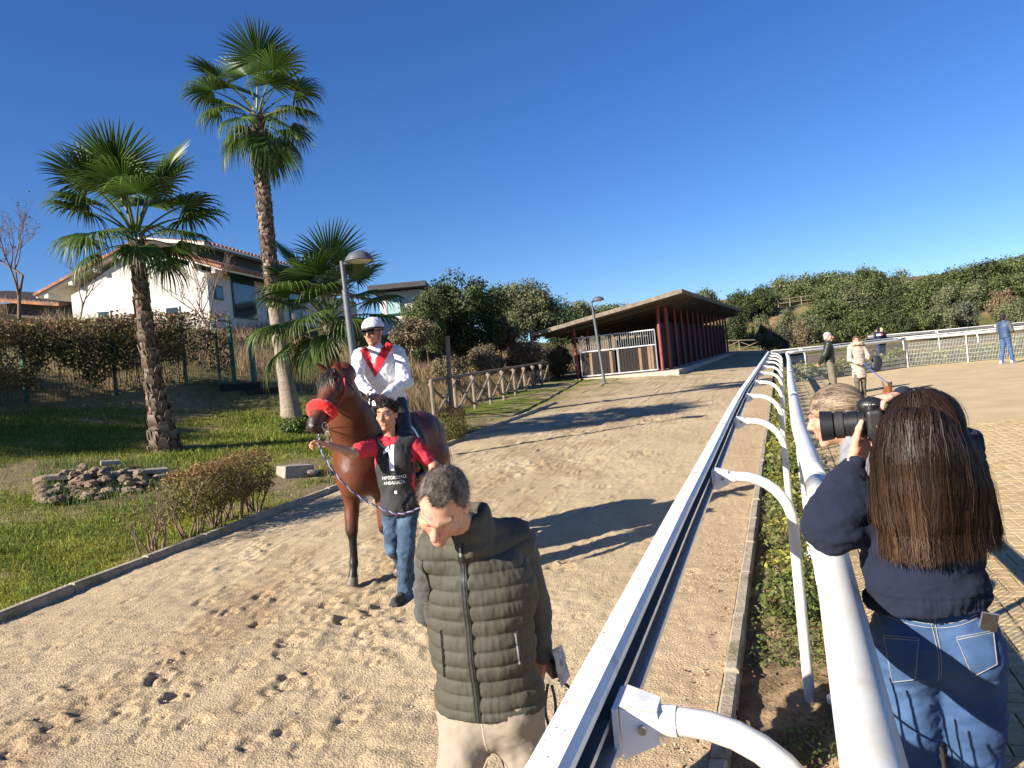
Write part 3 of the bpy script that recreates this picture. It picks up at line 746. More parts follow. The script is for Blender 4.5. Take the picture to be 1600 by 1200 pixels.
def palm(label, base, crown, rb, rm, rt, bend, scale, spec, boots_from=0., seed=1, lean_top=0.):
    base = np.asarray(base, float); crown = np.asarray(crown, float); g = random.Random(seed); g2 = np.random.default_rng(seed)
    t = thing('palm_tree', label, 'palm', base)
    n = 40; f = np.linspace(0, 1, n); L = np.linalg.norm(crown - base)
    ax = base + (crown - base) * f[:, None] + np.array((bend, 0, 0)) * (np.sin(PI * f))[:, None]
    ax[0, 2] -= .15
    r = rm + (rb - rm) * np.exp(-f * L / .55) + (rt - rm) * f ** 2
    ring = 1 + .025 * np.sin(np.arange(n) * 2.1)
    V, F = tube(ax, r * ring, 18); c = np.tile((.16, .125, .095), (len(V), 1)) * g2.uniform(.75, 1.2, (len(V), 1))
    if boots_from > 0:                            # smooth ringed lower trunk: fine rings
        nf = 160; f2 = np.linspace(0, 1, nf); ax2 = np.stack([np.interp(f2, f, ax[:, k]) for k in range(3)], 1); rr2 = np.interp(f2, f, r) * (1 + .012 * (np.arange(nf) % 3 == 0))
        V, F = tube(ax2, rr2, 18); c = np.tile((.25, .205, .165), (len(V), 1)) * g2.uniform(.85, 1.1, (len(V), 1))
    part(t, 'trunk', V, F, m_boot, smooth=True, col=c)
    # old leaf bases
    mb = MB(); cols = []; s = boots_from * L + .05; row = 0
    while s < L * 1.0:
        q = s / L; c0 = np.array([np.interp(q, f, ax[:, k]) for k in range(3)]); rr_ = float(np.interp(q, f, r)); m = max(6, int(rr_ * 2 * PI / .19))
        for k in range(m):
            a = (k + (row % 2) * .5 + g.uniform(-.18, .18)) / m * 2 * PI; o = np.array((math.cos(a), math.sin(a), 0)); sdv = np.array((-math.sin(a), math.cos(a), 0)); up = unit(crown - base)
            hgt = g.uniform(.10, .30); w = 2 * PI * rr_ / m * g.uniform(.35, .7); out = g.uniform(.015, .09)
            b0 = c0 + o * (rr_ - .03) + up * g.uniform(-.03, .03)
            q8 = np.array([b0 - sdv * w, b0 + sdv * w, b0 + o * .035 + sdv * w * .8 + up * hgt * .3, b0 + o * .035 - sdv * w * .8 + up * hgt * .3,
                           b0 + o * out + sdv * w * .45 + up * hgt, b0 + o * out - sdv * w * .45 + up * hgt, b0 + o * (out - .03) + up * hgt * .85])
            mb.add(q8, [(0, 1, 2, 3), (3, 2, 4, 5), (5, 4, 6, 6), (2, 1, 6, 4), (0, 3, 5, 6)])
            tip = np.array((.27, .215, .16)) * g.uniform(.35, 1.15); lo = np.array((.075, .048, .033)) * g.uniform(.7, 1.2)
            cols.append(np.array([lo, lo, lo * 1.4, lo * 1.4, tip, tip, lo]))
        s += g.uniform(.085, .115); row += 1
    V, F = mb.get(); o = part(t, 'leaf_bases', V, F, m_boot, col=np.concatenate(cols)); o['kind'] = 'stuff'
    for (e, count, sc) in spec:
        off = g.uniform(0, 2 * PI)
        for k in range(count):
            me = FR[e][g.randrange(2)] if e != 'dead' else dead[0]
            o = link('frond', me, t); a = off + (k + g.uniform(-.3, .3)) / count * 2 * PI; s_ = scale * sc * g.uniform(.88, 1.1)
            dz = {80: .25, 62: .18, 42: .1, 22: 0., 2: -.08, -20: -.16, -42: -.24, -62: -.3}.get(e, -.3)
            p = crown - base + np.array((math.cos(a) * rt * .5, math.sin(a) * rt * .5, dz * scale)); o.location = tuple(p); o.rotation_euler = (g.uniform(-.25, .25), g.uniform(-.12, .12), a); o.scale = (s_,) * 3
    return t
b1 = hit(258, 703); Y1 = b1[1]
palm('stout shaggy palm with scaly trunk in front of the white house', b1, at(213, 376, Y1), .33, .155, .13, -.06, 1.02, [(80, 4, 1.05), (62, 5, 1.05), (42, 6, 1.05), (22, 5, .95), (2, 3, .75)], 0., 3)
b2 = hit(456, 652); Y2 = b2[1]
palm('tallest palm, slender trunk smooth at the foot and scaly above', b2, at(403, 186, Y2), .32, .20, .18, -.12, 1.10, [(80, 3, 1.0), (62, 4, 1.0), (42, 5, .95), (22, 4, .9), (2, 4, .85), (-20, 4, .75), (-42, 2, .7)], .36, 5)
b3 = hit(527, 692); Y3 = b3[1]
palm('short wide palm behind the horse and the street lamp', b3, at(513, 506, Y3), .26, .18, .16, 0., 1.06, [(80, 2, 1.0), (62, 5, 1.0), (42, 6, 1.0), (22, 6, 1.0), (2, 5, .85), (-20, 3, .6)], 0., 9)

# ================================================================== leafy trees, shrubs, hedges
m_leaf = mat('leaf', (1, 1, 1), .6, .15, 2, attr='Col', trans=.2, spec=.3)
m_bark = mat('bark', (.16, .12, .09), .95, .3, 10, .6, 30, spec=.1)
m_twig = mat('twig', (.17, .12, .085), .9, .2, 10, spec=.1)
def leaf_quads(C, N, size, g, aspect=.55, jitter=.8):
    n = len(C); N = N + g.normal(0, jitter, (n, 3)); N /= np.linalg.norm(N, axis=1)[:, None]
    u = np.cross(N, g.normal(0, 1, (n, 3))); u /= np.linalg.norm(u, axis=1)[:, None]; v = np.cross(N, u)
    s = (size * g.uniform(.6, 1.35, n))[:, None]
    a = C - u * s; b = C + v * s * aspect + N * s * .15; c = C + u * s; d = C - v * s * aspect + N * s * .15
    V = np.stack((a, b, c, d), 1).reshape(-1, 3); i = np.arange(n)[:, None] * 4
    return V, np.concatenate((i, i + 1, i + 2, i + 3), 1)
def crown_mesh(name, seed, n, size, c0, c1, flat=.8, blobs=34, gap=.0, spread=.72, br=(.22, .42)):
    """crown of radius 1 centred on the origin"""
    g = np.random.default_rng(seed); B = []
    while len(B) < blobs:
        p = g.uniform(-1, 1, 3)
        if np.linalg.norm(p) > 1 or np.linalg.norm(p) < .35: continue
        B.append((p * (spread, spread, spread * flat) + (0, 0, 0), g.uniform(*br), g.uniform(.72, 1.28), g.uniform(0, 1)))
    C = []; N = []; cc = []
    per = n // blobs
    for (p, r, br_, mx) in B:
        d = g.normal(0, 1, (per, 3)); d /= np.linalg.norm(d, axis=1)[:, None]; rad = r * (1 - .55 * g.random(per) ** 2.2) * (1 + .15 * g.normal(0, 1, per))
        C.append(p + d * rad[:, None] * (1, 1, .85)); N.append(d + (0, 0, .35))
        t = np.clip(mx + g.normal(0, .25, (per, 1)), 0, 1); cc.append((np.asarray(c0) * (1 - t) + np.asarray(c1) * t) * br_ * g.uniform(.75, 1.3, (per, 1)))
    V, F = leaf_quads(np.concatenate(C), np.concatenate(N), size, g)
    return mk_mesh(name, V, F, m_leaf, col=np.repeat(np.concatenate(cc), 4, 0))
def trunk_mesh(seed):
    g = random.Random(seed); mb = MB()
    pts = [(0, 0, -.08), (.02, .01, .25), (.0, .03, .55), (.03, 0, .8)]; mb.tube(smooth_path(pts, 8), np.linspace(.06, .03, 8), 7)
    for k in range(6):
        a = g.uniform(0, 6.28); h = g.uniform(.3, .7); L = g.uniform(.3, .55)
        mb.tube(smooth_path([(0.01, .02, h), (math.cos(a) * L * .5, math.sin(a) * L * .5, h + L * .35), (math.cos(a) * L, math.sin(a) * L, h + L * .8)], 6), np.linspace(.028, .008, 6), 5)
    V, F = mb.get(); return mk_mesh('trunk', V, F, m_bark, smooth=True)
TONES = {'dark': ((.030, .045, .017), (.080, .100, .032)), 'olive': ((.075, .090, .042), (.155, .165, .08)), 'green': ((.052, .076, .024), (.125, .150, .052)), 'dry': ((.13, .10, .055), (.22, .17, .10)), 'grey': ((.07, .08, .05), (.14, .15, .095))}
CROWNS = {k: [crown_mesh('crown', 50 + 7 * i + s, 6500, .050, *v, blobs=44) for s in range(2)] for i, (k, v) in enumerate(TONES.items())}
NEARC = {k: crown_mesh('crown', 300 + i, 22000, .030, *TONES[k], blobs=80, br=(.14, .30), spread=.8) for i, k in enumerate(('dark', 'olive', 'green'))}
TRUNKS = [trunk_mesh(s) for s in range(3)]
rt_ = random.Random(11)
def tree(label, x, y, zbot, ztop, rad, tone, group=None, near=False, name='tree', cat='tree'):
    g0 = float(zg(x, y)); t = thing(name, label, cat, (x, y, g0), group)
    cr = link('crown', NEARC[tone] if near else CROWNS[tone][rt_.randrange(2)], t); hz = (ztop - zbot) / 2
    cr.location = (0, 0, (ztop + zbot) / 2 - g0); cr.scale = (rad * 1.08, rad * rt_.uniform(.9, 1.15), hz * 1.22); cr.rotation_euler = (0, 0, rt_.uniform(0, 6.28))
    tr = link('trunk', TRUNKS[rt_.randrange(3)], t); h = max(.4, ztop - g0); tr.scale = (rad * .55, rad * .55, h * .72); tr.rotation_euler = (0, 0, rt_.uniform(0, 6.28))
    return t
def tree_px(label, u, vt, vb, hw, Y, tone, group=None, near=False, **k):
    a = at(u, (vt + vb) / 2, Y); s = Y / FPX; h = (vb - vt) * s
    return tree(label, a[0], Y, a[2] - h / 2, a[2] + h / 2, hw * s, tone, group, near, **k)
tree_px('large dark evergreen tree left of the shed', 717, 420, 568, 84, 43, 'dark', near=True)
tree_px('paler olive tree between the dark evergreen and the shed roof', 826, 434, 548, 56, 49, 'olive', near=True)
tree_px('small rounded bush tree at the left flank of the dark evergreen', 664, 448, 560, 40, 40, 'green', near=True)
tree_px('dark low tree just behind the left shed eave', 880, 468, 545, 44, 58, 'dark')
tree_px('bright green treetop peeking over the shed roof', 955, 470, 520, 36, 92, 'green')
tree_px('blue grey treetop behind the olive tree', 790, 440, 540, 38, 60, 'olive')
tree_px('grey green treetop left of the bright one over the shed roof', 908, 468, 520, 34, 80, 'olive')
tree_px('thin airy tree at the right end of the shed roof', 1102, 450, 505, 27, 104, 'grey')
tree_px('dark bush below the thin airy tree', 1150, 500, 545, 34, 99, 'dark')
for (u, v, hw, Y) in ((640, 520, 40, 35), (760, 560, 34, 38), (700, 575, 30, 34), (820, 555, 36, 44), (870, 560, 26, 47), (780, 520, 40, 46), (600, 560, 36, 30)):
    tree_px('straw coloured dry shrub on the bank behind the rustic fence', u, v - 26, v + 34, hw, Y, 'dry', 'dry shrubs on the bank', name='shrub', cat='shrub')
# hillside wood
sky_l = [(1128, 470, 112), (1160, 450, 112), (1192, 444, 110), (1226, 428, 112), (1262, 424, 114), (1296, 418, 114), (1330, 420, 112), (1362, 417, 113), (1392, 420, 112), (1424, 440, 116), (1452, 430, 116), (1486, 418, 116), (1516, 410, 115), (1546, 405, 115), (1576, 398, 114), (1606, 394, 114), (1640, 392, 114)]
HG = 'wooded hillside behind the racecourse'
for i, (u, vt, Y) in enumerate(sky_l):
    tree_px('rounded evergreen tree on the skyline of the wooded hill', u, vt, vt + 62, 34, Y, ('green', 'dark', 'green', 'olive', 'green')[i % 5], HG)
    tree_px('rounded evergreen tree on the skyline of the wooded hill', u + 18, vt + 10, vt + 70, 28, Y - 3, ('green', 'dark', 'olive')[i % 3], HG)
for (u, v, hw, Y, tn) in [(1330, 470, 34, 104, 'olive'), (1295, 490, 34, 100, 'green'), (1345, 505, 32, 92, 'green'), (1375, 492, 30, 96, 'dark'), (1400, 470, 34, 102, 'dark'), (1425, 475, 28, 98, 'green'), (1440, 505, 26, 88, 'green'), (1400, 510, 28, 86, 'dark'), (1310, 520, 26, 92, 'dark'), (1270, 510, 28, 98, 'olive'), (1145, 512, 30, 98, 'dark'), (1480, 470, 30, 100, 'olive'), (1520, 462, 34, 98, 'olive'), (1560, 452, 34, 98, 'green'), (1600, 445, 36, 98, 'green'), (1500, 495, 30, 86, 'grey'), (1585, 490, 30, 82, 'olive'), (1470, 500, 26, 86, 'olive'), (1620, 480, 34, 84, 'green'), (1460, 450, 30, 106, 'green'), (1300, 460, 32, 108, 'green'), (1365, 455, 32, 108, 'green'), (1195, 468, 24, 109, 'dark'), (1160, 478, 24, 109, 'dark'), (1350, 440, 30, 110, 'green'), (1420, 462, 28, 106, 'green'), (1500, 440, 34, 106, 'green'), (1540, 430, 34, 106, 'dark'), (1590, 420, 36, 106, 'green'), (1200, 525, 20, 96, 'dry'), (1190, 512, 16, 98, 'olive'), (1232, 505, 18, 98, 'olive'), (1222, 530, 16, 96, 'grey'), (1250, 520, 16, 96, 'dry'), (1565, 472, 24, 90, 'dry')]:
    Y = float(np.clip(hit(u, v + 30)[1], 70, 112))
    tree_px({'dry': 'dry brown shrub on the wooded slope', 'grey': 'grey green bush on the wooded slope'}.get(tn, 'bushy evergreen tree on the wooded slope below the skyline'), u, v - 26, v + 28, hw, Y, tn, HG if tn != 'dry' else 'dry shrubs on the hill')
# trees beyond the left edge that shade the lawn
for (x, y, r, zt) in ((-20.5, 9.6, 2.0, 9.0), (-24.0, 13.0, 2.4, 9.8)):
    tree('evergreen tree standing just outside the left edge of the view', x, y, zt - 3.6, zt, r, 'green', 'trees beyond the left edge', True)

# ------------------------------------------------------------------ shrubs with stems
def stems(mb, base, n, h, spread, g, lean=.3, r0=.012, split=2):
    tips = []
    def grow(p, d, L, r, lev):
        m = 4; pts = [p]
        for k in range(m):
            d = unit(d + np.array([g.gauss(0, .14), g.gauss(0, .14), g.uniform(0, .1)])); pts.append(pts[-1] + d * L / m)
        mb.tube(pts, np.linspace(r, r * .55, len(pts)), 5, False); tips.append((pts[-1], d))
        if lev > 0:
            for k in range(split + (g.random() < .5)):
                q = pts[g.choice((2, 3, 4))]; grow(q, unit(d + np.array([g.gauss(0, .55), g.gauss(0, .55), g.uniform(0, .4)])), L * g.uniform(.5, .8), r * .5, lev - 1)
    for k in range(n):
        a = g.uniform(0, 6.28); grow(np.asarray(base) + np.array((math.cos(a), math.sin(a), 0)) * spread * .25 * g.random(), unit(np.array((math.cos(a) * lean, math.sin(a) * lean, 1))), h * g.uniform(.4, .6), r0 * g.uniform(.7, 1.2), 2)
    return tips
def shrub(label, base, w, d, h, nleaf, size, c0, c1, ctop, seed, group=None, lo=.25, nst=7, leafy=1., box=True, name='shrub'):
    g = random.Random(seed); gn = np.random.default_rng(seed); base = np.asarray(base, float)
    t = thing(name, label, 'shrub', base, group); mb = MB()
    stems(mb, base, nst, h * .95, w, g, .35, .014 * h / .8); V, F = mb.get(); part(t, 'stem', V, F, m_twig, smooth=True)
    q = gn.uniform(-1, 1, (nleaf * 3, 3)); sh = (np.abs(q) ** 4).sum(1) if box else (q ** 2).sum(1)
    q = q[(sh < 1) & ((sh > .25) | (gn.random(len(q)) < .4))]; q = q[fbm(q * 1.0 + seed, 2.6, seed) > -.28][:nleaf]
    C = base + np.stack((q[:, 0] * w / 2, q[:, 1] * d / 2, h * lo + (q[:, 2] + 1) / 2 * h * (1 - lo)), 1); C += gn.normal(0, size * .8, C.shape)
    V, F = leaf_quads(C, q + (0, 0, .4), size, gn); tt = gn.random((len(C), 1)); col = np.asarray(c0) * (1 - tt) + np.asarray(c1) * tt
    tp = np.clip((q[:, 2:3] - .1) * 1.2 + gn.normal(0, .3, (len(C), 1)), 0, 1); col = col * (1 - tp) + np.asarray(ctop) * tp
    part(t, 'foliage', V, F, m_leaf, col=np.repeat(col * gn.uniform(.6, 1.35, (len(C), 1)), 4, 0))
    return t
GS = 'clipped shrubs along the lawn kerb'
GC = ((.10, .11, .025), (.20, .17, .04), (.26, .14, .06))
lab = ['nearly bare twiggy shrub nearest the camera on the lawn kerb', 'second shrub from the camera in the clipped kerbside row', 'third shrub from the camera in the clipped kerbside row', 'fourth shrub from the camera in the clipped kerbside row', 'farthest shrub of the clipped kerbside row nearest the horse']
for k, (u, v, h, w, nl) in enumerate(((243, 862, .80, .8, 420), (303, 838, .88, .62, 3000), (333, 826, .90, .62, 3600), (364, 813, .90, .62, 3800), (396, 800, .93, .66, 4200))):
    b = hit(u, v); shrub(lab[k], b, w, w, h, nl, .016, *GC, 20 + k, GS, lo=.30, nst=9 if k else 12)
b = hit(708, 690); shrub('dense little shrub with reddish top right behind the horse', b, .75, .7, .85, 5200, .018, (.07, .09, .02), (.15, .14, .035), (.26, .12, .06), 31, lo=.08)
b = hit(460, 678); shrub('low leafy plant at the foot of the tall palm', b, .75, .6, .42, 1500, .03, (.05, .09, .02), (.11, .15, .04), (.16, .17, .05), 32, lo=.0, nst=4, box=False)
b = hit(345, 795); 
# slender weed by the horse
b = hit(520, 758); shrub('thin bare twig plant behind the lead rope', b, .35, .3, .5, 60, .012, *GC, 36, lo=.3, nst=4)

# planting bed between the rails
GBED = 'leafy shrubs in the bed between the rails'
y = 5.3; k = 0
while y < 28:
    x = (kerb_r(y) + tube_x(y)) / 2 + .09; f = r2.uniform(.85, 1.15)
    hh = .60 * f if y > 9 else .46 * f if y > 6.2 else .28 * f
    lb = 'leafy yellow green shrub in the bed nearest the camera' if k == 0 else 'leafy yellow green shrub in the hedge between the two white rails'
    shrub(lb, (x, y, float(zg(x, y)) - .02), .40, .66, hh, int(620 if y < 9 else 600), .022 if y < 9 else .03, (.045, .075, .015), (.12, .15, .03), (.30, .28, .05) if k % 3 else (.16, .18, .05), 400 + k, None if k == 0 else GBED, lo=.05, nst=5, box=False)
    y += .66 if y < 12 else 1.0; k += 1
# weeds on the bare soil of the bed
n = 5200; y = 1.6 + 4.6 * rng.random(n); x = kerb_r(y) + .1 + (tube_x(y) - kerb_r(y) - .08) * rng.random(n) ** .7
kk = fbm(np.stack((x, y, 0 * x), 1), 2.3, 81) + .35 * (y > 3.6) - .5 * ((y > 2.7) & (y < 3.5)) + .5 * (y < 2.5) > .12; x, y = x[kk], y[kk]; C = np.stack((x, y, zg(x, y) - .02 + .10 * rng.random(len(x)) ** 2), 1)
V, F = leaf_quads(C, np.tile((0, 0, 1.), (len(C), 1)), .014, rng); t_ = rng.random((len(C), 1))
tag(link('bed_weeds', mk_mesh('bed_weeds', V, F, m_leaf, col=np.repeat((np.array((.06, .10, .02)) * (1 - t_) + np.array((.15, .17, .05)) * t_) * rng.uniform(.6, 1.3, (len(C), 1)), 4, 0))), 'low green weeds creeping over the soil between the rails', 'weeds', kind='stuff')
# dead leaves and twigs on soil and sand
n = 260; y = 1.8 + 5 * rng.random(n); x = rail_x(y) - .25 + 1.0 * rng.random(n); x = np.minimum(x, tube_x(y) - .03); C = np.stack((x, y, zg(x, y) + .012), 1); V, F = leaf_quads(C, np.tile((0, 0, 1.5), (n, 1)), .018, rng)
tag(link('fallen_leaves', mk_mesh('fallen_leaves', V, F, m_leaf, col=np.repeat(np.array((.22, .13, .07)) * rng.uniform(.5, 1.5, (n, 1)), 4, 0))), 'brown fallen leaves on the ground below the rails', 'leaves', kind='stuff')
# hedge behind the far mesh fence
k = 0
pff, Lf = along(np.array(far)); s = 1.0
while s < Lf - 1:
    x, y = pff(s); shrub('low leafy shrub behind the far white mesh fence', (x + .05, y + .55, float(zg(x, y + .55))), 1.1, .7, r2.uniform(.65, .95), 700, .05, (.06, .10, .02), (.17, .20, .05), (.30, .30, .08), 600 + k, 'hedge behind the far mesh fence', lo=.0, nst=3, box=False); s += .95; k += 1

# ------------------------------------------------------------------ bare trees
def bare_tree(label, base, h, seed, group=None, lean=(0, 0)):
    g = random.Random(seed); t = thing('bare_tree', label, 'tree', base); mb = MB(); base = np.asarray(base, float); tips = []
    def grow(p, d, L, r, lev):
        m = 5; pts = [p]
        for k in range(m):
            d = unit(d + np.array([g.gauss(0, .10), g.gauss(0, .10), .03])); pts.append(pts[-1] + d * L / m)
        mb.tube(pts, np.linspace(r, r * .6, len(pts)), 6 if lev > 2 else 4, False)
        if lev == 0: tips.append(pts[-1]); return
        for k in range(3 if lev > 1 else 4):
            q = pts[g.choice((3, 4, 5))]; grow(q, unit(d + np.array([g.gauss(0, .5), g.gauss(0, .3), g.gauss(.12, .3)])), L * g.uniform(.55, .8), r * .55, lev - 1)
    grow(base - (0, 0, .2), unit(np.array((lean[0], lean[1], 1.))), h * .34, h * .014, 5)
    V, F = mb.get(); part(t, 'trunk', V, F, m_twig, smooth=True)
    C = np.array([tips[g.randrange(len(tips))] for _ in range(40)]); V, F = leaf_quads(C, np.tile((0, 0, 1.), (40, 1)), .06, rng)
    part(t, 'dead_leaves', V, F, m_leaf, col=np.tile((.10, .06, .03), (160, 1))); return t
# ================================================================== lamps
m_lamp = mat('lamp_grey', (.10, .11, .125), .5, .1, 10, .1, 60, metal=.2)
m_lens = mat('lamp_glass', (.55, .52, .42), .3, .05, 10)
def lamp(label, base, top, r, head_dir, hr):
    base = np.asarray(base, float); top = np.asarray(top, float); t = thing('street_lamp', label, 'street lamp', base); ax = top - base; L = np.linalg.norm(ax); u = ax / L
    V, F = MB().tube([base - u * .1, base + u * (L * .86)], [r, r * .92], 16).tube([base + u * L * .858, base + u * L * .862], [r * .95, r * .7], 16).get(); part(t, 'pole', V, F, m_lamp, smooth=False)
    V, F = MB().tube([base + u * L * .86, top], r * .6, 12).get(); part(t, 'spigot', V, F, m_lamp)
    V, F = MB().tube([base - u * .02, base + u * .03], r * 2.2, 12).get(); part(t, 'foot_plate', V, F, m_lamp)
    h = unit(head_dir); arm = top - u * r * .8
    V, F = MB().tube([arm, arm + h * hr * .5], r * .55, 10).get(); part(t, 'arm', V, F, m_lamp)
    c = arm + h * (hr * 1.25); a = np.linspace(0, PI / 2, 8); prof = [(math.cos(q) * hr, math.sin(q) * hr * .72) for q in a]; n = 28; V = []; F = []
    prof = [(hr * .92, -.03 * hr), (hr * 1.03, -.03 * hr), (hr * 1.03, .07 * hr), (hr, .07 * hr)] + prof[1:]
    th = np.arange(n) * 2 * PI / n
    V = np.concatenate([np.stack((c[0] + max(p, .001) * np.cos(th), c[1] + max(p, .001) * np.sin(th), np.full(n, c[2] + q)), 1) for p, q in prof]); i = np.arange(len(prof) - 1)[:, None] * n; j = np.arange(n)[None]
    F = np.stack((i + j, i + (j + 1) % n, i + n + (j + 1) % n, i + n + j), -1).reshape(-1, 4); hd = part(t, 'lamp_head', V, F, m_lamp, smooth=True)
    V = np.concatenate([np.stack((c[0] + p * np.cos(th), c[1] + p * np.sin(th), np.full(n, c[2] + q)), 1) for p, q in ((hr * .93, -.02 * hr), (hr * .6, -.13 * hr), (.001, -.18 * hr))]); i = np.arange(2)[:, None] * n
    F = np.stack((i + j, i + n + j, i + n + (j + 1) % n, i + (j + 1) % n), -1).reshape(-1, 4); sub(hd, 'diffuser', V, F, m_lens, smooth=True)
    return t
lx = float(at(574, 742, 14.8)[0]); lb = np.array((lx, 14.8, float(zg(lx, 14.8))))
lamp('near grey street lamp with domed head behind the jockey', lb, at(534, 408, 14.8), .075, (1, .1, .12), .27)
lb = hit(945, 600); lamp('far grey street lamp leaning in front of the shed', lb, at(924, 470, lb[1]), .075, (1, .2, .15), .29)

# ================================================================== shed
m_red = mat('red_paint', (.22, .035, .028), .55, .2, 6, .1, 40)
m_roof = mat('roof_sheet', (.21, .17, .125), .95, .25, 4, .5, 25, col2=(.17, .14, .10), c2scale=3)
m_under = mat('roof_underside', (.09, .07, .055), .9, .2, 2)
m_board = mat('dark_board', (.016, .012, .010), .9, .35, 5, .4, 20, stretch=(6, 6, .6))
m_galv = mat('galvanised', (.48, .49, .50), .45, .12, 12, metal=.5)
m_conc = mat('concrete', (.40, .35, .28), .92, .2, 5, .4, 30)
sd = np.array((.328, .945, 0)); sr = np.array((.945, -.328, 0)); up = np.array((0, 0, 1.))
FL = np.array((3.9, 44.4, 0)); FRr = np.array(at(1036, 580, 42.6)); FRr[2] = 0
sr = unit(FRr - FL); sd = np.array((-sr[1], sr[0], 0)); SWD = np.linalg.norm(FRr - FL); SLEN = 41.0
fl = lambda d: 1.93 + .032 * d                     # floor height along the shed
t = thing('shed', 'long open shed with red posts and a sloping roof beside the track', 'shed', (*FL[:2], fl(0)))
q = [FL - sr * .7 - sd * .8, FRr + sr * 1.0 - sd * .8, FRr + sr * 1.0 + sd * SLEN, FL - sr * .7 + sd * SLEN]
V = [np.array((p[0], p[1], fl(d) + dz)) for dz in (-.6, .01) for p, d in zip(q, (-.8, -.8, SLEN, SLEN))]
part(t, 'floor_slab', V, [(0, 3, 2, 1), (4, 5, 6, 7), (0, 1, 5, 4), (1, 2, 6, 5), (2, 3, 7, 6), (3, 0, 4, 7)], m_conc)
HL, HR = 2.95, 3.75
npost = 15
for k in range(npost):
    d = k * SLEN / (npost - 1)
    for side, p0, hh in ((0, FL, HL), (1, FRr, HR)):
        b = p0 + sd * d + up * (fl(d) - .02)
        V, F = MB().tube([b, b + up * (hh + .02)], .095, 10).get(); part(t, 'post', V, F, m_red, smooth=False)
    if k == 0:
        b = FRr + sd * .9 + sr * .25 + up * (fl(d) - .02); V, F = MB().tube([b, b + up * (HR - .1)], .085, 10).get(); part(t, 'post', V, F, m_red)
    a = FL + sd * d + up * (fl(d) + HL - .08); b = FRr + sd * d + up * (fl(d) + HR - .08); V, F = MB().bar(a - sr * 1.8 - up * .25, b + sr * 1.4 + up * .2, .1, .16).get(); part(t, 'rafter', V, F, m_under)
def roofpt(s, d, dz): f = s / SWD; return FL + sr * s + sd * d + up * (fl(d) + HL + (HR - HL) * f + .10 + dz)
q = [(-2.1, -1.6), (SWD + 1.7, -2.0), (SWD + 1.7, SLEN + 1.0), (-2.1, SLEN + 1.0)]
ns = 14; V = []; F = []; mi = []
ds = np.linspace(0, 1, 60); ss = np.linspace(-2.1, SWD + 1.7, ns)
for lay, dz in ((0, 0.), (1, .22)):
    for d in ds:
        for s in ss: V.append(roofpt(s, -1.7 + d * (SLEN + 2.7), dz + (.012 * vnoise(np.array([[s * 1.7, d * 60, lay]]))[0] if lay else 0)))
nn_ = len(ds) * ns
for i in range(len(ds) - 1):
    for j in range(ns - 1):
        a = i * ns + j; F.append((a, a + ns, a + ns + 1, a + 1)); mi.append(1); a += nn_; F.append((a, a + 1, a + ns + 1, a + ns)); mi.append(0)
for i in range(len(ds) - 1):
    for j in (0, ns - 1): a = i * ns + j; F.append((a, a + ns, a + ns + nn_, a + nn_) if j else (a, a + nn_, a + ns + nn_, a + ns)); mi.append(0)
for j in range(ns - 1):
    a = j; F.append((a, a + 1, a + 1 + nn_, a + nn_)); mi.append(0); a = (len(ds) - 1) * ns + j; F.append((a, a + nn_, a + 1 + nn_, a + 1)); mi.append(0)
part(t, 'roof', V, F, mats=[m_roof, m_under], midx=mi)
# stall partitions and back wall of dark boards
for k in range(npost - 1):
    d0 = k * SLEN / (npost - 1); d1 = (k + 1) * SLEN / (npost - 1)
    a = FRr - sr * .15 + sd * (d0 + .1) + up * (fl(d0) + 1.42); b = FRr - sr * .15 + sd * (d1 - .1) + up * (fl(d1) + 1.42)
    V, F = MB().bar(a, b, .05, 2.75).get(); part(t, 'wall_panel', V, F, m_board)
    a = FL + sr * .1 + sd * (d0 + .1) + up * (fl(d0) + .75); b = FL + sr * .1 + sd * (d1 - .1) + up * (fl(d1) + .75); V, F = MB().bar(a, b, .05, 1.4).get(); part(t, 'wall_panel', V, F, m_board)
    if k % 2 and k > 1: 
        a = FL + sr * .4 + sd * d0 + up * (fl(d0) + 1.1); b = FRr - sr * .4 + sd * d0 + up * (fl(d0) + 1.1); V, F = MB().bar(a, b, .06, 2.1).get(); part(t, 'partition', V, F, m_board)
# front gate: a frame, bars above, boards below
gt = thing('shed_gate', 'galvanised gate with bars over dark boards closing the shed front', 'gate', FL + up * fl(0) + sr * .3)
g0 = FL + sr * .28 - sd * .02; g1 = FRr - sr * .28 - sd * .02; gz = fl(0) + .08; W_ = np.linalg.norm(g1 - g0)
HB, HT = 1.45, 2.30
def gp(f, z): return g0 + (g1 - g0) * f + up * (gz + z)
mb = MB()
for z in (0.03, HB, HT): mb.bar(gp(0, z), gp(1, z), .05, .06)
for f in (0, .5, 1): mb.bar(gp(f, 0), gp(f, HT if f != .5 else HB), .06, .06) if f != .5 else mb.bar(gp(f, .06), gp(f, HB - .03), .06, .10)
V, F = mb.get(); part(gt, 'frame', V, F, m_galv)
nb = 34
for k in range(1, nb): V, F = MB().bar(gp(k / nb, HB + .03), gp(k / nb, HT - .03), .022, .022).get(); part(gt, 'bar', V, F, m_galv)
nb = 26
for k in range(nb):
    if k in (12,): continue
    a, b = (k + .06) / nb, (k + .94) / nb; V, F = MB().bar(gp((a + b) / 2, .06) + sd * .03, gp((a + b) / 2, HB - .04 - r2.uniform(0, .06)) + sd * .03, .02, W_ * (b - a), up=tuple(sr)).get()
    part(gt, 'board', V, F, m_board if r2.random() < .85 else mat('pale_board', (.20, .13, .075), .9, .3, 5, stretch=(6, 6, .6)))

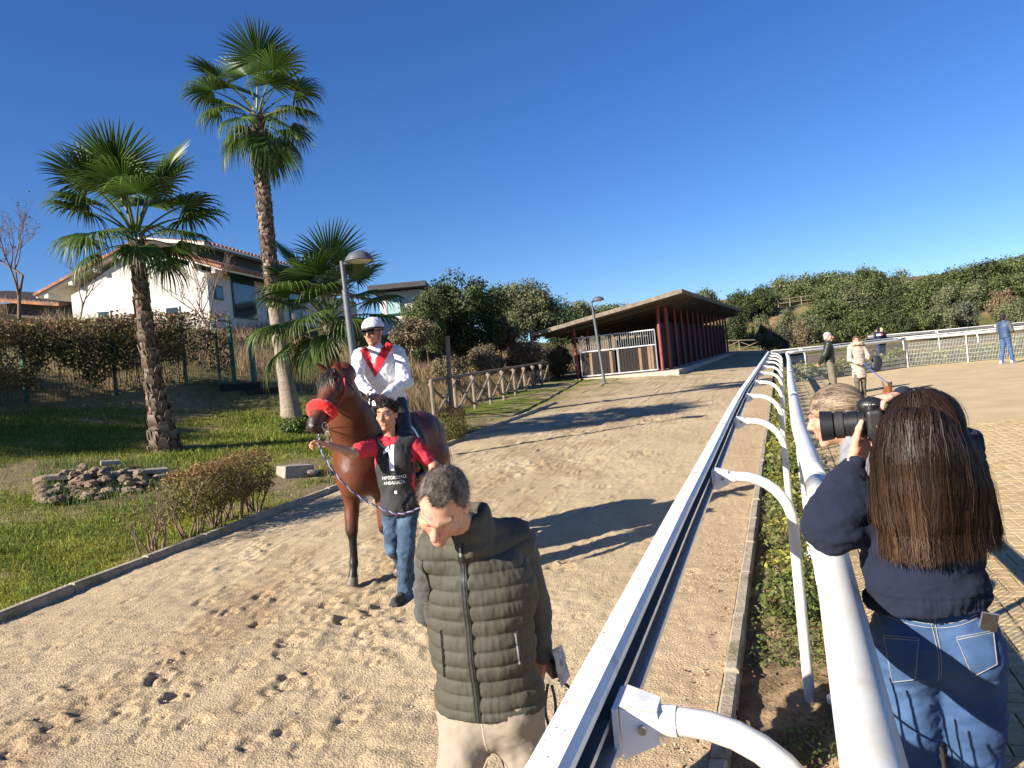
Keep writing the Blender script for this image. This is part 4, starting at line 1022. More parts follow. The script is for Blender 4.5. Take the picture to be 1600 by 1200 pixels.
# ================================================================== rustic timber fences
m_timber = mat('weathered_timber', (.21, .165, .125), .92, .35, 6, .5, 25, stretch=(5, 5, 1))
def rustic(label, pts, h, n, r=.055, cross=True, mids=0):
    pts = np.asarray(pts, float); L = np.concatenate(([0], np.cumsum(np.linalg.norm(np.diff(pts[:, :2], axis=0), axis=1)))); S = np.linspace(0, L[-1], n + 1); Q = np.stack([np.interp(S, L, pts[:, k]) for k in range(3)], 1)
    t = thing('rustic_fence', label, 'fence', Q[0])
    for k, p in enumerate(Q):
        V, F = MB().tube([p - up * .2, p + up * h], r, 8).get(); part(t, 'post', V, F, m_timber)
        if k == n: break
        b = Q[k + 1]
        V, F = MB().tube([p + up * (h - .03), b + up * (h - .03)], r * .8, 8).get(); part(t, 'top_rail', V, F, m_timber)
        if cross:
            off = np.cross(unit(b - p), up) * r * 1.2
            V, F = MB().tube([p + up * .1 + off, b + up * (h - .15) + off], r * .7, 7).get(); part(t, 'brace', V, F, m_timber)
            V, F = MB().tube([p + up * (h - .15) - off, b + up * .1 - off], r * .7, 7).get(); part(t, 'brace', V, F, m_timber)
        for j in range(mids):
            V, F = MB().tube([p + up * h * (j + 1) / (mids + 1), b + up * h * (j + 1) / (mids + 1)], r * .7, 6).get(); part(t, 'rail', V, F, m_timber)
    return t
fa = hit(679, 655); fz = hit(858, 597)
rustic('rustic crossed pole fence between the horse and the shed', [fa, fz], 1.18, 9, .06)
tp = at(706, 655, fa[1] + 1.5); tp[2] = float(zg(tp[0], tp[1])); t = thing('timber_post', 'tall lone timber pole beside the rustic fence', 'post', tp)
V, F = MB().tube([tp - up * .3, at(699, 527, tp[1])], .07, 10).get(); part(t, 'pole', V, F, m_timber)
V, F = MB().tube([at(699, 527, tp[1]) - up * .01, at(699, 527, tp[1]) + up * .03], .078, 10).get(); part(t, 'cap', V, F, m_timber)
yy = 88.5; pts = [(x, yy - .06 * (x - 24), float(zg(x, yy - .06 * (x - 24)))) for x in np.arange(22, 46, 2.)]
rustic('distant crossed timber fence closing the end of the sandy track', pts, 1.25, 9, .07)
pts = [(*(at(u, 480, 104)[:2]), 0) for u in np.linspace(1125, 1290, 12)]; pts = [(p[0], p[1], float(zg(p[0], p[1]))) for p in pts]
rustic('distant plain timber rail fence on the hillside terrace', pts, 1.2, 9, .08, cross=False, mids=1)

# ================================================================== green mesh fence and creeper
m_green = mat('green_paint', (.012, .10, .075), .5, .15, 8)
m_gwire = mat('green_wire', (.015, .08, .06), .6, .1, 8)
FP = [hit(u, v) for u, v in ((-90, 645), (42, 630), (182, 617), (292, 602))]
FP.append(hit(366, 603)); FP.insert(0, FP[0] + (FP[0] - FP[1]))
t = thing('mesh_fence', 'green wire mesh fence with square posts overgrown by creeper', 'fence', FP[0])
for p in FP:
    V, F = MB().box(p + up * .95, (.075, .075, 2.3)).get(); po = part(t, 'post', V, F, m_green)
    V, F = MB().box(p + up * 2.11, (.085, .085, .02)).get(); sub(po, 'cap', V, F, m_green)
for k in range(len(FP) - 1):
    a, b = FP[k].copy(), FP[k + 1].copy(); mb = MB(); n = 30
    for j in range(1, n): p = a + (b - a) * j / n; mb.bar(p + up * .05, p + up * 1.98, .008, .008)
    for z in np.arange(.05, 2.0, .19): mb.bar(a + up * z, b + up * z, .008, .008)
    V, F = mb.get(); part(t, 'mesh_panel', V, F, m_gwire)
ga = FP[-1] + (.04, .03, 0); gb = hit(398, 601)
t = thing('garden_gate', 'green framed gate at the right end of the mesh fence', 'gate', ga)
V, F = MB().bar(ga + up * -.05, ga + up * 2.0, .06, .06).bar(gb + up * -.1, gb + up * 1.5, .14, .14).bar(ga + up * .05 , gb + up * .05, .05, .05).get(); part(t, 'frame', V, F, m_green)
pa = ga + (FP[-2] - FP[-1]) * .33; V, F = MB().bar(pa, pa + up * 2.0, .06, .06).bar(pa + up * 1.97, ga + up * 1.97, .06, .05).bar(pa + up * .1, ga + up * .1, .05, .05).get(); part(t, 'leaf_frame', V, F, m_green)
# steps / sleeper edge below the gate
for k, (u0, v0, u1, v1) in enumerate(((345, 609, 405, 604), (385, 615, 440, 612))):
    a = hit(u0, v0); b = hit(u1, v1); tt = thing('sleeper', ('dark timber sleeper step below the green gate', 'lower dark sleeper step towards the tall palm')[k], 'step', a); V, F = MB().bar(a + up * .03, b + up * .03, .22, .18).bar(a + up * .13, b + up * .13, .2, .02).get(); part(tt, 'beam', V, F, m_board)
# creeper: one mass of leaves on the mesh, thick at the top
t = thing('creeper', 'brown and olive creeper hedge smothering the green mesh fence', 'hedge', FP[1])
g = np.random.default_rng(77); C = []; N = []; cc = []; zz = []
for k in range(len(FP) - 1):
    a, b = FP[k], FP[k + 1]; n = 9000 if k < 4 else 2000; f = g.random(n); zf = g.random(n) ** .75; th = .18 + .25 * zf ** 3
    p = a + (b - a) * f[:, None]; d = unit(b - a); nr = np.array((d[1], -d[0], 0)); o = g.normal(0, 1, n) * th
    p = p + nr * o[:, None]; p[:, 2] += .05 + zf * 2.12 + .10 * fbm(p * (1, 1, 0), 1.6, 91)
    keep = (fbm(p, 1.5, 93) + (zf - .62) * 1.3 > -.35); C.append(p[keep]); N.append(np.where(o[keep, None] > 0, nr, -nr)); zz.append(zf[keep])
C = np.concatenate(C); N = np.concatenate(N); zz = np.concatenate(zz); V, F = leaf_quads(C, N, .042, g)
tt = np.clip(.5 + fbm(C, 1.1, 95) + g.normal(0, .25, len(C)), 0, 1); col = mixc((.055, .055, .022), (.14, .105, .05), tt); col = mixc(col, (.20, .10, .06), np.clip((zz - .75) * 3 + g.normal(0, .25, len(C)), 0, .8)); col = mixc(col, (.11, .14, .03), (g.random(len(C)) < .15) * 1.)
part(t, 'foliage', V, F, m_leaf, col=np.repeat(col * 1.3 * g.uniform(.5, 1.5, (len(C), 1)), 4, 0))
mb = MB(); gg = random.Random(5)
for k in range(90):
    i = gg.randrange(len(FP) - 2); p = FP[i] + (FP[i + 1] - FP[i]) * gg.random() + (gg.gauss(0, .1), gg.gauss(0, .1), 0); pts = [p]
    for j in range(6): pts.append(pts[-1] + np.array((gg.gauss(0, .12), gg.gauss(0, .05), .33)))
    mb.tube(pts, np.linspace(.012, .004, 7), 4, False)
V, F = mb.get(); part(t, 'stem', V, F, m_twig)

# bare trees by the house
bt = at(28, 500, 24); bare_tree('bare leafless tree at the far left before the brown roof', (bt[0], 24, float(zg(bt[0], 24))), 5.2, 3, lean=(.05, 0))
bt = at(318, 480, 26); bare_tree('bare leafless tree before the right half of the white gable', (bt[0], 26, float(zg(bt[0], 26)) + .0), 4.6, 8, lean=(-.25, 0))
bt = at(120, 490, 30); bare_tree('small bare tree before the left corner of the white gable', (bt[0], 30, float(zg(bt[0], 30))), 3.6, 12, lean=(.35, 0))

# ================================================================== the white house
m_wall = mat('white_block_wall', (.60, .575, .52), .85, .06, 3, .15, 30)
m_tile = mat('roof_tile', (.42, .17, .09), .85, .3, 5, .2, 30, col2=(.22, .12, .08), c2scale=2)
m_fasc = mat('fascia', (.72, .70, .66), .7, .08, 5)
m_wood = mat('fascia_and_shade', (.05, .045, .045), .7, .2, 5)
m_glass = mat('window_glass', (.02, .04, .04), .08, .0, 5, spec=.8)
HY = 36.0; hp = lambda u, v, dy=0.: at(u, v, HY + dy)
e = unit(np.array((.22, .975, 0)))                    # direction of the long side
t = thing('house', 'white gabled house with terracotta roof on the bank', 'house', (*hp(215, 500)[:2], float(hp(215, 500)[2]) - 1.5))
bl, tl, ap, trr, br = hp(111, 492), hp(111, 462), hp(214, 390), hp(322, 424), hp(328, 494)
br[0] = trr[0]; bl[0] = tl[0]; bl[2] -= 2; br[2] -= 2
gab = np.array([bl, br, trr, ap, tl]); dep = e * 17
V = np.concatenate((gab, gab + dep)); part(t, 'wall', V, [np.array([(0, 1, 2, 4), (1, 6, 7, 2), (5, 0, 4, 9)]), np.array([(4, 2, 3)])], m_wall)
# courses of blocks standing slightly proud of the joints
mbk = 0
for r_ in range(6):
    z0 = hp(220, 484)[2] + r_ * .40 - .35; xs = np.arange(bl[0] + .05 + (r_ % 2) * .25, br[0] - .5, .5)
    for x0 in xs:
        zr = np.interp(x0 + .25, [tl[0], ap[0], trr[0]], [tl[2], ap[2], trr[2]])
        if z0 + .4 > zr - .1: continue
        V, F = MB().box((x0 + .245, HY + .006, z0 + .195), (.492, .02, .392)).get(); part(t, 'block', V, F, m_wall)
def slab(p, q, d, th, ov=.0):                        # roof slab from eave p to ridge q, extruded along d
    n = np.cross(q - p, d); n = unit(n); n = n if n[2] > 0 else -n
    V = np.array([p, q, q + d, p + d, p + n * th, q + n * th, q + d + n * th, p + d + n * th]); return V, [(0, 3, 2, 1), (4, 5, 6, 7), (0, 1, 5, 4), (1, 2, 6, 5), (2, 3, 7, 6), (3, 0, 4, 7)], n
f0 = np.array((0, -.32, 0)); dd = e * 18
for nm, eave, rid in (('l', hp(64, 467), ap.copy()), ('r', hp(350, 424), ap.copy())):
    ev = eave + f0; rg_ = rid + f0 + up * .12; V, F, nrm = slab(ev, rg_, dd, .14); rf = part(t, 'roof', V, F, m_fasc)
    L = np.linalg.norm(rg_ - ev); nt = max(4, int(np.linalg.norm(dd) / .3)); sl = (rg_ - ev)
    for k in range(nt):                              # tile rows
        a = ev + dd * (k + .5) / nt + nrm * .17; V, F = tube([a - sl / L * .08, a + sl], .12, 8, True, .6, ref=nrm); sub(rf, 'tile_row', V, F, m_tile, smooth=True)
    V, F = MB().bar(ev + nrm * .16 - dd * .004, rg_ + nrm * .16 - dd * .004, .14, .12).get(); sub(rf, 'verge_tile', V, F, m_tile)
    for k in range(4):                               # purlin ends
        a = ev + sl * (k + .35) / 4 - nrm * .12; V, F = MB().bar(a, a + np.array((0, 1.0, 0)), .18, .22).get(); part(t, 'purlin', V, F, m_fasc)
# windows on the gable and the shaded side wall
for (u, v, w, h) in ((270, 490, .55, .55), (163, 494, .5, .4)):
    c = hp(u, v); V, F = MB().box(c + (0, -.03, 0), (w + .12, .06, h + .12)).get(); wf = part(t, 'window', V, F, m_fasc); V, F = MB().box(c + (0, -.05, 0), (w, .05, h)).get(); sub(wf, 'pane', V, F, m_glass)
sidev = np.array((e[1], -e[0], 0))
def sp(d, z): return br + e * d + sidev * .02 + up * z
zb = hp(330, 494)[2] - br[2]
for (d0, d1, z0, z1) in ((.5, 1.1, .9, 1.5), (2.0, 4.0, .1, 2.3), (5.2, 6.6, .3, 2.2), (7.6, 9.0, .3, 2.2)):
    a, b = sp(d0, zb + z0), sp(d1, zb + z1); c = (a + b) / 2; w = d1 - d0; R = np.stack((e, -sidev, up), 1)
    V, F = MB().box(c, (w + .1, .08, z1 - z0 + .1), R).get(); wf = part(t, 'window', V, F, m_green); V, F = MB().box(c + sidev * .03, (w - .06, .06, z1 - z0 - .06), R).get(); sub(wf, 'pane', V, F, m_glass)
# raised roof behind the ridge; clerestory wall coloured dark to stand for its shade
a, b = hp(300, 402, 3), hp(302, 386, 3); c = hp(306, 384, 3)
d2 = e * 17
q = np.array([c - up * 1.0, c, c + d2, c + d2 - up * 1.0]); V = np.concatenate((q, q + np.array((-4, 1, 0)))); part(t, 'clerestory', V, [(0, 3, 2, 1), (4, 5, 6, 7), (0, 1, 5, 4), (1, 2, 6, 5), (2, 3, 7, 6), (3, 0, 4, 7)], m_wood)
pv = np.array((.6, -.5, -.10)); V, F, nrm = slab(c + pv, c + np.array((-4, 1, .9)), d2 * 1.02, .14); rf = part(t, 'upper_roof', V, F, m_fasc)
nt = int(np.linalg.norm(d2) / .35)
for k in range(nt):
    a = c + pv + d2 * (k + .5) / nt + nrm * .16; V, F = tube([a, a + np.array((-4.3, 1.8, .96))], .12, 6, True, .6, ref=nrm); sub(rf, 'tile_row', V, F, m_tile)
# wing at the right behind the palm
wb = at(604, 500, 46); q0 = at(596, 446, 46); q1 = at(652, 468, 46); V, F = MB().box(((q0 + q1) / 2 + (0, 1.5, -1.2)), (abs(q1[0] - q0[0]) + .4, 3, 2.6)).get(); part(t, 'wing', V, F, m_fasc)
V, F = MB().box(((q0 + q1) / 2 + (0, 1.2, .3)), (abs(q1[0] - q0[0]) + 1.4, 4.4, .3)).get(); part(t, 'wing_roof', V, F, m_wood)
c = at(616, 478, 46); V, F = MB().box(c + (0, -.06, 0), (.9, .1, 1.1)).get(); wf = part(t, 'window', V, F, m_green); V, F = MB().box(c + (0, -.09, 0), (.75, .1, .95)).get(); sub(wf, 'pane', V, F, mat('pale_glass', (.35, .5, .5), .15, .1, 4))
# second house further left
LY = 44.; t2 = thing('outbuilding', 'low dark building with brown tiled roof at the far left', 'building', (*at(40, 490, LY)[:2], float(zg(at(40, 490, LY)[0], LY))))
a, b = at(-60, 447, LY), at(108, 458, LY); V, F, nrm = slab(at(-60, 470, LY) + (0, -1, 0), a + (0, 4, 0), b - a, .16); rf = part(t2, 'roof', V, F, m_tile)
n_ = 24
for k in range(n_):
    p = at(-60, 470, LY) + (0, -1, 0) + (b - a) * (k + .5) / n_ + nrm * .17; V, F = tube([p, p + (a + (0, 4, 0) - at(-60, 470, LY) - (0, -1, 0))], .13, 6, True, .6, ref=nrm); sub(rf, 'tile_row', V, F, mat('old_tile', (.20, .13, .09), .9, .3, 4))
V, F = MB().box((at(20, 495, LY) + (0, 2.0, -.6)), (7.5, 4, 2.8)).get(); part(t2, 'wall', V, F, m_wood)

# ================================================================== stones and slabs on the lawn
m_stone = mat('field_stone', (.15, .108, .068), .95, .35, 5, .6, 25, col2=(.23, .175, .12), c2scale=3)
def stone(c, s, g, flat=.7):
    n1, n2 = 8, 6; V = [(0, 0, flat)]
    for i in range(1, n2):
        th = PI * i / n2
        for j in range(n1): ph = 2 * PI * (j + .5 * (i % 2)) / n1; V.append((math.sin(th) * math.cos(ph), math.sin(th) * math.sin(ph), math.cos(th) * flat))
    V.append((0, 0, -flat)); V = np.array(V); V *= 1 + .38 * fbm(V + g.uniform(0, 99), 1.5, 3)[:, None]; V *= np.array((g.uniform(.8, 1.3), g.uniform(.7, 1.1), g.uniform(.7, 1))) * s
    a = g.uniform(0, 6.28); R = np.array(((math.cos(a), -math.sin(a), 0), (math.sin(a), math.cos(a), 0), (0, 0, 1))); V = V @ R.T + c
    F = [(0, 1 + j, 1 + (j + 1) % n1, 1 + (j + 1) % n1) for j in range(n1)]; L = 1 + (n2 - 2) * n1
    for i in range(n2 - 2):
        for j in range(n1): F.append((1 + i * n1 + j, 1 + (i + 1) * n1 + j, 1 + (i + 1) * n1 + (j + 1) % n1, 1 + i * n1 + (j + 1) % n1))
    F += [(len(V) - 1, L + (j + 1) % n1, L + j, L + j) for j in range(n1)]
    return V, np.array(F)
g = random.Random(15); sc_ = hit(160, 768); t = thing('stone_heap', 'heap of rough brown field stones with broken slabs on the lawn', 'stones', sc_)
n_st = 0
for k in range(230):
    u = 60 + 195 * g.random(); v = 738 + 52 * g.random(); f = (u - 60) / 195
    if v < 730 + 40 * abs(f - .55) or v > 793 - 26 * f: continue
    p = hit(u, v); s = g.uniform(.05, .13); V, F = stone(p + up * s * .35, s, g); part(t, 'stone', V, F, m_stone, smooth=False); n_st += 1
for k in range(26):
    u = 95 + 130 * g.random(); v = 745 + 25 * g.random(); p = hit(u, v); s = g.uniform(.07, .13); V, F = stone(p + up * g.uniform(.12, .22), s, g); part(t, 'stone', V, F, m_stone)
m_slab = mat('broken_slab', (.27, .235, .19), .92, .25, 5, .5, 30)
for (u0, v0, u1, v1, w, dz) in ((175, 752, 262, 746, .35, .13), (72, 758, 108, 756, .5, .12), (158, 736, 188, 734, .35, .14)):
    a = hit(u0, v0) + up * dz; b = hit(u1, v1) + up * dz; V, F = MB().bar(a, b, w, .07).get(); V += .012 * vnoise(V * 9)[:, None]; part(t, 'slab', V, F, m_slab)
a = hit(440, 745); b = hit(484, 741); t = thing('concrete_block', 'weathered concrete slab lying on the lawn by the shrubs', 'slab', a); V, F = MB().bar(a + up * .08, b + up * .08, .45, .22).get(); V += .015 * vnoise(V * 7)[:, None]; part(t, 'slab', V, F, m_slab); V, F = stone(b + up * .05 + (.1, -.2, 0), .12, g); part(t, 'fragment', V, F, m_slab)
# tufts of taller grass round the stones
n = 2600; u = rng.uniform(60, 270, n); v = rng.uniform(722, 800, n); kk = rng.random(n) < np.where(v < 742, .8, .25); C = np.array([hit(a, b) for a, b in zip(u[kk][:420], v[kk][:420])]); C = np.repeat(C, 6, 0) + rng.normal(0, .04, (len(C) * 6, 3)) * (1, 1, 0)
V, F, cc = blades(C, rng.uniform(.06, .22, len(C)), np.full(len(C), .008), np.array((.10, .14, .035)) * rng.uniform(.6, 1.6, (len(C), 1)), .7)
tag(link('tall_grass', mk_mesh('tall_grass', V, F, m_grass, col=cc)), 'taller grass tufts growing round the stone heap', 'grass', kind='stuff')
# ================================================================== people: shared anatomy
m_skin = mat('skin', (1, 1, 1), .5, .08, 30, .15, 220, attr='Col', sub=.08, spec=.35)
SKIN = np.array((.50, .27, .175))
def rot(ax, a):
    ax = unit(ax); c, s = math.cos(a), math.sin(a); x, y, z = ax
    return np.array(((c + x * x * (1 - c), x * y * (1 - c) - z * s, x * z * (1 - c) + y * s), (y * x * (1 - c) + z * s, c + y * y * (1 - c), y * z * (1 - c) - x * s), (z * x * (1 - c) - y * s, z * y * (1 - c) + x * s, c + z * z * (1 - c))))
def add_head(G, c, R, s=1.0, jaw=1.0, nose=1.0, fem=False):
    """head in a grid; R columns: the person's right, forward, up; c between the ears"""
    L = lambda x, y, z: np.asarray(c) + R @ (np.array((x, y, z)) * s)
    e = lambda p, r, k=.02, cut=False: G.ell(L(*p), np.array(r) * s, R, k * s, cut)
    e((0, -.018, .042), (.077, .097, .083)); e((0, .012, -.01), (.066, .082, .085), .03); e((0, .035, -.055), (.052 * jaw, .055, .062), .03)
    e((0, .074, -.108), (.024, .020, .018), .025)
    for q in (-1, 1):
        e((q * .048 * jaw, .008, -.070), (.020, .034, .026), .03); e((q * .043, .066, -.020), (.022, .020, .018), .025)
        G.cone(L(q * .010, .098, .026), L(q * .047, .078, .030), .011 * s, .008 * s, .014 * s)
    for q in (-1, 1): e((q * .031, .104, .004), (.020, .020, .014), .012, True)
    for q in (-1, 1): e((q * .031, .079, .003), (.0155, .0155, .0145), .004)
    G.cone(L(0, .096, .016), L(0, .119 + .006 * (nose - 1), -.028), .0085 * s, .0125 * s * nose, .012 * s)
    for q in (-1, 1): e((q * .0125, .104, -.034), (.0085, .011, .008), .008)
    e((0, .100, -.046), (.010, .006, .010), .01)
    G.cone(L(-.019, .091, -.060), L(.019, .091, -.060), .0062 * s, None, .008 * s); G.cone(L(0, .094, -.060), L(0, .0945, -.060), .007 * s, None, .008 * s)
    G.cone(L(-.016, .091, -.074), L(.016, .091, -.074), .0072 * s, None, .008 * s); G.cone(L(-.022, .1005, -.067), L(.022, .1005, -.067), .0028 * s, None, .003 * s, True)
    for q in (-1, 1):
        Re = R @ rot((0, 0, 1), q * .35); G.ell(L(q * .080, -.012, -.006), np.array((.010, .020, .033)) * s, Re, .006 * s); G.ell(L(q * .089, -.008, -.004), np.array((.006, .010, .019)) * s, Re, .005 * s, True)
def head_colour(V, c, R, s=1.0, tone=SKIN, brow=(.05, .035, .025), stubble=0., lips=(.45, .16, .12), eyes=True):
    q = (V - np.asarray(c)) @ R / s; x, y, z = np.abs(q[:, 0]), q[:, 1], q[:, 2]; col = np.tile(tone, (len(V), 1)) * (1 + .08 * vnoise(q, 40))[:, None]
    g = lambda v, w: np.exp(-(v / w) ** 2)
    f = (y > .03)
    red = np.clip(.5 * g(np.hypot(x - .045, z + .03), .03) + .55 * g(np.hypot(x, z + .030), .02), 0, 1) * f; col = mixc(col, tone * (1.05, .72, .66), red * .8)
    if stubble: col = mixc(col, tone * (.62, .60, .62), stubble * f * np.clip(sstep(-.040, -.062, z) if False else (1 - sstep(-.075, -.045, z)), 0, 1) * .6)
    col = mixc(col, lips, np.clip(g(z + .067, .011) * g(x, .022) * 1.3, 0, 1) * (y > .078))
    by = .033 + .006 * np.cos((x - .03) * 60); col = mixc(col, brow, np.clip(1.25 * g(z - by, .0065) * (x > .010) * (x < .054), 0, .92) * f)
    if eyes:
        r = np.hypot((x - .031) / .0145, (z - .003) / .0060); m = (y > .078) & (r < 1); col[m] = (.55, .50, .46); ir = np.hypot(x - .031, z - .003); col[m & (ir < .0062)] = (.035, .022, .015)
        col = mixc(col, (.07, .04, .03), np.clip(g(r - 1.08, .20), 0, 1) * .8 * (y > .07) * (z > -.006))
    return col
def add_hand(G, w, fwd, palm_n, thumb, s=1.0, curl=(.5, .5, .5, .5), tcurl=.4, spread=.06):
    """w wrist, fwd towards the fingers, palm_n out of the palm, thumb +1/-1 along cross(fwd, palm_n)"""
    f = unit(fwd); n = unit(np.asarray(palm_n) - f * (np.asarray(palm_n) @ f)); sd = np.cross(f, n) * thumb
    w = np.asarray(w, float); L = lambda a, b, c: w + (f * a + sd * b + n * c) * s
    G.cone(L(-.02, 0, 0), L(.03, 0, 0), .027 * s, .030 * s, .02 * s, flat=n, fl=.72)
    R = np.stack((f, sd, n), 1); G.ell(L(.055, 0, .002), np.array((.046, .042, .017)) * s, R, .015 * s)
    G.ell(L(.035, .028, .010), np.array((.030, .018, .017)) * s, R, .012 * s)
    for k, (b, ln, r) in enumerate(((.031, .074, .0088), (.0105, .083, .0090), (-.0105, .077, .0086), (-.031, .060, .0076))):
        p = L(.088 - .006 * abs(k - 1), b, 0.); c = curl[k]; a = c * .75; d = f * math.cos(spread * (1.5 - k)) + sd * math.sin(spread * (1.5 - k)); pts = [L(.06, b * .95, 0), p]; rs = [r * 1.05 * s, r * 1.05 * s]
        for j, (q, inc) in enumerate(((.46, c * 1.0), (.30, c * .9), (.24, 0))):
            p = p + (d * math.cos(a) + n * math.sin(a)) * ln * q * s; pts.append(p); rs.append(r * s * (1 - .09 * (j + 1))); a += inc
        G.chain(pts, rs, .004 * s)
    p0 = L(.022, .030, .008); d1 = unit(f * .62 + sd * .70 + n * .30); p1 = p0 + d1 * .042 * s; d2 = unit(d1 + f * .55 * tcurl + n * .7 * tcurl - sd * .35 * tcurl); p2 = p1 + d2 * .032 * s; d3 = unit(d2 + n * .5 * tcurl + f * .2 - sd * .3 * tcurl); p3 = p2 + d3 * .024 * s
    G.chain([p0, p1, p2, p3], [.0135 * s, .0115 * s, .0100 * s, .0078 * s], .006 * s)
def bbox(pts, m): P_ = np.asarray(pts); return P_.min(0) - m, P_.max(0) + m
def cap_hair(c, R, s, h, thick, front, side, back, noise=.006, nf=60, seed=1, cut_extra=None):
    """short hair as a cap on the skull; front, side, back: lower limits of the hairline in head units"""
    c = np.asarray(c, float); G = Grid(c - .17 * s, c + .18 * s, h); G.ell(c + R @ (np.array((0, -.018, .042)) * s), (np.array((.077, .097, .083)) + thick) * s, R, 0)
    G.ell(c + R @ (np.array((0, -.055, -.015)) * s), (np.array((.068, .055, .085)) + thick * .7) * s, R, .02 * s)
    sl, g = G._box(G.lo, G.lo + G.n * G.h); q = (g - c) @ R / s; x, y, z = np.abs(q[..., 0]), q[..., 1], q[..., 2]
    lim = np.where(y > .0, front + (side - front) * np.clip((.075 - y) / .075, 0, 1) ** 1.5, side + (back - side) * np.clip(-y / .07, 0, 1))
    if cut_extra is not None: lim = cut_extra(x, y, z, lim)
    G.a = np.maximum(G.a, ((lim - z) * s * .7).astype(np.float32)); V, F = G.mesh(); n = vnormals(V, F)
    V = V + n * (noise * s * (fbm(((V - c) @ R) * (1, .55, .8), nf, seed, 3)))[:, None]
    return V, F
def tufts(V, F, n, ln, w, dirf, g, col, name, t, m, jit=.35):
    """short strands growing from a surface"""
    nr = vnormals(V, F); i = g.integers(0, len(V), n); P0 = V[i]; N = nr[i]; D = dirf(P0, N) + g.normal(0, jit, (n, 3)); D /= np.linalg.norm(D, axis=1)[:, None]; seg = 4
    f = np.linspace(0, 1, seg)[None, :, None]; L = (ln * g.uniform(.5, 1.2, n))[:, None, None]
    paths = P0[:, None] - N[:, None] * .002 + (N[:, None] * .55 * (1 - f) + D[:, None]) * f * L
    V2, F2 = strands(N, paths, np.full(n, w), seg); cc = np.repeat(col(P0) * g.uniform(.6, 1.5, (n, 1)), seg * 2, 0)
    return part(t, name, V2, F2, m, col=cc)
m_hair = mat('hair', (1, 1, 1), .62, .1, 30, attr='Col', spec=.25)
def cloth(name, col, rough=.85, var=.1, scale=12, bump=.25, bs=250, **k): return mat(name, col, rough, var, scale, bump, bs, **k)
def wrinkle(V, F, amp, f, seed, stretch=(1, 1, 1)):
    n = vnormals(V, F); return V + n * (amp * fbm(V * stretch, f, seed, 3))[:, None]
def shoe(G, heel, toe, s=1.0, up_=(0, 0, 1)):
    heel = np.asarray(heel, float); toe = np.asarray(toe, float); f = unit(toe - heel); u = np.asarray(up_, float)
    G.cone(heel + u * .035 * s, toe + u * .028 * s, .036 * s, .034 * s, .02); G.cone(heel + u * .045 * s, heel + u * .085 * s + f * .02, .036 * s, .038 * s, .02); G.cone(heel + u * .075 * s + f * .03, heel + f * .12 * s + u * .05 * s, .034 * s, .03 * s, .02)
UP = np.array((0, 0, 1.))
def mid(a, b, f=.5): return np.asarray(a) * (1 - f) + np.asarray(b) * f
def torso(G, J, R, w=.18, d=.12, k=.05, hipw=1.0, chestw=1.0, belly=0.):
    pel, ch, nk = J['pel'], J['chest'], J['neck']; m = mid(pel, ch)
    ax = unit(ch - pel); r = unit(R[:, 0] - ax * (R[:, 0] @ ax)); Rt = np.stack((r, np.cross(ax, r), ax), 1)
    G.ell(pel, (w * .93 * hipw, d * .98, .16), Rt, k); G.ell(m + Rt[:, 1] * belly, (w * .88, d * .97, .20), Rt, k); G.ell(ch, (w * chestw, d * 1.02, .20), Rt, k)
    G.cone(mid(J['sR'], nk, .12), mid(J['sL'], nk, .12), w * .40, None, k, flat=R[:, 1], fl=.95); G.cone(mid(ch, nk, .4), nk, w * .50, w * .36, k)
def limbs(G, J, ra, rl, k=.02, arms=('R', 'L'), legs=('R', 'L'), upto=1.0):
    for s in arms:
        G.chain([J['s' + s], J['e' + s]] + ([J['w' + s]] if upto >= 1 else []), ra, k)
    for s in legs: G.chain([J['h' + s], J['k' + s], J['a' + s]], rl, k)
def body(t, J, R, hc, Rh, s=1.0, h=.010, hf=.0035, hands=(), tone=SKIN, hcol={}, hd={}, neckr=.052, arm=(.046, .036, .026)):
    allp = [J[k] for k in J]; lo, hi = bbox(allp, .2); hi = np.maximum(hi, np.asarray(hc) + .01)
    G = Grid(lo, hi, h); torso(G, J, R, .155, .10, .04); limbs(G, J, arm, (.075, .052, .034), .02)
    for q in 'RL': G.cone(J['a' + q] - UP * .04, J['a' + q] + R[:, 1] * .09 - UP * .055, .024, .018, .02)
    G.cone(J['neck'] - UP * .04, mid(J['neck'], hc, .6), neckr + .004, neckr - .004, .03)
    ms = [G.mesh()]
    lo, hi = bbox([np.asarray(hc), J['neck']], .145); G = Grid(lo, hi, hf); add_head(G, hc, Rh, s, **hd); G.cone(J['neck'] - UP * .03, np.asarray(hc) + Rh @ np.array((0, -.022, -.05)) * s, neckr, neckr * .95, .035); V, F = G.mesh(); V = relax(V, F, 1, .4); ms.append((V, F)); nh = len(ms[0][0])
    for (w, f, n, th, kw) in hands:
        w = np.asarray(w, float); G = Grid(w - .2, w + .2, hf * .9 if hf < .005 else hf); add_hand(G, w, f, n, th, **kw); ms.append(G.mesh())
    V, F = joinm(*ms); col = np.tile(tone, (len(V), 1)) * (1 + .07 * vnoise(V, 35))[:, None]
    e = nh + len(ms[1][0]); col[nh:e] = head_colour(V[nh:e], hc, Rh, s, tone, **hcol)
    return part(t, 'body', V, F, m_skin, smooth=True, col=col)
def band(name, t, V, F, m, **k): return part(t, name, V, F, m, smooth=True, **k)
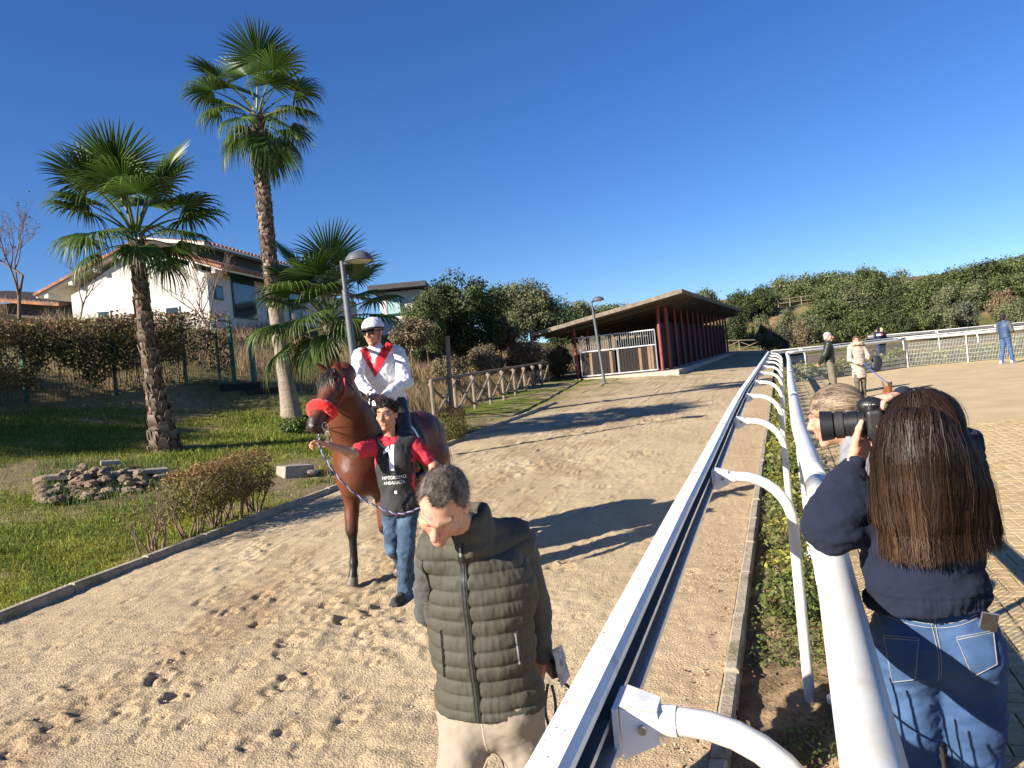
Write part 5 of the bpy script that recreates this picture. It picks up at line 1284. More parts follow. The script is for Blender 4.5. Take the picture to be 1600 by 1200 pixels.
# ================================================================== man in the quilted vest, foreground
def man_in_vest():
    zf = float(zg(-.05, 2.8)); base = np.array((-.07, 2.84, zf))
    t = thing('person', 'man in olive quilted vest and beige trousers looking down, hands behind back', 'person', base)
    A = at; fw = unit((-.27, -.96, 0)); R = frame(fw)           # columns: his right, forward, up
    J = dict(pel=A(765, 1085, 2.84), chest=A(745, 925, 2.82), neck=A(733, 824, 2.77), sR=A(678, 870, 2.79), sL=A(812, 850, 2.92), eR=A(670, 955, 3.02), wR=A(790, 1035, 3.08), eL=A(840, 955, 3.04), wL=A(847, 1022, 3.06))
    c = J['pel'].copy(); c[2] -= .03
    for s, q in (('R', 1), ('L', -1)):
        J['h' + s] = c + R[:, 0] * q * .095 - UP * .02; J['k' + s] = np.array((*(c + R[:, 0] * q * .11 + R[:, 1] * (.10 if s == 'R' else -.02))[:2], zf + .49)); J['a' + s] = np.array((*(c + R[:, 0] * q * .11 + R[:, 1] * (.12 if s == 'R' else -.18))[:2], zf + .09))
    hc = A(692, 789, 2.60); u = unit((.10, -.70, .72)); f = unit(np.array((-.24, -.66, -.72))); f = unit(f - u * (f @ u)); Rh = np.stack((np.cross(f, u), f, u), 1)
    # hands clasped behind: left wrist visible beside the hip
    hands = [(J['wL'] + np.array((.0, .01, -.02)), (-.25, .1, -1), (-.9, -.3, .2), 1, dict(curl=(.8, .85, .85, .9))), (J['wR'], (.9, .1, -.1), (0, .5, .8), 1, dict(curl=(.9, .9, .9, .9)))]
    body(t, J, R, hc, Rh, 1.02, hands=hands, hf=.0028, hcol=dict(stubble=.6, brow=(.30, .17, .115), eyes=False), hd=dict(nose=1.15), tone=np.array((.52, .275, .19)))
    # trousers
    lo, hi = bbox([J[k] for k in J], .16); hi[2] = J['pel'][2] + .2; lo[2] = zf - .02
    G = Grid(lo, hi, .008); G.ell(J['pel'] - UP * .03, (.185, .128, .17), R, .04); limbs(G, J, None, (.108, .080, .062), .035, arms=()); G.half(J['pel'] + UP * .12, UP)
    for s in 'RL': G.half(np.array((0, 0, zf + .05)), -UP)
    V, F = G.mesh(); V = wrinkle(V, F, .010, 9, 5, (1, 1, .7)); V = wrinkle(V, F, .003, 28, 6)
    m_bei = cloth('beige_cotton', (.265, .22, .172), .85, .07, 20); tr = part(t, 'trousers', V, F, m_bei, smooth=True)
    tree_ = bvh(V, F)
    pts = [mid(J['pel'] + R[:, 1] * .2 + UP * .02, J['pel'] + R[:, 1] * .2 - UP * .22, q) for q in np.linspace(0, 1, 10)]; Q = project(pts, -fw, tree_, .001); Vr, Fr = ribbon(Q, fw, .006); sub(tr, 'fly_seam', Vr, Fr, cloth('beige_seam', (.42, .34, .26)))
    # shoes
    for s in 'RL':
        a = J['a' + s]; G = Grid(a - (.2, .35, .12), a + (.2, .2, .1), .008); g0 = np.array((a[0], a[1], zf)); shoe(G, g0 - R[:, 1] * .05, g0 + R[:, 1] * .16, 1.1); V, F = G.mesh(); part(t, 'shoe', V, F, mat('brown_leather', (.07, .04, .025), .5, .2, 20), smooth=True)
    # grey sleeves
    lo, hi = bbox([J[k] for k in ('sR', 'eR', 'wR', 'sL', 'eL', 'wL')], .12); G = Grid(lo, hi, .0065); limbs(G, J, (.066, .055, .040), None, .02, legs=())
    G.half(J['wL'] - (0, 0, .012), unit(J['wL'] - J['eL'])) if False else None
    V, F = G.mesh(); V = wrinkle(V, F, .007, 11, 9, (1, 1, .8)); V = wrinkle(V, F, .003, 30, 19)
    part(t, 'jumper', V, F, cloth('grey_knit', (.066, .068, .068), .95, .15, 60, .4, 300), smooth=True)
    # quilted vest
    lo, hi = bbox([J[k] for k in ('sR', 'sL', 'neck', 'chest', 'pel')], .24); G = Grid(lo, hi, .0055)
    torso(G, J, R, .232, .150, .05, belly=.012)
    # shoulders of the vest and arm holes
    for s, q in (('R', 1), ('L', -1)):
        G.cone(mid(J['neck'], J['s' + s], .35) - UP * .02, mid(J['neck'], J['s' + s], .86) - UP * .005, .072, .066, .04)
        out = R[:, 0] * q; G.cone(J['s' + s] + out * .075 + UP * .02, J['s' + s] + out * .075 - UP * .16, .062, .075, .012, True)
    # collar
    nc = J['neck'] + R[:, 1] * .012 + UP * .01
    for k in range(28):
        a = k / 28 * 2 * PI; o = R[:, 0] * math.cos(a) * .070 + R[:, 1] * math.sin(a) * .074; low = max(0, math.sin(a)) * .05
        G.cone(nc + o * 1.10 - UP * (.045 + low), nc + o * 1.0 + UP * (.058 - low * .9), .014, .011, .02)
    G.cone(nc + UP * .10, nc - UP * .005, .059, .054, .008, True)
    G.half(J['pel'] - UP * .045 + R[:, 1] * 0, -UP, .008)
    V, F = G.mesh(); V = relax(V, F, 2, .5)
    # quilting: rows that sag a little towards the sides
    q = (V - J['pel']) @ R; yaw = np.arctan2(q[:, 0], np.maximum(q[:, 1], -.3) + .25); hq = q[:, 2] + .012 * np.cos(yaw * 3.2) + .008 * vnoise(V * (1, 1, .4), 7, 3) + .02 * np.abs(q[:, 0])
    per = .056; ph = np.abs(((hq / per) % 1.0) - .5) * 2; puff = np.sqrt(np.clip(1 - ph ** 2, 0, 1)); collar = sstep(.34, .40, q[:, 2] - (J['neck'] - J['pel'])[2] + .42)
    n = vnormals(V, F); amp = .0125 * (1 - .8 * collar); front = np.exp(-((q[:, 0] - .004) / .016) ** 2) * (q[:, 1] > .05)
    V = V + n * (amp * (puff - .75) * (1 - .85 * front))[:, None] + n * (.0028 * fbm(V * (1, 1, .6), 30, 8) * puff + .0016 * vnoise(V * (1.6, 1.6, .25), 70, 4))[:, None]
    m_vest = cloth('olive_nylon', (.064, .060, .045), .72, .12, 10, .12, 120, spec=.25)
    ve = part(t, 'vest', V, F, m_vest, smooth=True); tv = bvh(V, F)
    m_zip = mat('black_zip', (.012, .012, .012), .5, .1, 20)
    top = nc + R[:, 1] * .3 - UP * .045; bot = J['pel'] + R[:, 1] * .3 - UP * .04
    pts = [mid(top, bot, f_) for f_ in np.linspace(0, 1, 46)]; Q = project(pts, -fw, tv, .004); Vr, Fr = ribbon(Q, fw, .022); zz = sub(ve, 'zip', Vr, Fr, m_zip)
    Vr, Fr = ribbon(Q + fw * .0022, fw, .007); sub(ve, 'zip_teeth', Vr, Fr, mat('zip_teeth', (.08, .08, .08), .35, .3, 90, metal=.6))
    Vr, Fr = MB().bar(Q[1] + fw * .006, Q[1] + fw * .008 - UP * .03, .008, .003, up=tuple(fw)).get(); sub(ve, 'zip_pull', Vr, Fr, m_bolt)
    for side, (u0, v0, u1, v1) in ((1, (690, 985, 696, 1062)), (-1, (806, 985, 815, 1050))):
        p0, p1 = A(u0, v0, 2.6), A(u1, v1, 2.6); out = R[:, 0] * side * .0
        dirv = unit(p0 - np.array((0, 0, CAMZ))); Q = project([mid(p0, p1, f_) for f_ in np.linspace(0, 1, 14)], dirv, tv, .004, 1.5); Vr, Fr = ribbon(Q, -dirv, .012); sub(ve, 'pocket_zip', Vr, Fr, m_zip)
        if side < 0: Vr, Fr = ribbon(Q[1:-2] - dirv * .003 + R[:, 0] * .004, -dirv, .006); sub(ve, 'pocket_lining', Vr, Fr, cloth('grey_lining', (.2, .2, .2)))
    # black bindings round the arm holes
    for s, q_ in (('R', 1), ('L', -1)):
        c0 = J['s' + s] + R[:, 0] * q_ * .012 - UP * .055; ring = []
        for k in range(25):
            a = k / 24 * 2 * PI; ring.append(c0 + R[:, 1] * math.cos(a) * .075 + UP * math.sin(a) * .115)
        Q = []
        for p in ring:
            hh = tv.find_nearest(Vector(p)); Q.append(np.array(hh[0] + hh[1] * .001))
        Vr, Fr = tube(smooth_path(Q, 60), .0045, 6, False); sub(ve, 'arm_binding', Vr, Fr, m_zip, smooth=True)
    # hair: greying, short, receding at the temples
    def hl(x, y, z, lim): return lim + .042 * np.exp(-((x - .045) / .018) ** 2) * (y > .02)
    V, F = cap_hair(hc, Rh, 1.02, .003, .005, .080, -.004, -.075, .0028, 75, 4, hl)
    g = np.random.default_rng(3); cb = lambda P0: mixc((.034, .025, .019), (.16, .135, .115), np.clip(.34 + .5 * vnoise(P0, 40, 2) + .5 * (np.abs((P0 - hc) @ Rh)[:, 0] > .06), 0, 1))
    hr = part(t, 'hair', V, F, m_hair, smooth=True, col=cb(V)); tufts(V, F, 9000, .016, .0009, lambda P0, N: N * .5 + Rh[:, 1] * .55 + Rh[:, 0] * .15, g, cb, 'hair_strands', t, m_hair, .45)
    # eyebrows as strands
    return J, R, t
MJ, MR, MT = man_in_vest()
# things he holds behind his back
m_blk = mat('black_plastic', (.015, .015, .016), .45, .15, 40)
c = at(864, 1036, 3.10)
t = thing('handheld_camera', 'small black camera with dangling strap in the vest man\'s hand', 'camera', c)
V, F = MB().box(c, (.055, .10, .075), rot((0, 0, 1), .4) @ rot((1, 0, 0), .2), bev=.01).get(); part(t, 'camera_body', V, F, m_blk)
V, F = tube([c + (.0, .04, -.01), c + (.0, .10, -.02)], .03, 16); part(t, 'lens', V, F, m_blk, smooth=False)
for k, (u0, v0, u1, v1, u2, v2) in enumerate(((856, 1068, 852, 1110, 862, 1146), (862, 1070, 868, 1100, 866, 1140), (872, 1062, 890, 1075, 888, 1092))):
    V, F = ribbon(smooth_path([at(u0, v0, 3.08), at(u1, v1, 3.09), at(u2, v2, 3.07)], 12), (0.2, -1, .1), .012); part(t, 'strap', V, F, m_blk)
t = thing('leaflet', 'folded pale leaflet curled in the vest man\'s hand behind his back', 'leaflet', at(874, 1035, 3.04))
V, F = ribbon(smooth_path([at(869, 1012, 3.03), at(875, 1028, 3.02), at(877, 1042, 3.02), at(884, 1066, 3.04)], 14), (.8, -.6, 0), .07); V2 = V + np.array((.002, .004, 0)); VV, FF = joinm((V, F), (V2, F[:, ::-1])); part(t, 'sheet', VV, FF, mat('printed_paper', (.42, .42, .50), .7, .5, 25, col2=(.10, .10, .16), c2scale=30))
# ================================================================== the horse
m_coat = mat('bay_coat', (1, 1, 1), .46, .18, 30, .2, 260, attr='Col', spec=.4, stretch=(1, 1, .35))
HB0 = np.array((-1.27, 7.44)); HF = unit(np.array((-.38, -.925, 0))); HRt = np.array((HF[1], -HF[0], 0)) * 1.0
HRt = np.cross(HF, UP)                             # the horse's right
HO = np.array((HB0[0], HB0[1], float(zg(*HB0))))
def hp_(x, y, z): return HO + HF * x - HRt * y + UP * z      # x forward, y to its left, z up
HRm = np.stack((HF, -HRt, UP), 1)
def horse():
    t = thing('horse', 'bay racehorse with red sheepskin noseband led down the sandy track', 'horse', HO)
    h = .014; lo = hp_(0, 0, 0) - (1.3, 2.0, .1); hi = hp_(0, 0, 0) + (1.3, 2.0, 2.3); G = Grid(lo, hi, h)
    E_ = lambda p, r, k=.08, R=None: G.ell(hp_(*p), r, HRm if R is None else R, k); Cn = lambda a, b, ra, rb, k=.06: G.cone(hp_(*a), hp_(*b), ra, rb, k)
    E_((.02, 0, 1.17), (.60, .285, .325)); E_((.45, 0, 1.14), (.30, .235, .33)); E_((.30, 0, 1.38), (.34, .11, .19)); E_((-.58, 0, 1.25), (.36, .265, .29)); E_((-.35, 0, 1.38), (.34, .14, .14)); E_((.62, 0, 1.02), (.15, .17, .20))
    for s in (-1, 1):
        E_((-.66, s * .15, 1.02), (.25, .125, .34)); E_((.46, s * .165, 1.08), (.17, .09, .30)); E_((.60, s * .085, 1.06), (.10, .085, .16), .04)
    # neck towards the head, turned a little to its right
    pl = at(529, 590, 6.55); d_ = pl - HO; hx, hy, hz = float(d_ @ HF), float(-d_ @ HRt), float(d_[2])
    n1 = (.42 + (hx - .42) * .5, hy * .4, 1.27 + (hz - 1.27) * .42); n2 = (hx - .02, hy, hz - .07)
    Cn((.42, 0, 1.25), n1, .27, .195, .10); Cn(n1, n2, .185, .120, .08); n3 = (.45 + (hx - .45) * .5, hy * .4, 1.45 + (hz - 1.45) * .58)
    Cn((.42, 0, 1.46), n3, .13, .085, .08); Cn(n3, (hx - .03, hy, hz + .03), .085, .075, .06)
    # forelegs: its right one straight, its left one stepping back
    def fore(s, foot, knee):
        el = (.44, s * .17, .90); Cn((.46, s * .17, 1.0), el, .13, .10); Cn(el, knee, .092, .056, .04)
        G.ell(hp_(*knee), (.056, .050, .065), HRm, .02); kx, ky, kz = knee; fx, fy, fz = foot; fe = (fx + (kx - fx) * .22 - .01, fy, fz + .20)
        Cn((kx - .005, ky, kz - .03), fe, .040, .034, .02); G.ell(hp_(*fe), (.045, .040, .048), HRm, .02); G.cone(hp_(kx - .03, ky, kz - .06), hp_(fe[0] - .03, fe[1], fe[2] + .02), .022, .022, .02); Cn(fe, (fx + .02, fy, fz + .09), .036, .040, .02)
        return fe
    def hoof(foot): G.cone(hp_(foot[0] + .015, foot[1], foot[2] + .085), hp_(foot[0] + .045, foot[1], foot[2] + .020), .044, .058, .012)
    right, left = (.52, -.175, 0.), (.22, .15, .04)
    fore(-1, right, (.50, -.17, .50)); hoof(right); fore(1, left, (.46, .165, .52)); hoof(left)
    def hind(s, foot, hock):
        st = (-.52, s * .17, .92); Cn((-.60, s * .16, 1.05), st, .17, .13); Cn(st, (hock[0] + .02, hock[1], hock[2] + .02), .115, .055, .05); G.ell(hp_(*hock), (.060, .042, .070), HRm, .02); fe = (foot[0] - .03, foot[1], foot[2] + .20); Cn(hock, fe, .044, .036, .02); G.ell(hp_(*fe), (.048, .040, .048), HRm, .02); Cn(fe, (foot[0], foot[1], foot[2] + .09), .037, .042, .02); hoof(foot)
    hind(-1, (-.95, -.15, .02), (-.93, -.16, .56)); hind(1, (-.48, .15, 0.), (-.68, .16, .55))
    V1, F1 = G.mesh(); V1 = relax(V1, F1, 3, .5); nb = len(V1)
    keep = None
    # head, finer
    tip = at(487, 672, 6.20); hf = unit(tip - pl); ur = unit(np.cross(hf, UP)); ur = unit(ur * .97 + UP * -.10); hu = np.cross(ur, hf); Rh = np.stack((ur, hf, hu), 1); L = lambda x, y, z: pl + Rh @ np.array((x, y, z))
    Ln = np.linalg.norm(tip - pl); G = Grid(np.minimum(pl, tip) - .28, np.maximum(pl, tip) + .28, .0085); e = lambda p, r, k=.03, cut=False: G.ell(L(*p), r, Rh, k, cut)
    q = Ln / .60
    G.cone(L(0, .00, -.01), L(0, .16 * q, .0), .105, .095, .04); G.cone(L(0, .14 * q, .01), L(0, .50 * q, .012), .088, .058, .04); G.cone(L(0, .08 * q, -.10), L(0, .22 * q, -.075), .085, .060, .05); G.cone(L(0, .22 * q, -.07), L(0, .50 * q, -.045), .055, .040, .05)
    e((0, .54 * q, -.01), (.058, .062, .060)); e((0, .545 * q, -.055), (.042, .045, .032)); e((0, .57 * q, .0), (.05, .045, .045), .03)
    for s in (-1, 1):
        e((s * .078, .17 * q, .035), (.026, .036, .028), .02); e((s * .092, .175 * q, .022), (.017, .022, .017), .004); e((s * .080, .10 * q, -.09), (.03, .075, .075), .04)
        e((s * .040, .585 * q, .015), (.016, .022, .022), .015); e((s * .047, .602 * q, .012), (.012, .015, .014), .008, True)
        G.cone(L(s * .062, .28 * q, -.02), L(s * .055, .40 * q, -.01), .016, .010, .03)
        b, c2, d2 = L(s * .060, -.005, .075), L(s * .085, -.015, .145), L(s * .078, .0, .215); G.chain([b, c2, d2], [.030, .034, .009], .015, flat=Rh[:, 1], fl=.5); G.cone(L(s * .083, .025, .11), L(s * .080, .020, .19), .017, .006, .006, True)
    G.cone(L(-.05, .60 * q, -.032), L(.05, .60 * q, -.032), .005, None, .004, True)
    G.cone(L(0, -.06, -.03), L(0, .06, -.03), .11, .10, .05)
    V2, F2 = G.mesh(); V2 = relax(V2, F2, 1, .4)
    V, F = joinm((V1, F1), (V2, F2))
    l = np.stack(((V - HO) @ HF, -(V - HO) @ HRt, (V - HO)[:, 2]), 1); col = np.tile((.125, .036, .014), (len(V), 1)); col = mixc(col, (.060, .018, .009), np.clip(.4 + .7 * fbm(V, 2.2, 5), 0, 1) * .7)
    leg = np.clip((.60 + .05 * vnoise(V, 9) - l[:, 2]) / .16, 0, 1); leg[nb:] = 0; col = mixc(col, (.010, .008, .007), leg); hoofm = (l[:, 2] < .085) & (np.arange(len(V)) < nb); col[hoofm] = np.array((.12, .10, .075)) * (1 + .2 * vnoise(V[hoofm] * (1, 1, 4), 30))[:, None]
    qh = (V[nb:] - pl) @ Rh; c2 = col[nb:]; mz = np.clip((qh[:, 1] / q - .47 + .02 * vnoise(V[nb:], 30)) / .08, 0, 1); c2 = mixc(c2, (.028, .016, .013), mz); r_ = np.hypot(qh[:, 1] - .178 * q, qh[:, 2] - .024); c2 = mixc(c2, (.006, .005, .005), np.clip((.026 - r_) / .006, 0, 1) * (np.abs(qh[:, 0]) > .085)); c2 = mixc(c2, (.03, .012, .008), np.clip((.045 - r_) / .02, 0, 1) * .6); ear = np.clip((qh[:, 2] - .17) / .03, 0, 1); c2 = mixc(c2, (.03, .012, .008), ear * .7); col[nb:] = c2
    vein = vnormals(V, F); V = V + vein * (.0022 * fbm(V, 14, 11, 2) + .010 * fbm(V * (1, 1, .6), 3.6, 12, 2) * (np.arange(len(V)) < nb) * sstep(.55, .8, l[:, 2]) - .006 * np.exp(-(fbm(V * (1, 1, .5), 3.2, 13, 1) / .06) ** 2) * (np.arange(len(V)) < nb) * sstep(.6, .9, l[:, 2]))[:, None]
    part(t, 'body', V, F, m_coat, smooth=True, col=col)
    # mane, forelock, tail
    g = np.random.default_rng(8); n = 1500; f = g.random(n); cr = np.array([hp_(*p) for p in ((.20, 0, 1.59), (.45, 0, 1.61), (n3[0], n3[1], n3[2] + .10), (hx - .05, hy, hz + .12))]); roots = smooth_path(cr, 200)[(f * 199).astype(int)] + g.normal(0, .012, (n, 3)); seg = 7; s_ = np.linspace(0, 1, seg)[None, :, None]; ln = g.uniform(.14, .24, n)[:, None, None]
    side = HRt * .62 - UP * .8; paths = roots[:, None] + (HRt * .35 + UP * .15) * (s_ * (1 - s_)) * ln * 1.6 + side * s_ ** 1.2 * ln + g.normal(0, .12, (n, 1, 3)) * s_ * ln
    V, F = strands(np.tile(HRt + UP * .3, (n, 1)), paths, np.full(n, .006), seg); m_mane = mat('mane', (.012, .009, .008), .45, .3, 30, spec=.5); part(t, 'mane', V, F, m_mane)
    n = 420; roots = np.array([L(x, y, .095) for x, y in zip(g.uniform(-.045, .045, n), g.uniform(-.03, .04, n))]); dn = hf * .9 - hu * .12; paths = roots[:, None] + (hu * .10 * s_ * (1 - s_) + dn * s_ * .20 * g.uniform(.6, 1.1, (n, 1, 1))) + g.normal(0, .05, (n, 1, 3)) * s_ * .4; V, F = strands(np.tile(hu, (n, 1)), paths, np.full(n, .005), seg); part(t, 'forelock', V, F, m_mane)
    n = 900; rt = hp_(-.93, 0, 1.28); path = np.array([rt, rt - HF * .10 - UP * .05, rt - HF * .13 - UP * .4, rt - HF * .12 - UP * .80]); bp = smooth_path(path, 10); paths = bp[None] + g.normal(0, 1, (n, 1, 3)) * np.linspace(.015, .055, 10)[None, :, None]; V, F = strands(np.tile(HRt, (n, 1)), paths, np.full(n, .008), 10); part(t, 'tail', V, F, m_mane)
    # bridle
    m_lea = mat('black_leather', (.018, .014, .012), .45, .15, 40); m_redn = mat('red_nylon', (.42, .012, .02), .6, .1, 40, .2, 200)
    def ring(y, rx, rz, zc, n=28, ry=0.): a = np.arange(n + 1) / n * 2 * PI; return np.array([L(rx * math.cos(k), y * q + ry * math.sin(k), zc + rz * math.sin(k)) for k in a])
    br = part(t, 'bridle', *MB().tube(ring(.07, .120, .145, -.05), .010, 6, False).tube(ring(.02, .118, .115, -.02), .009, 6, False).get(), m_lea, smooth=True)
    for s in (-1, 1):
        V, F = tube(smooth_path([L(s * .118, .06 * q, .03), L(s * .112, .18 * q, -.045), L(s * .088, .36 * q, -.05), L(s * .068, .50 * q, -.055)], 16), .009, 6); sub(br, 'cheek_strap', V, F, m_redn if s < 0 else m_redn, smooth=True)
        a = np.arange(17) / 16 * 2 * PI; V, F = tube([L(s * .066, (.53 + .032 * math.cos(k)) * q, -.05 + .032 * math.sin(k)) for k in a], .004, 6, False); sub(br, 'bit_ring', V, F, mat('bright_steel', (.7, .7, .7), .25, .05, 20, metal=1.), smooth=True)
    # sheepskin noseband
    G = Grid(pl - .6, pl + .6, .009); rg = ring(.385, .094, .090, -.012, 30); top = rg
    for k in range(30):
        zf = math.sin(k / 30 * 2 * PI); r0 = .044 if zf > -.35 else .026; G.cone(rg[k], rg[k + 1], r0, None, .01)
    V, F = G.mesh(); V = V + vnormals(V, F) * (.0055 * fbm(V, 55, 3))[:, None]; nbd = part(t, 'noseband', V, F, mat('red_sheepskin', (.62, .018, .012), .95, .15, 60, .5, 160, sheen=.3), smooth=True)
    tufts(V, F, 4000, .006, .0014, lambda P0, N: N, g, lambda P0: np.tile((.62, .02, .014), (len(P0), 1)), 'noseband_fleece', t, mat('red_fleece', (1, 1, 1), .95, .1, 30, attr='Col'), .5)
    # saddle cloth with number, saddle, girth
    tv = bvh(V1, F1)
    m_clb = cloth('black_cloth', (.012, .012, .014), .8, .1, 20); m_wht = mat('white_print', (.78, .78, .78), .7, .05, 20)
    nx, nz = 22, 26
    for s in (-1, 1):
        P0 = []
        for i in range(nx):
            for j in range(nz):
                xx = .34 - .62 * i / (nx - 1); zz = 1.62 - .62 * j / (nz - 1); 
                hh = tv.ray_cast(Vector(hp_(xx, s * .8, min(zz, 1.56))), Vector(HRt * s), 1.2); p = np.array(hh[0]) if hh[0] is not None else hp_(xx, s * .03, zz)
                P0.append(p - HRt * s * .022 + UP * .012 * (j == 0))
        ii = (np.arange(nx - 1)[:, None] * nz + np.arange(nz - 1)[None]).ravel(); F = np.stack((ii, ii + nz, ii + nz + 1, ii + 1), 1); P0 = np.array(P0); sc = part(t, 'saddle_cloth', P0, F if s < 0 else F[:, ::-1], m_clb, smooth=True)
        tc = bvh(P0, F)
        def stamp(polys, nm):                      # print on the cloth: polygons in (x back, z) cloth units
            for (x0, z0, x1, z1) in polys:
                nq = 6; pp = [hp_(x0 + (x1 - x0) * a_ / nq, s * .9, z0 + (z1 - z0) * b_ / nq) for a_ in range(nq + 1) for b_ in range(nq + 1)]; Q = project(pp, HRt * s, tc, .004, .3); k_ = (np.arange(nq)[:, None] * (nq + 1) + np.arange(nq)[None]).ravel(); sub(sc, nm, Q, np.stack((k_, k_ + 1, k_ + nq + 2, k_ + nq + 1), 1), m_wht)
        stamp([(-.085, 1.18, -.13, 1.46), (-.055, 1.40, -.085, 1.44), (-.06, 1.165, -.155, 1.185)], 'number_one')
        stamp([(-.05 - .028 * k, 1.10, -.066 - .028 * k, 1.13) for k in range(6)] + [(-.05 - .028 * k, 1.05, -.066 - .028 * k, 1.08) for k in range(6)], 'lettering')
    G = Grid(hp_(.05, 0, 1.5) - .6, hp_(.05, 0, 1.5) + .6, .011); G.ell(hp_(.05, 0, 1.545), (.24, .15, .035), HRm, .03); G.ell(hp_(-.16, 0, 1.575), (.06, .13, .035), HRm, .03); G.ell(hp_(.22, 0, 1.60), (.06, .07, .04), HRm, .03)
    for s in (-1, 1): G.cone(hp_(.12, s * .20, 1.48), hp_(.14, s * .29, 1.28), .05, .05, .03, flat=HRt, fl=.3)
    V, F = G.mesh(); part(t, 'saddle', V, F, m_lea, smooth=True)
    a = np.arange(41) / 40 * 2 * PI; V, F = tube([hp_(.20, .30 * math.cos(k), 1.16 + .36 * math.sin(k)) for k in a], .03, 8, False, .3, ref=HF); part(t, 'girth', V, F, m_clb, smooth=True)
    hand = at(592, 619, 6.95)
    for s in (-1, 1):
        V, F = tube(smooth_path([L(s * .07, .53 * q, -.06), hp_(.62, s * .22, 1.50), hand + HRt * (-s) * .03], 20), .008, 6, True, .5); sub(br, 'rein', V, F, mat('brown_rein', (.20, .06, .02), .5, .2, 30), smooth=True)
    return dict(L=L, q=q, t=t, lea=m_lea, tree=tv)
HS = horse()
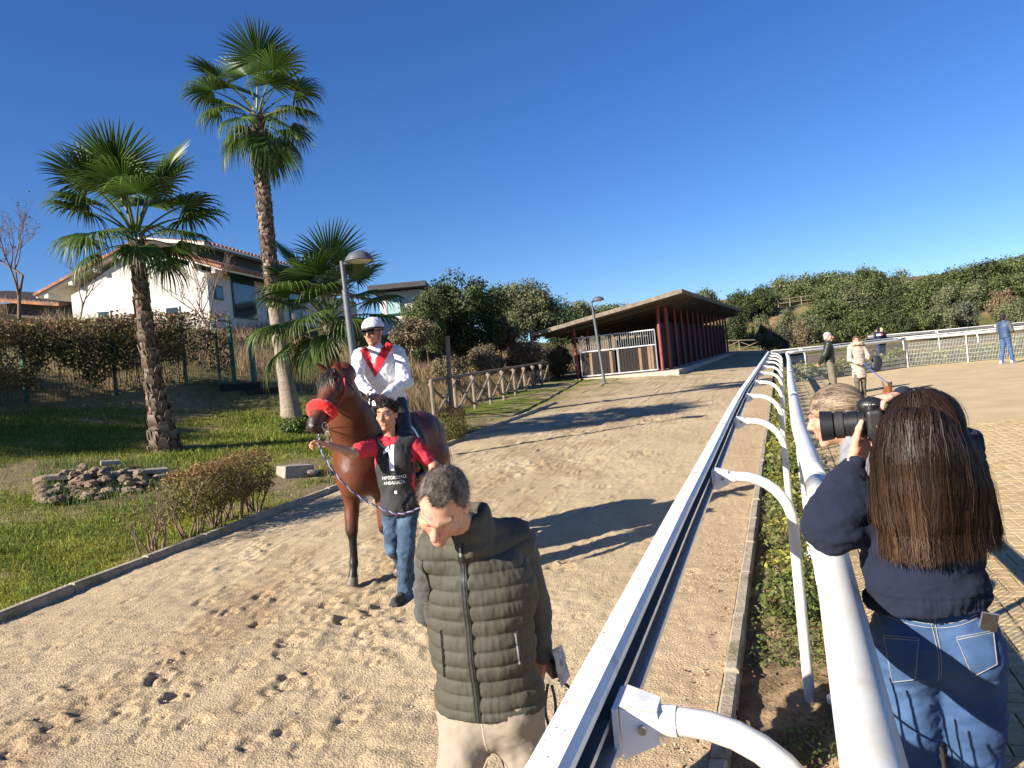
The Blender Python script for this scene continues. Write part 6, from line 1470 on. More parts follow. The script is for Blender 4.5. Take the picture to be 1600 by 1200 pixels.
# ================================================================== the jockey
m_silk = cloth('white_silk', (.66, .65, .66), .45, .04, 20, .12, 60, sheen=.2, spec=.4)
m_redsilk = cloth('red_silk', (.58, .012, .025), .42, .08, 20, .12, 60, sheen=.2)
def jockey():
    A = at; fw = unit((-.22, -.97, 0)); R = frame(fw); S_ = hp_(.02, 0, 1.60)
    t = thing('person', 'jockey in white silks with red V and white helmet riding the bay horse', 'person', S_)
    J = dict(pel=A(606, 622, 7.42), chest=A(592, 580, 7.36), neck=A(588, 549, 7.34), sR=A(565, 557, 7.30), sL=A(620, 553, 7.42), eR=A(556, 592, 7.12), wR=A(583, 617, 6.95), eL=A(634, 597, 7.25), wL=A(604, 616, 6.97))
    for s, q in (('R', 1), ('L', -1)):
        J['h' + s] = J['pel'] + R[:, 0] * q * .10 - UP * .03; J['k' + s] = hp_(.27, -q * .36, 1.36); J['a' + s] = hp_(.02, -q * .40, .98)
    hc = A(583, 520, 7.30); u = unit((-.05, -.05, 1)); f = unit((-.36, -.93, -.10)); f = unit(f - u * (f @ u)); Rh = np.stack((np.cross(f, u), f, u), 1)
    hands = [(J['wR'], (.55, -.75, -.35), (.3, .3, -.9), -1, dict(curl=(1.1, 1.1, 1.1, 1.1), s=1.0)), (J['wL'], (-.85, -.35, -.25), (-.1, .3, -.95), 1, dict(curl=(1.1, 1.1, 1.1, 1.1), s=1.0))]
    body(t, J, R, hc, Rh, .98, h=.012, hf=.005, hands=hands, hcol=dict(eyes=False, brow=(.1, .06, .04)), tone=np.array((.50, .25, .165)))
    # silks
    lo, hi = bbox([J[k] for k in ('pel', 'chest', 'neck', 'sR', 'sL', 'eR', 'eL', 'wR', 'wL')], .20); G = Grid(lo, hi, .007); torso(G, J, R, .185, .125, .05); limbs(G, J, (.078, .066, .042), None, .025, legs=())
    G.cone(J['neck'] - UP * .02, J['neck'] + UP * .045, .068, .060, .02); G.ell(J['pel'] - UP * .05 + R[:, 1] * .03, (.20, .15, .12), R, .04); G.half(J['pel'] - UP * .13, -UP)
    V, F = G.mesh(); V = wrinkle(V, F, .014, 8, 5, (1, 1, .8)); V = wrinkle(V, F, .006, 20, 15); V = wrinkle(V, F, .003, 40, 25)
    sh = part(t, 'silks', V, F, m_silk, smooth=True); tv = bvh(V, F)
    for px in (((562, 547), (572, 540), (583, 566), (586, 590)), ((615, 539), (604, 534), (583, 566), (586, 590))):    # the red V
        q4 = [np.array(p, float) for p in px]; nq = 12; P0 = []
        for a in np.linspace(0, 1, nq + 1):
            for b in np.linspace(0, 1, nq + 1):
                uv = (q4[0] * (1 - a) + q4[1] * a) * (1 - b) + (q4[3] * (1 - a) + q4[2] * a) * b; p = A(uv[0], uv[1], 7.0); P0.append(project([p], unit(p - np.array((0, 0, CAMZ))), tv, .006, .4)[0])
        i = (np.arange(nq)[:, None] * (nq + 1) + np.arange(nq)[None]).ravel(); sub(sh, 'red_chevron', np.array(P0), np.stack((i, i + 1, i + nq + 2, i + nq + 1), 1), m_redsilk, smooth=True)
    G = Grid(J['neck'] - .15, J['neck'] + .15, .006); 
    for k in range(20): a = k / 20 * 2 * PI; o = R[:, 0] * math.cos(a) * .062 + R[:, 1] * math.sin(a) * .064; G.cone(J['neck'] + o - UP * .01, J['neck'] + o * .95 + UP * .045, .010, .009, .01)
    V, F = G.mesh(); part(t, 'collar', V, F, m_silk, smooth=True)
    for s in 'RL':
        d = unit(J['w' + s] - J['e' + s]); V, F = tube([J['w' + s] - d * .035, J['w' + s] - d * .012], .046, 14); part(t, 'cuff', V, F, mat('cuff_black', (.03, .03, .035), .8), smooth=True)
    # breeches and boots
    lo, hi = bbox([J[k] for k in ('hR', 'hL', 'kR', 'kL', 'aR', 'aL')], .18); G = Grid(lo, hi, .009)
    for s in 'RL': G.cone(J['h' + s], J['k' + s], .095, .070, .04); G.cone(J['k' + s], mid(J['k' + s], J['a' + s], .25), .068, .058, .03)
    G.ell(J['pel'] - UP * .05, (.17, .13, .12), R, .05); V, F = G.mesh(); V = wrinkle(V, F, .005, 14, 4); part(t, 'breeches', V, F, cloth('dark_breeches', (.02, .02, .023), .5, .1, 20, spec=.5), smooth=True)
    for s, q in (('R', 1), ('L', -1)):
        G = Grid(*bbox([J['k' + s], J['a' + s]], .22), .009); G.cone(mid(J['k' + s], J['a' + s], .12), J['a' + s], .064, .048, .02); shoe(G, J['a' + s] - UP * .09 - HF * .05, J['a' + s] - UP * .07 + HF * .15, 1.0); V, F = G.mesh(); part(t, 'boot', V, F, mat('boot_leather', (.015, .013, .012), .28, .1, 20), smooth=True)
    # helmet with cover, peak and goggles
    G = Grid(hc - .2, hc + .22, .005); G.ell(hc + Rh @ np.array((0, -.014, .055)), (.102, .122, .098), Rh, 0); G.half(hc + Rh @ np.array((0, 0, .034)), -Rh[:, 2] - Rh[:, 1] * .08, .006); V, F = G.mesh(); V = V + vnormals(V, F) * (.0018 * fbm(V, 25, 4))[:, None]
    hl = part(t, 'helmet', V, F, mat('helmet_white', (.62, .62, .64), .5, .05, 20), smooth=True); th = bvh(V, F)
    a = np.arange(41) / 40 * 2 * PI; m_rim = mat('helmet_rim', (.02, .02, .022), .35, .1, 20); V, F = tube([hc + Rh @ np.array((.104 * math.cos(k), -.014 + .124 * math.sin(k), .036 + .010 * math.sin(k))) for k in a], .009, 8, False); sub(hl, 'rim', V, F, m_rim, smooth=True)
    G = Grid(hc - .2, hc + .25, .005); G.ell(hc + Rh @ np.array((0, .095, .036)), (.090, .070, .010), Rh, 0); V, F = G.mesh(); sub(hl, 'peak', V, F, m_rim, smooth=True)
    for y_ in (-.02, .02):
        V, F = tube(project([hc + Rh @ np.array((x_, y_ + .02, .4)) for x_ in np.linspace(-.09, .09, 15)], -Rh[:, 2], th, .001, .1), .0022, 5); sub(hl, 'seam', V, F, mat('seam_grey', (.3, .3, .33), .6))
    G = Grid(hc - .2, hc + .22, .004)
    for q in (-1, 1): G.ell(hc + Rh @ np.array((q * .036, .094, .008)), (.040, .024, .027), Rh, .012)
    V, F = G.mesh(); gg = part(t, 'goggles', V, F, mat('goggle_lens', (.008, .008, .010), .08, .0, 5, spec=.8), smooth=True)
    a = np.linspace(-.25 * PI, 1.25 * PI, 30); V, F = tube([hc + Rh @ np.array((.084 * math.cos(k), -.012 - .104 * -math.sin(k) * (-1 if math.sin(k) < 0 else -1) , .012)) for k in a], .009, 6, False, .35, ref=Rh[:, 2]); sub(gg, 'strap', V, F, m_rim, smooth=True)
    V, F = tube(smooth_path([hc + Rh @ np.array(p) for p in ((-.085, .01, .03), (-.07, .025, -.06), (0, .06, -.125), (.07, .025, -.06), (.085, .01, .03))], 24), .006, 6, True, .4); sub(hl, 'chin_strap', V, F, m_rim, smooth=True)
jockey()
# ================================================================== the handler
def handler():
    A = at; zf = float(zg(-1.1, 6.5)); fw = unit((-.16, -.99, 0)); R = frame(fw); b0 = np.array((-1.08, 6.55, zf))
    t = thing('person', 'dark haired handler in red shirt and black number bib leading the horse', 'person', b0)
    J = dict(pel=A(626, 786, 6.56), chest=A(616, 722, 6.56), neck=A(609, 684, 6.58), sR=A(584, 697, 6.52), sL=A(646, 695, 6.60), eR=A(551, 708, 6.28), wR=A(508, 694, 6.14), eL=A(677, 726, 6.58), wL=A(676, 772, 6.42), hR=A(612, 797, 6.56), hL=A(639, 794, 6.58), kR=A(614, 855, 6.60), aR=A(642, 898, 7.0), kL=A(634, 858, 6.44), aL=A(632, 918, 6.50))
    J['aL'][2] = zf + .085; J['aR'][2] = float(zg(J['aR'][0], 7.0)) + .11
    hc = A(604, 648, 6.50); u = unit((.0, -.10, 1)); f = unit((-.26, -.95, -.12)); f = unit(f - u * (f @ u)); Rh = np.stack((np.cross(f, u), f, u), 1)
    hands = [(J['wR'], (-.95, -.1, .18), (.15, -.6, -.75), 1, dict(curl=(1.0, 1.05, 1.05, 1.0))), (J['wL'], (0, -.3, -1), (-1, 0, 0), -1, dict(curl=(.7, .8, .8, .8)))]
    body(t, J, R, hc, Rh, 1.0, h=.011, hf=.0042, hands=hands, hcol=dict(stubble=.5, brow=(.03, .02, .015)), tone=np.array((.47, .235, .15)), arm=(.052, .043, .029))
    V, F = cap_hair(hc, Rh, 1.0, .005, .012, .076, .0, -.075, .008, 50, 3)
    g = np.random.default_rng(4); dk = lambda P0: np.tile((.018, .013, .010), (len(P0), 1)); part(t, 'hair', V, F, m_hair, smooth=True, col=dk(V)); tufts(V, F, 2600, .022, .0022, lambda P0, N: N * .5 + Rh[:, 1] * .3 + Rh[:, 2] * .2, g, dk, 'hair_strands', t, m_hair)
    # red shirt
    lo, hi = bbox([J[k] for k in ('pel', 'neck', 'sR', 'sL', 'eR', 'eL')], .2); G = Grid(lo, hi, .008); torso(G, J, R, .178, .122, .05)
    for s in 'RL': G.cone(J['s' + s], mid(J['s' + s], J['e' + s], .70), .076, .068, .03); e = mid(J['s' + s], J['e' + s], .72); d = unit(J['e' + s] - J['s' + s]); 
    G.cone(J['neck'] + UP * .03, J['neck'] + UP * .12, .060, .07, .01, True); G.half(J['pel'] - UP * .09, -UP)
    V, F = G.mesh(); V = wrinkle(V, F, .008, 12, 5); V = wrinkle(V, F, .004, 26, 9); part(t, 'shirt', V, F, cloth('red_cotton', (.48, .022, .045), .85, .1, 20), smooth=True)
    # bib: front and back panels hanging over the shirt
    lo, hi = bbox([J[k] for k in ('pel', 'neck', 'sR', 'sL')], .25); G = Grid(lo, hi, .007); torso(G, J, R, .192, .140, .05); G.ell(J['pel'] - UP * .02 + R[:, 1] * .01, (.175, .150, .13), R, .05)
    for s, q in (('R', 1), ('L', -1)): G.cone(mid(J['neck'], J['s' + s], .4), mid(J['neck'], J['s' + s], .75), .085, .08, .03)
    G.cone(J['neck'] + R[:, 1] * .05 - UP * .005, J['neck'] + UP * .12 + R[:, 1] * .03, .085, .095, .008, True)
    for s, q in (('R', 1), ('L', -1)): G.cone(J['s' + s] + R[:, 0] * q * .085 + UP * .05, J['pel'] + R[:, 0] * q * .225 + UP * .02, .075, .085, .01, True)
    G.half(J['pel'] - UP * .07, -UP + R[:, 0] * -.10); 
    V, F = G.mesh(); V = wrinkle(V, F, .013, 8, 31, (1, 1, .6)); V = wrinkle(V, F, .006, 17, 33, (1, 1, .7)); bib = part(t, 'bib', V, F, cloth('black_bib', (.016, .016, .018), .8, .12, 15, sheen=.1), smooth=True); tv = bvh(V, F)
    m_pr = mat('bib_print', (.80, .80, .80), .7, .08, 30)
    O = A(606, 738, 6.3); rx = -R[:, 0]
    def stamp(poly, name):                          # print: list of 2-D quads, grid-subdivided and projected
        for qd in poly:
            qd = np.asarray(qd, float); nq = 5; P0 = []
            for a in np.linspace(0, 1, nq + 1):
                for b in np.linspace(0, 1, nq + 1): p = (qd[0] * (1 - a) + qd[1] * a) * (1 - b) + (qd[3] * (1 - a) + qd[2] * a) * b; P0.append(O + rx * p[0] + UP * p[1])
            Q = project(P0, -fw, tv, .004, .8); i = (np.arange(nq)[:, None] * (nq + 1) + np.arange(nq)[None]).ravel(); sub(bib, name, Q, np.stack((i, i + 1, i + nq + 2, i + nq + 1), 1), m_pr)
    stamp([[(-.022, .00), (.022, .00), (.022, .215), (-.022, .215)], [(-.070, .140), (-.070, .165), (-.020, .215), (-.020, .170)]], 'number_one')
    def word(txt, size, dy, dx=0.):
        cu = bpy.data.curves.new('lettering', 'FONT'); cu.body = txt; cu.size = size; cu.align_x = 'CENTER'; cu.resolution_u = 2; ob = bpy.data.objects.new('lettering', cu); COL.objects.link(ob)
        me = ob.evaluated_get(bpy.context.evaluated_depsgraph_get()).to_mesh(); v2 = np.array([v.co[:] for v in me.vertices]); tr = [tuple(p.vertices) for p in me.polygons]; bpy.data.objects.remove(ob)
        Q = project([O + rx * (v[0] * .85 + dx) + UP * (v[1] + dy) for v in v2], -fw, tv, .005, .8); F3 = []
        for p in tr:
            for k in range(1, len(p) - 1): F3.append((p[0], p[k], p[k + 1]))
        sub(bib, 'lettering', Q, np.array(F3), m_pr)
    word('HIPÓDROMO', .040, -.075, 0.); word('ANDALUCÍA', .038, -.118, 0.); stamp([[(.0, -.20), (.02, -.20), (.02, -.175), (.0, -.175)]], 'emblem')
    # jeans and shoes
    lo, hi = bbox([J[k] for k in ('pel', 'hR', 'hL', 'kR', 'kL', 'aR', 'aL')], .16); G = Grid(lo, hi, .009); G.ell(J['pel'], (.165, .12, .13), R, .04); limbs(G, J, None, (.095, .072, .056), .03, arms=()); G.half(J['pel'] + UP * .09, UP)
    for s in 'RL': G.cone(mid(J['k' + s], J['a' + s], .8), J['a' + s] - UP * .055, .060, .066, .02)
    V, F = G.mesh(); V = wrinkle(V, F, .010, 10, 41); V = wrinkle(V, F, .005, 24, 43); jn = part(t, 'jeans', V, F, cloth('blue_denim', (.028, .060, .105), .9, .25, 14, .3, 260, col2=(.06, .11, .17), c2scale=5), smooth=True)
    for s, dirv in (('R', fw * .9 - UP * .25), ('L', fw + R[:, 0] * .25)):
        a = J['a' + s].copy(); z0 = a[2] - .085; G = Grid(a - .3, a + .3, .008); g0 = np.array((a[0], a[1], z0)); shoe(G, g0 - dirv * .05, g0 + dirv * .17, 1.08); G.box(g0 + dirv * .06 + UP * .012, (.09, .29, .024), frame(dirv * (1, 1, 0) + (0, 0, 0)), .008, .004); V, F = G.mesh(); part(t, 'shoe', V, F, mat('dark_trainer', (.035, .036, .038), .8, .2, 30), smooth=True)
handler()
# lead rope
rp = smooth_path([HS['L'](.03, .52 * HS['q'], -.09), at(499, 690, 6.10), at(503, 706, 6.08), at(528, 745, 6.12), at(560, 775, 6.2), at(592, 793, 6.24), at(622, 803, 6.26), at(648, 797, 6.30), at(668, 785, 6.38), at(674, 776, 6.42)], 120)
t = thing('lead_rope', 'blue and white twisted lead rope hanging from the bridle to the handler', 'rope', rp[1])
for k, (m, ph) in enumerate(((mat('rope_blue', (.05, .05, .16), .9, .2, 40), 0), (mat('rope_white', (.40, .38, .46), .9, .2, 40), PI))):
    a = np.arange(len(rp)) * .9 + ph; T = np.gradient(rp, axis=0); T /= np.linalg.norm(T, axis=1)[:, None]; u = np.cross(T, (0, 1, 0)); u /= np.linalg.norm(u, axis=1)[:, None]; w = np.cross(T, u)
    V, F = tube(rp + (u * np.cos(a)[:, None] + w * np.sin(a)[:, None]) * .0042, .0055, 6); part(t, 'strand', V, F, m, smooth=True)
V, F = tube(smooth_path([at(622, 803, 6.25), at(606, 822, 6.24), at(598, 836, 6.24)], 10), .004, 5); part(t, 'loose_end', V, F, mat('rope_blue', (0, 0, 0)))
# ================================================================== woman taking photographs, right foreground
def photographer():
    A = at; zf = float(zg(1.2, 2.25)) + PAV; b0 = np.array((1.24, 2.26, zf)); fw = unit((.30, .95, 0)); R = frame(fw); fc = unit((-.25, .97, 0)); Rc = frame(fc)
    t = thing('person', 'woman with long brown hair in navy jumper and jeans aiming a camera', 'person', b0)
    J = dict(pel=A(1456, 985, 2.24), chest=A(1434, 850, 2.22), neck=A(1440, 768, 2.22), sL=A(1367, 790, 2.27), sR=A(1498, 778, 2.24), eL=A(1302, 815, 2.24), wL=A(1334, 724, 2.30), eR=A(1500, 710, 2.50), wR=A(1412, 624, 2.33))
    c = J['pel'].copy()
    for s, q in (('R', 1), ('L', -1)):
        J['h' + s] = c + R[:, 0] * q * .085 - UP * .04; J['k' + s] = np.array((*(c + R[:, 0] * q * .085 + R[:, 1] * .02)[:2], zf + .47)); J['a' + s] = np.array((*(c + R[:, 0] * q * .09 - R[:, 1] * .02)[:2], zf + .09))
    hc = A(1432, 676, 2.19); f = unit((-.80, .58, -.03)); u = unit(UP - f * (UP @ f)); Rh = np.stack((np.cross(f, u), f, u), 1)
    hands = [(J['wL'] + UP * .004, (.62, .42, .66), (.50, -.76, .02), -1, dict(curl=(.5, .55, .6, .65), s=.95, tcurl=.1)), (J['wR'], (-.93, -.28, .16), (-.05, .0, -1), 1, dict(curl=(.75, .75, .8, .9), s=.95))]
    body(t, J, R, hc, Rh, .96, hf=.003, hands=hands, hcol=dict(brow=(.06, .035, .02)), tone=np.array((.56, .31, .215)), neckr=.046)
    # jeans
    lo, hi = bbox([J[k] for k in ('pel', 'hR', 'hL', 'kR', 'kL', 'aR', 'aL')], .20); G = Grid(lo, hi, .0065)
    G.ell(J['pel'] + UP * .02, (.152, .115, .17), R, .04)
    for s, q in (('R', 1), ('L', -1)): G.ell(J['h' + s] - R[:, 1] * .055 - UP * .0, (.085, .080, .115), R, .05)
    limbs(G, J, None, (.098, .066, .050), .03, arms=()); G.cone(J['hR'] - UP * .06, mid(J['hR'], J['kR']), .092, .080, .03); G.cone(J['hL'] - UP * .06, mid(J['hL'], J['kL']), .092, .080, .03); G.half(J['pel'] + UP * .13, UP); G.half(np.array((0, 0, zf + .05)), -UP)
    V, F = G.mesh(); V = relax(V, F, 2); V = wrinkle(V, F, .005, 11, 7, (1, 1, 1.6)); V = wrinkle(V, F, .0022, 32, 8, (1, 1, 1.8))
    m_den = cloth('bright_denim', (.022, .055, .135), .85, .22, 9, .3, 320, col2=(.042, .095, .20), c2scale=4, c2lo=.42, c2hi=.62); jn = part(t, 'jeans', V, F, m_den, smooth=True); tv = bvh(V, F)
    m_st = mat('pale_stitching', (.22, .22, .22), .8, .2, 90); m_pk = cloth('pocket_denim', (.026, .064, .15), .85, .22, 9, .3, 320, col2=(.048, .105, .215), c2scale=5)
    vd = unit(J['pel'] - np.array((0, 0, CAMZ)))
    def line(pix, w=.0022, off=.003, mm=m_st, name='seam', st=False):
        pp = [A(a, b, 2.0) for a, b in pix]; P0 = smooth_path(pp, 8 * len(pix)) if not st else [mid(pp[k], pp[k + 1], f_) for k in range(len(pp) - 1) for f_ in np.linspace(0, 1, 9)[:-1]] + [pp[-1]]; Q = []
        for p in P0: d = unit(p - np.array((0, 0, CAMZ))); Q.append(project([p], d, tv, off, 1.0)[0])
        Vr, Fr = ribbon(Q, -vd, w); sub(jn, name, Vr, Fr, mm)
    line([(1452, 965), (1459, 990), (1467, 1030), (1466, 1064)]); line([(1460, 967), (1464, 990), (1471, 1030), (1470, 1060)])
    line([(1385, 962), (1420, 975), (1460, 981), (1500, 977), (1535, 962)]); line([(1387, 957), (1420, 969), (1460, 975), (1500, 971), (1533, 957)], .002)
    def pocket(px):
        nq = 10; P0 = []
        q = [np.array(p, float) for p in px]
        for a in np.linspace(0, 1, nq + 1):
            for b in np.linspace(0, 1, nq + 1):
                uv = (q[0] * (1 - a) + q[1] * a) * (1 - b) + (q[3] * (1 - a) + q[2] * a) * b; p = A(uv[0], uv[1], 2.0); P0.append(project([p], unit(p - np.array((0, 0, CAMZ))), tv, .004, 1.0)[0])
        i = (np.arange(nq)[:, None] * (nq + 1) + np.arange(nq)[None]).ravel(); sub(jn, 'back_pocket', np.array(P0), np.stack((i, i + 1, i + nq + 2, i + nq + 1), 1), m_pk, smooth=True)
        line(px + px[:1], .0022, .006, st=True); line([tuple(mid(np.array(px[0]), np.array(px[3]), .06)), tuple(mid(np.array(px[1]), np.array(px[2]), .06))], .0025, .006)
    pocket([(1494, 996), (1552, 985), (1558, 1038), (1520, 1058)]); pocket([(1380, 992), (1436, 997), (1430, 1062), (1394, 1066)])
    # ribs of the knees: creases
    for s in 'RL':
        a = J['a' + s]; G = Grid(a - .3, a + .3, .009); g0 = np.array((a[0], a[1], zf)); shoe(G, g0 - fw * .05, g0 + fw * .15, 1.0); V, F = G.mesh(); part(t, 'shoe', V, F, mat('white_trainer', (.7, .7, .7), .7, .1, 20), smooth=True)
    # navy jumper
    lo, hi = bbox([J[k] for k in ('pel', 'chest', 'neck', 'sR', 'sL', 'eR', 'eL', 'wR', 'wL')], .19); G = Grid(lo, hi, .006); torso(G, J, R, .160, .120, .05, hipw=.92)
    G.ell(mid(J['pel'], J['chest'], .42) - R[:, 1] * .01, (.166, .134, .13), R, .05); G.chain([J['sL'], J['eL']], [.080, .088], .04); G.chain([J['eL'], mid(J['eL'], J['wL'], .62)], [.086, .058], .03); G.chain([mid(J['eL'], J['wL'], .6), J['wL']], [.055, .036], .015); G.chain([J['sR'], J['eR'], J['wR']], [.080, .075, .04], .03)
    G.cone(J['neck'] - UP * .02, J['neck'] + UP * .03, .068, .058, .02); G.half(J['pel'] + UP * .085, -UP)
    V, F = G.mesh(); n = vnormals(V, F); q = (V - J['pel']); rib = (q[:, 2] < .14) & (np.abs(V - J['pel']) [:, 0] < .4) & (V[:, 2] < J['chest'][2])
    V = wrinkle(V, F, .013, 6.5, 12, (1, 1, 2.0)); V = wrinkle(V, F, .005, 16, 13, (1, 1, 1.6)); V = wrinkle(V, F, .0015, 60, 14)
    ang = np.arctan2((V - J['pel']) @ R[:, 0], (V - J['pel']) @ R[:, 1]); V = V + n * ((-.006 + .0016 * np.sin(ang * 130)) * rib)[:, None]
    # ribbed cuff
    d = unit(J['wL'] - J['eL']); along_ = (V - J['wL']) @ d; cuff = (along_ > -.055) & (np.linalg.norm(V - J['wL'], axis=1) < .09); V = V + n * (-.003 * cuff)[:, None]
    part(t, 'jumper', V, F, cloth('navy_wool', (.0034, .0075, .025), .95, .12, 40, .45, 300), smooth=True)
    # long straight hair
    g = np.random.default_rng(21)
    rows = np.array([(606, 1424, 1456, 2.15, 2.18), (622, 1405, 1465, 2.08, 2.16), (645, 1396, 1474, 2.045, 2.14), (680, 1388, 1486, 2.03, 2.13), (725, 1386, 1504, 2.03, 2.12), (765, 1384, 1524, 2.035, 2.12), (800, 1378, 1540, 2.04, 2.12), (828, 1388, 1538, 2.055, 2.11), (852, 1402, 1526, 2.06, 2.10)], float)
    tt = np.linspace(0, 1, len(rows))
    def pt(s, v, dep):                               # s across 0..1, v along 0..1
        r = [np.interp(v, tt, rows[:, k]) for k in range(5)]; u_ = r[1] + (r[2] - r[1]) * s; e_ = np.clip(np.abs(s - .58) / np.where(s > .58, .42, .58), 0, 1.1) ** 2.2; Yd = r[3] * (1 - e_) + r[4] * e_ + dep
        dx = (u_ - 800) / FPX; dy = -(r[0] - 600) / FPX; return np.stack(((dx * RC + dy * ROLL) * Yd, Yd, CAMZ + (-dx * ROLL + dy * RC) * Yd), -1)
    G = Grid(A(1340, 590, 2.05) - (.05, .15, .5), A(1580, 590, 2.3) + (.05, .15, .06), .007); G.ell(hc + Rh @ np.array((0, -.020, .040)), np.array((.077, .098, .086)), Rh, 0)
    for s_ in np.linspace(.05, .95, 14):
        p = [pt(np.array(s_), np.array(v_), np.array(.038)) for v_ in (.34, .48, .62, .78, .92)]; G.chain(p, [.024, .032, .034, .026, .010], .05)
    G.ell(hc + Rh @ np.array((0, .11, -.040)), (.062, .06, .10), Rh, .01, True)     # keep the face clear
    V, F = G.mesh(); V = relax(V, F, 5, .6); V = V + vnormals(V, F) * (.0035 * fbm(V * (1, 1, .10), 40, 3))[:, None]
    part(t, 'hair', V, F, mat('hair_mass', (.026, .015, .009), .55, .4, 10, stretch=(12, 12, 1), spec=.3), smooth=True); th = bvh(V, F); nh = vnormals(V, F)
    crown = hc + Rh @ np.array((0, -.01, .13)); zb = pt(np.array(.5), np.array(.90), np.array(0.))[2]; seg = 12; n = 12500
    i0 = g.integers(0, len(V), n * 2); i0 = i0[(V[i0, 2] > zb + .02)][:n]; n = len(i0); P0 = V[i0]; off = g.uniform(.0005, .007, n); stray = g.random(n) < .03; off[stray] += g.uniform(.004, .014, stray.sum()); st_ = g.uniform(.018, .034, n); bias = g.normal(0, .055, (n, 3)) * (1, 1, .2); paths = np.zeros((n, seg, 3)); roots = nh[i0].copy()
    for k in range(n):
        p = P0[k].copy(); nn_ = nh[i0[k]]; wob = g.normal(0, .03, 3)
        for j_ in range(seg):
            paths[k, j_] = p + nn_ * off[k]
            rad = p - crown; rad[2] = 0; top = max(0., nn_[2]); dv = -UP * (1.0 - .6 * top) + unit(rad) * top * 1.2 + bias[k]; dv = unit(dv - nn_ * (dv @ nn_)) if p[2] > zb else unit(dv + wob)
            p = p + dv * st_[k]
            if p[2] > zb:
                hh = th.find_nearest(Vector(p)); p = np.array(hh[0]); nn_ = np.array(hh[1])
            elif p[2] < zb - .036 * (1 + .8 * math.sin(k * 1.7)): 
                paths[k, j_ + 1:] = p + nn_ * off[k] + np.linspace(0, .004, seg - j_ - 1)[:, None] * -UP if j_ + 1 < seg else paths[k, j_ + 1:]; break
    V, F = strands(roots, paths, np.full(n, .0015) * g.uniform(.6, 1.3, n), seg); zt = np.clip((hc[2] - paths[..., 2] - .02) / .30, 0, 1)[..., None]
    ang = np.arctan2(paths[:, :1, 0] - hc[0], hc[1] - paths[:, :1, 1]); lite = (np.clip(.5 + .9 * vnoise(np.stack((ang[:, 0] * 9, ang[:, 0] * 0, ang[:, 0] * 0), 1), 1.0, 5), 0, 1)[:, None, None] * .75 + g.random((n, 1, 1)) * .35) * zt
    col = np.array((.022, .012, .0075)) * (1 - lite) + np.array((.095, .054, .032)) * lite; col = col * g.uniform(.6, 1.45, (n, 1, 1)); part(t, 'hair_strands', V, F, mat('long_hair', (1, 1, 1), .46, .0, 1, attr='Col', spec=.22), col=np.repeat(col.reshape(-1, 3), 2, 0))
    return J, R, hc, Rh
PJ, PRr, PH, PRh = photographer()
# her phone and camera
m_blk2 = mat('camera_black', (.012, .012, .013), .42, .15, 60, .2, 300); m_rub = mat('camera_rubber', (.016, .016, .017), .7, .1, 60, .4, 200)
ph = at(1545, 972, 2.10); t = thing('phone', 'silver cased phone sticking out of the woman\'s back pocket', 'phone', ph)
Rp = frame(unit((.25, .95, .1))) @ rot((0, 1, 0), .22); V, F = MB().box(ph, (.040, .009, .050), Rp).get(); part(t, 'case', V, F, mat('phone_case', (.05, .042, .036), .3, .3, 30, metal=.3)); V, F = MB().box(ph + Rp[:, 2] * .0015, (.043, .007, .051), Rp).get(); part(t, 'bumper', V, F, mat('phone_bumper', (.5, .5, .52), .25, .1, 30, metal=.8))
la = unit(np.array((-.90, .42, -.02))); cb = at(1362, 660, 2.30); lr = unit(np.cross(la, UP)); lu = np.cross(lr, la); Rl = np.stack((lr, la, lu), 1)
t = thing('camera', 'black camera with long zoom lens held up by the photographing woman', 'camera', cb)
G = Grid(cb - .14, cb + .14, .004); G.box(cb - la * .01 - UP * .0, (.132, .050, .088), Rl, .012, .01); G.box(cb + lr * .052 - la * -.012, (.036, .065, .085), Rl, .014, .012); G.ell(cb + UP * .052 - la * .002, (.030, .040, .026), Rl, .015); V, F = G.mesh(); bd = part(t, 'camera_body', V, F, m_blk2, smooth=True)
V, F = tube([cb + lr * -.045 + UP * .040, cb + lr * -.045 + UP * .056], .016, 20); sub(bd, 'mode_dial', V, F, m_blk2)
for k in range(10): a = k * .628; p = cb + lr * (-.045 + .012 * math.cos(a)) + la * .012 * math.sin(a) + UP * .057; V, F = MB().box(p, (.002, .002, .001)).get(); sub(bd, 'dial_mark', V, F, mat('white_print', (.78, .78, .78), .7, .05, 20))
prof = [(a_ * .76, r_ * .92) for a_, r_ in [(.015, .036), (.022, .036), (.024, .040), (.050, .040), (.052, .0425), (.085, .0425), (.087, .0405), (.100, .0405), (.102, .044), (.135, .0445), (.140, .040), (.142, .047), (.188, .052), (.190, .0505)]]
th = np.arange(36) / 36 * 2 * PI; rg = lambda a, r: cb + la * a + (lr[None] * np.cos(th)[:, None] + lu[None] * np.sin(th)[:, None]) * r
V = np.concatenate([rg(a, r) for a, r in prof] + [rg(.141, .042), rg(.115, .036), rg(.114, .001)]); m = len(prof) + 3; i = np.arange(m - 1)[:, None] * 36; j = np.arange(36)[None]; F = np.stack((i + j, i + (j + 1) % 36, i + 36 + (j + 1) % 36, i + 36 + j), -1).reshape(-1, 4); ln_ = part(t, 'lens', V, F, m_blk2, smooth=False)
V = np.concatenate([rg(.079, .0416), rg(.101, .0421)]); F = np.stack((j[0], (j[0] + 1) % 36, 36 + (j[0] + 1) % 36, 36 + j[0]), 1); sub(ln_, 'zoom_ring', V, F, m_rub)
V, F = ribbon(smooth_path([cb - lr * .062 + UP * .01, cb - lr * .068 - UP * .05, cb - lr * .064 - UP * .13 + la * -.01], 12), (-.3, -1, 0), .012); part(t, 'strap', V, F, m_blk2)

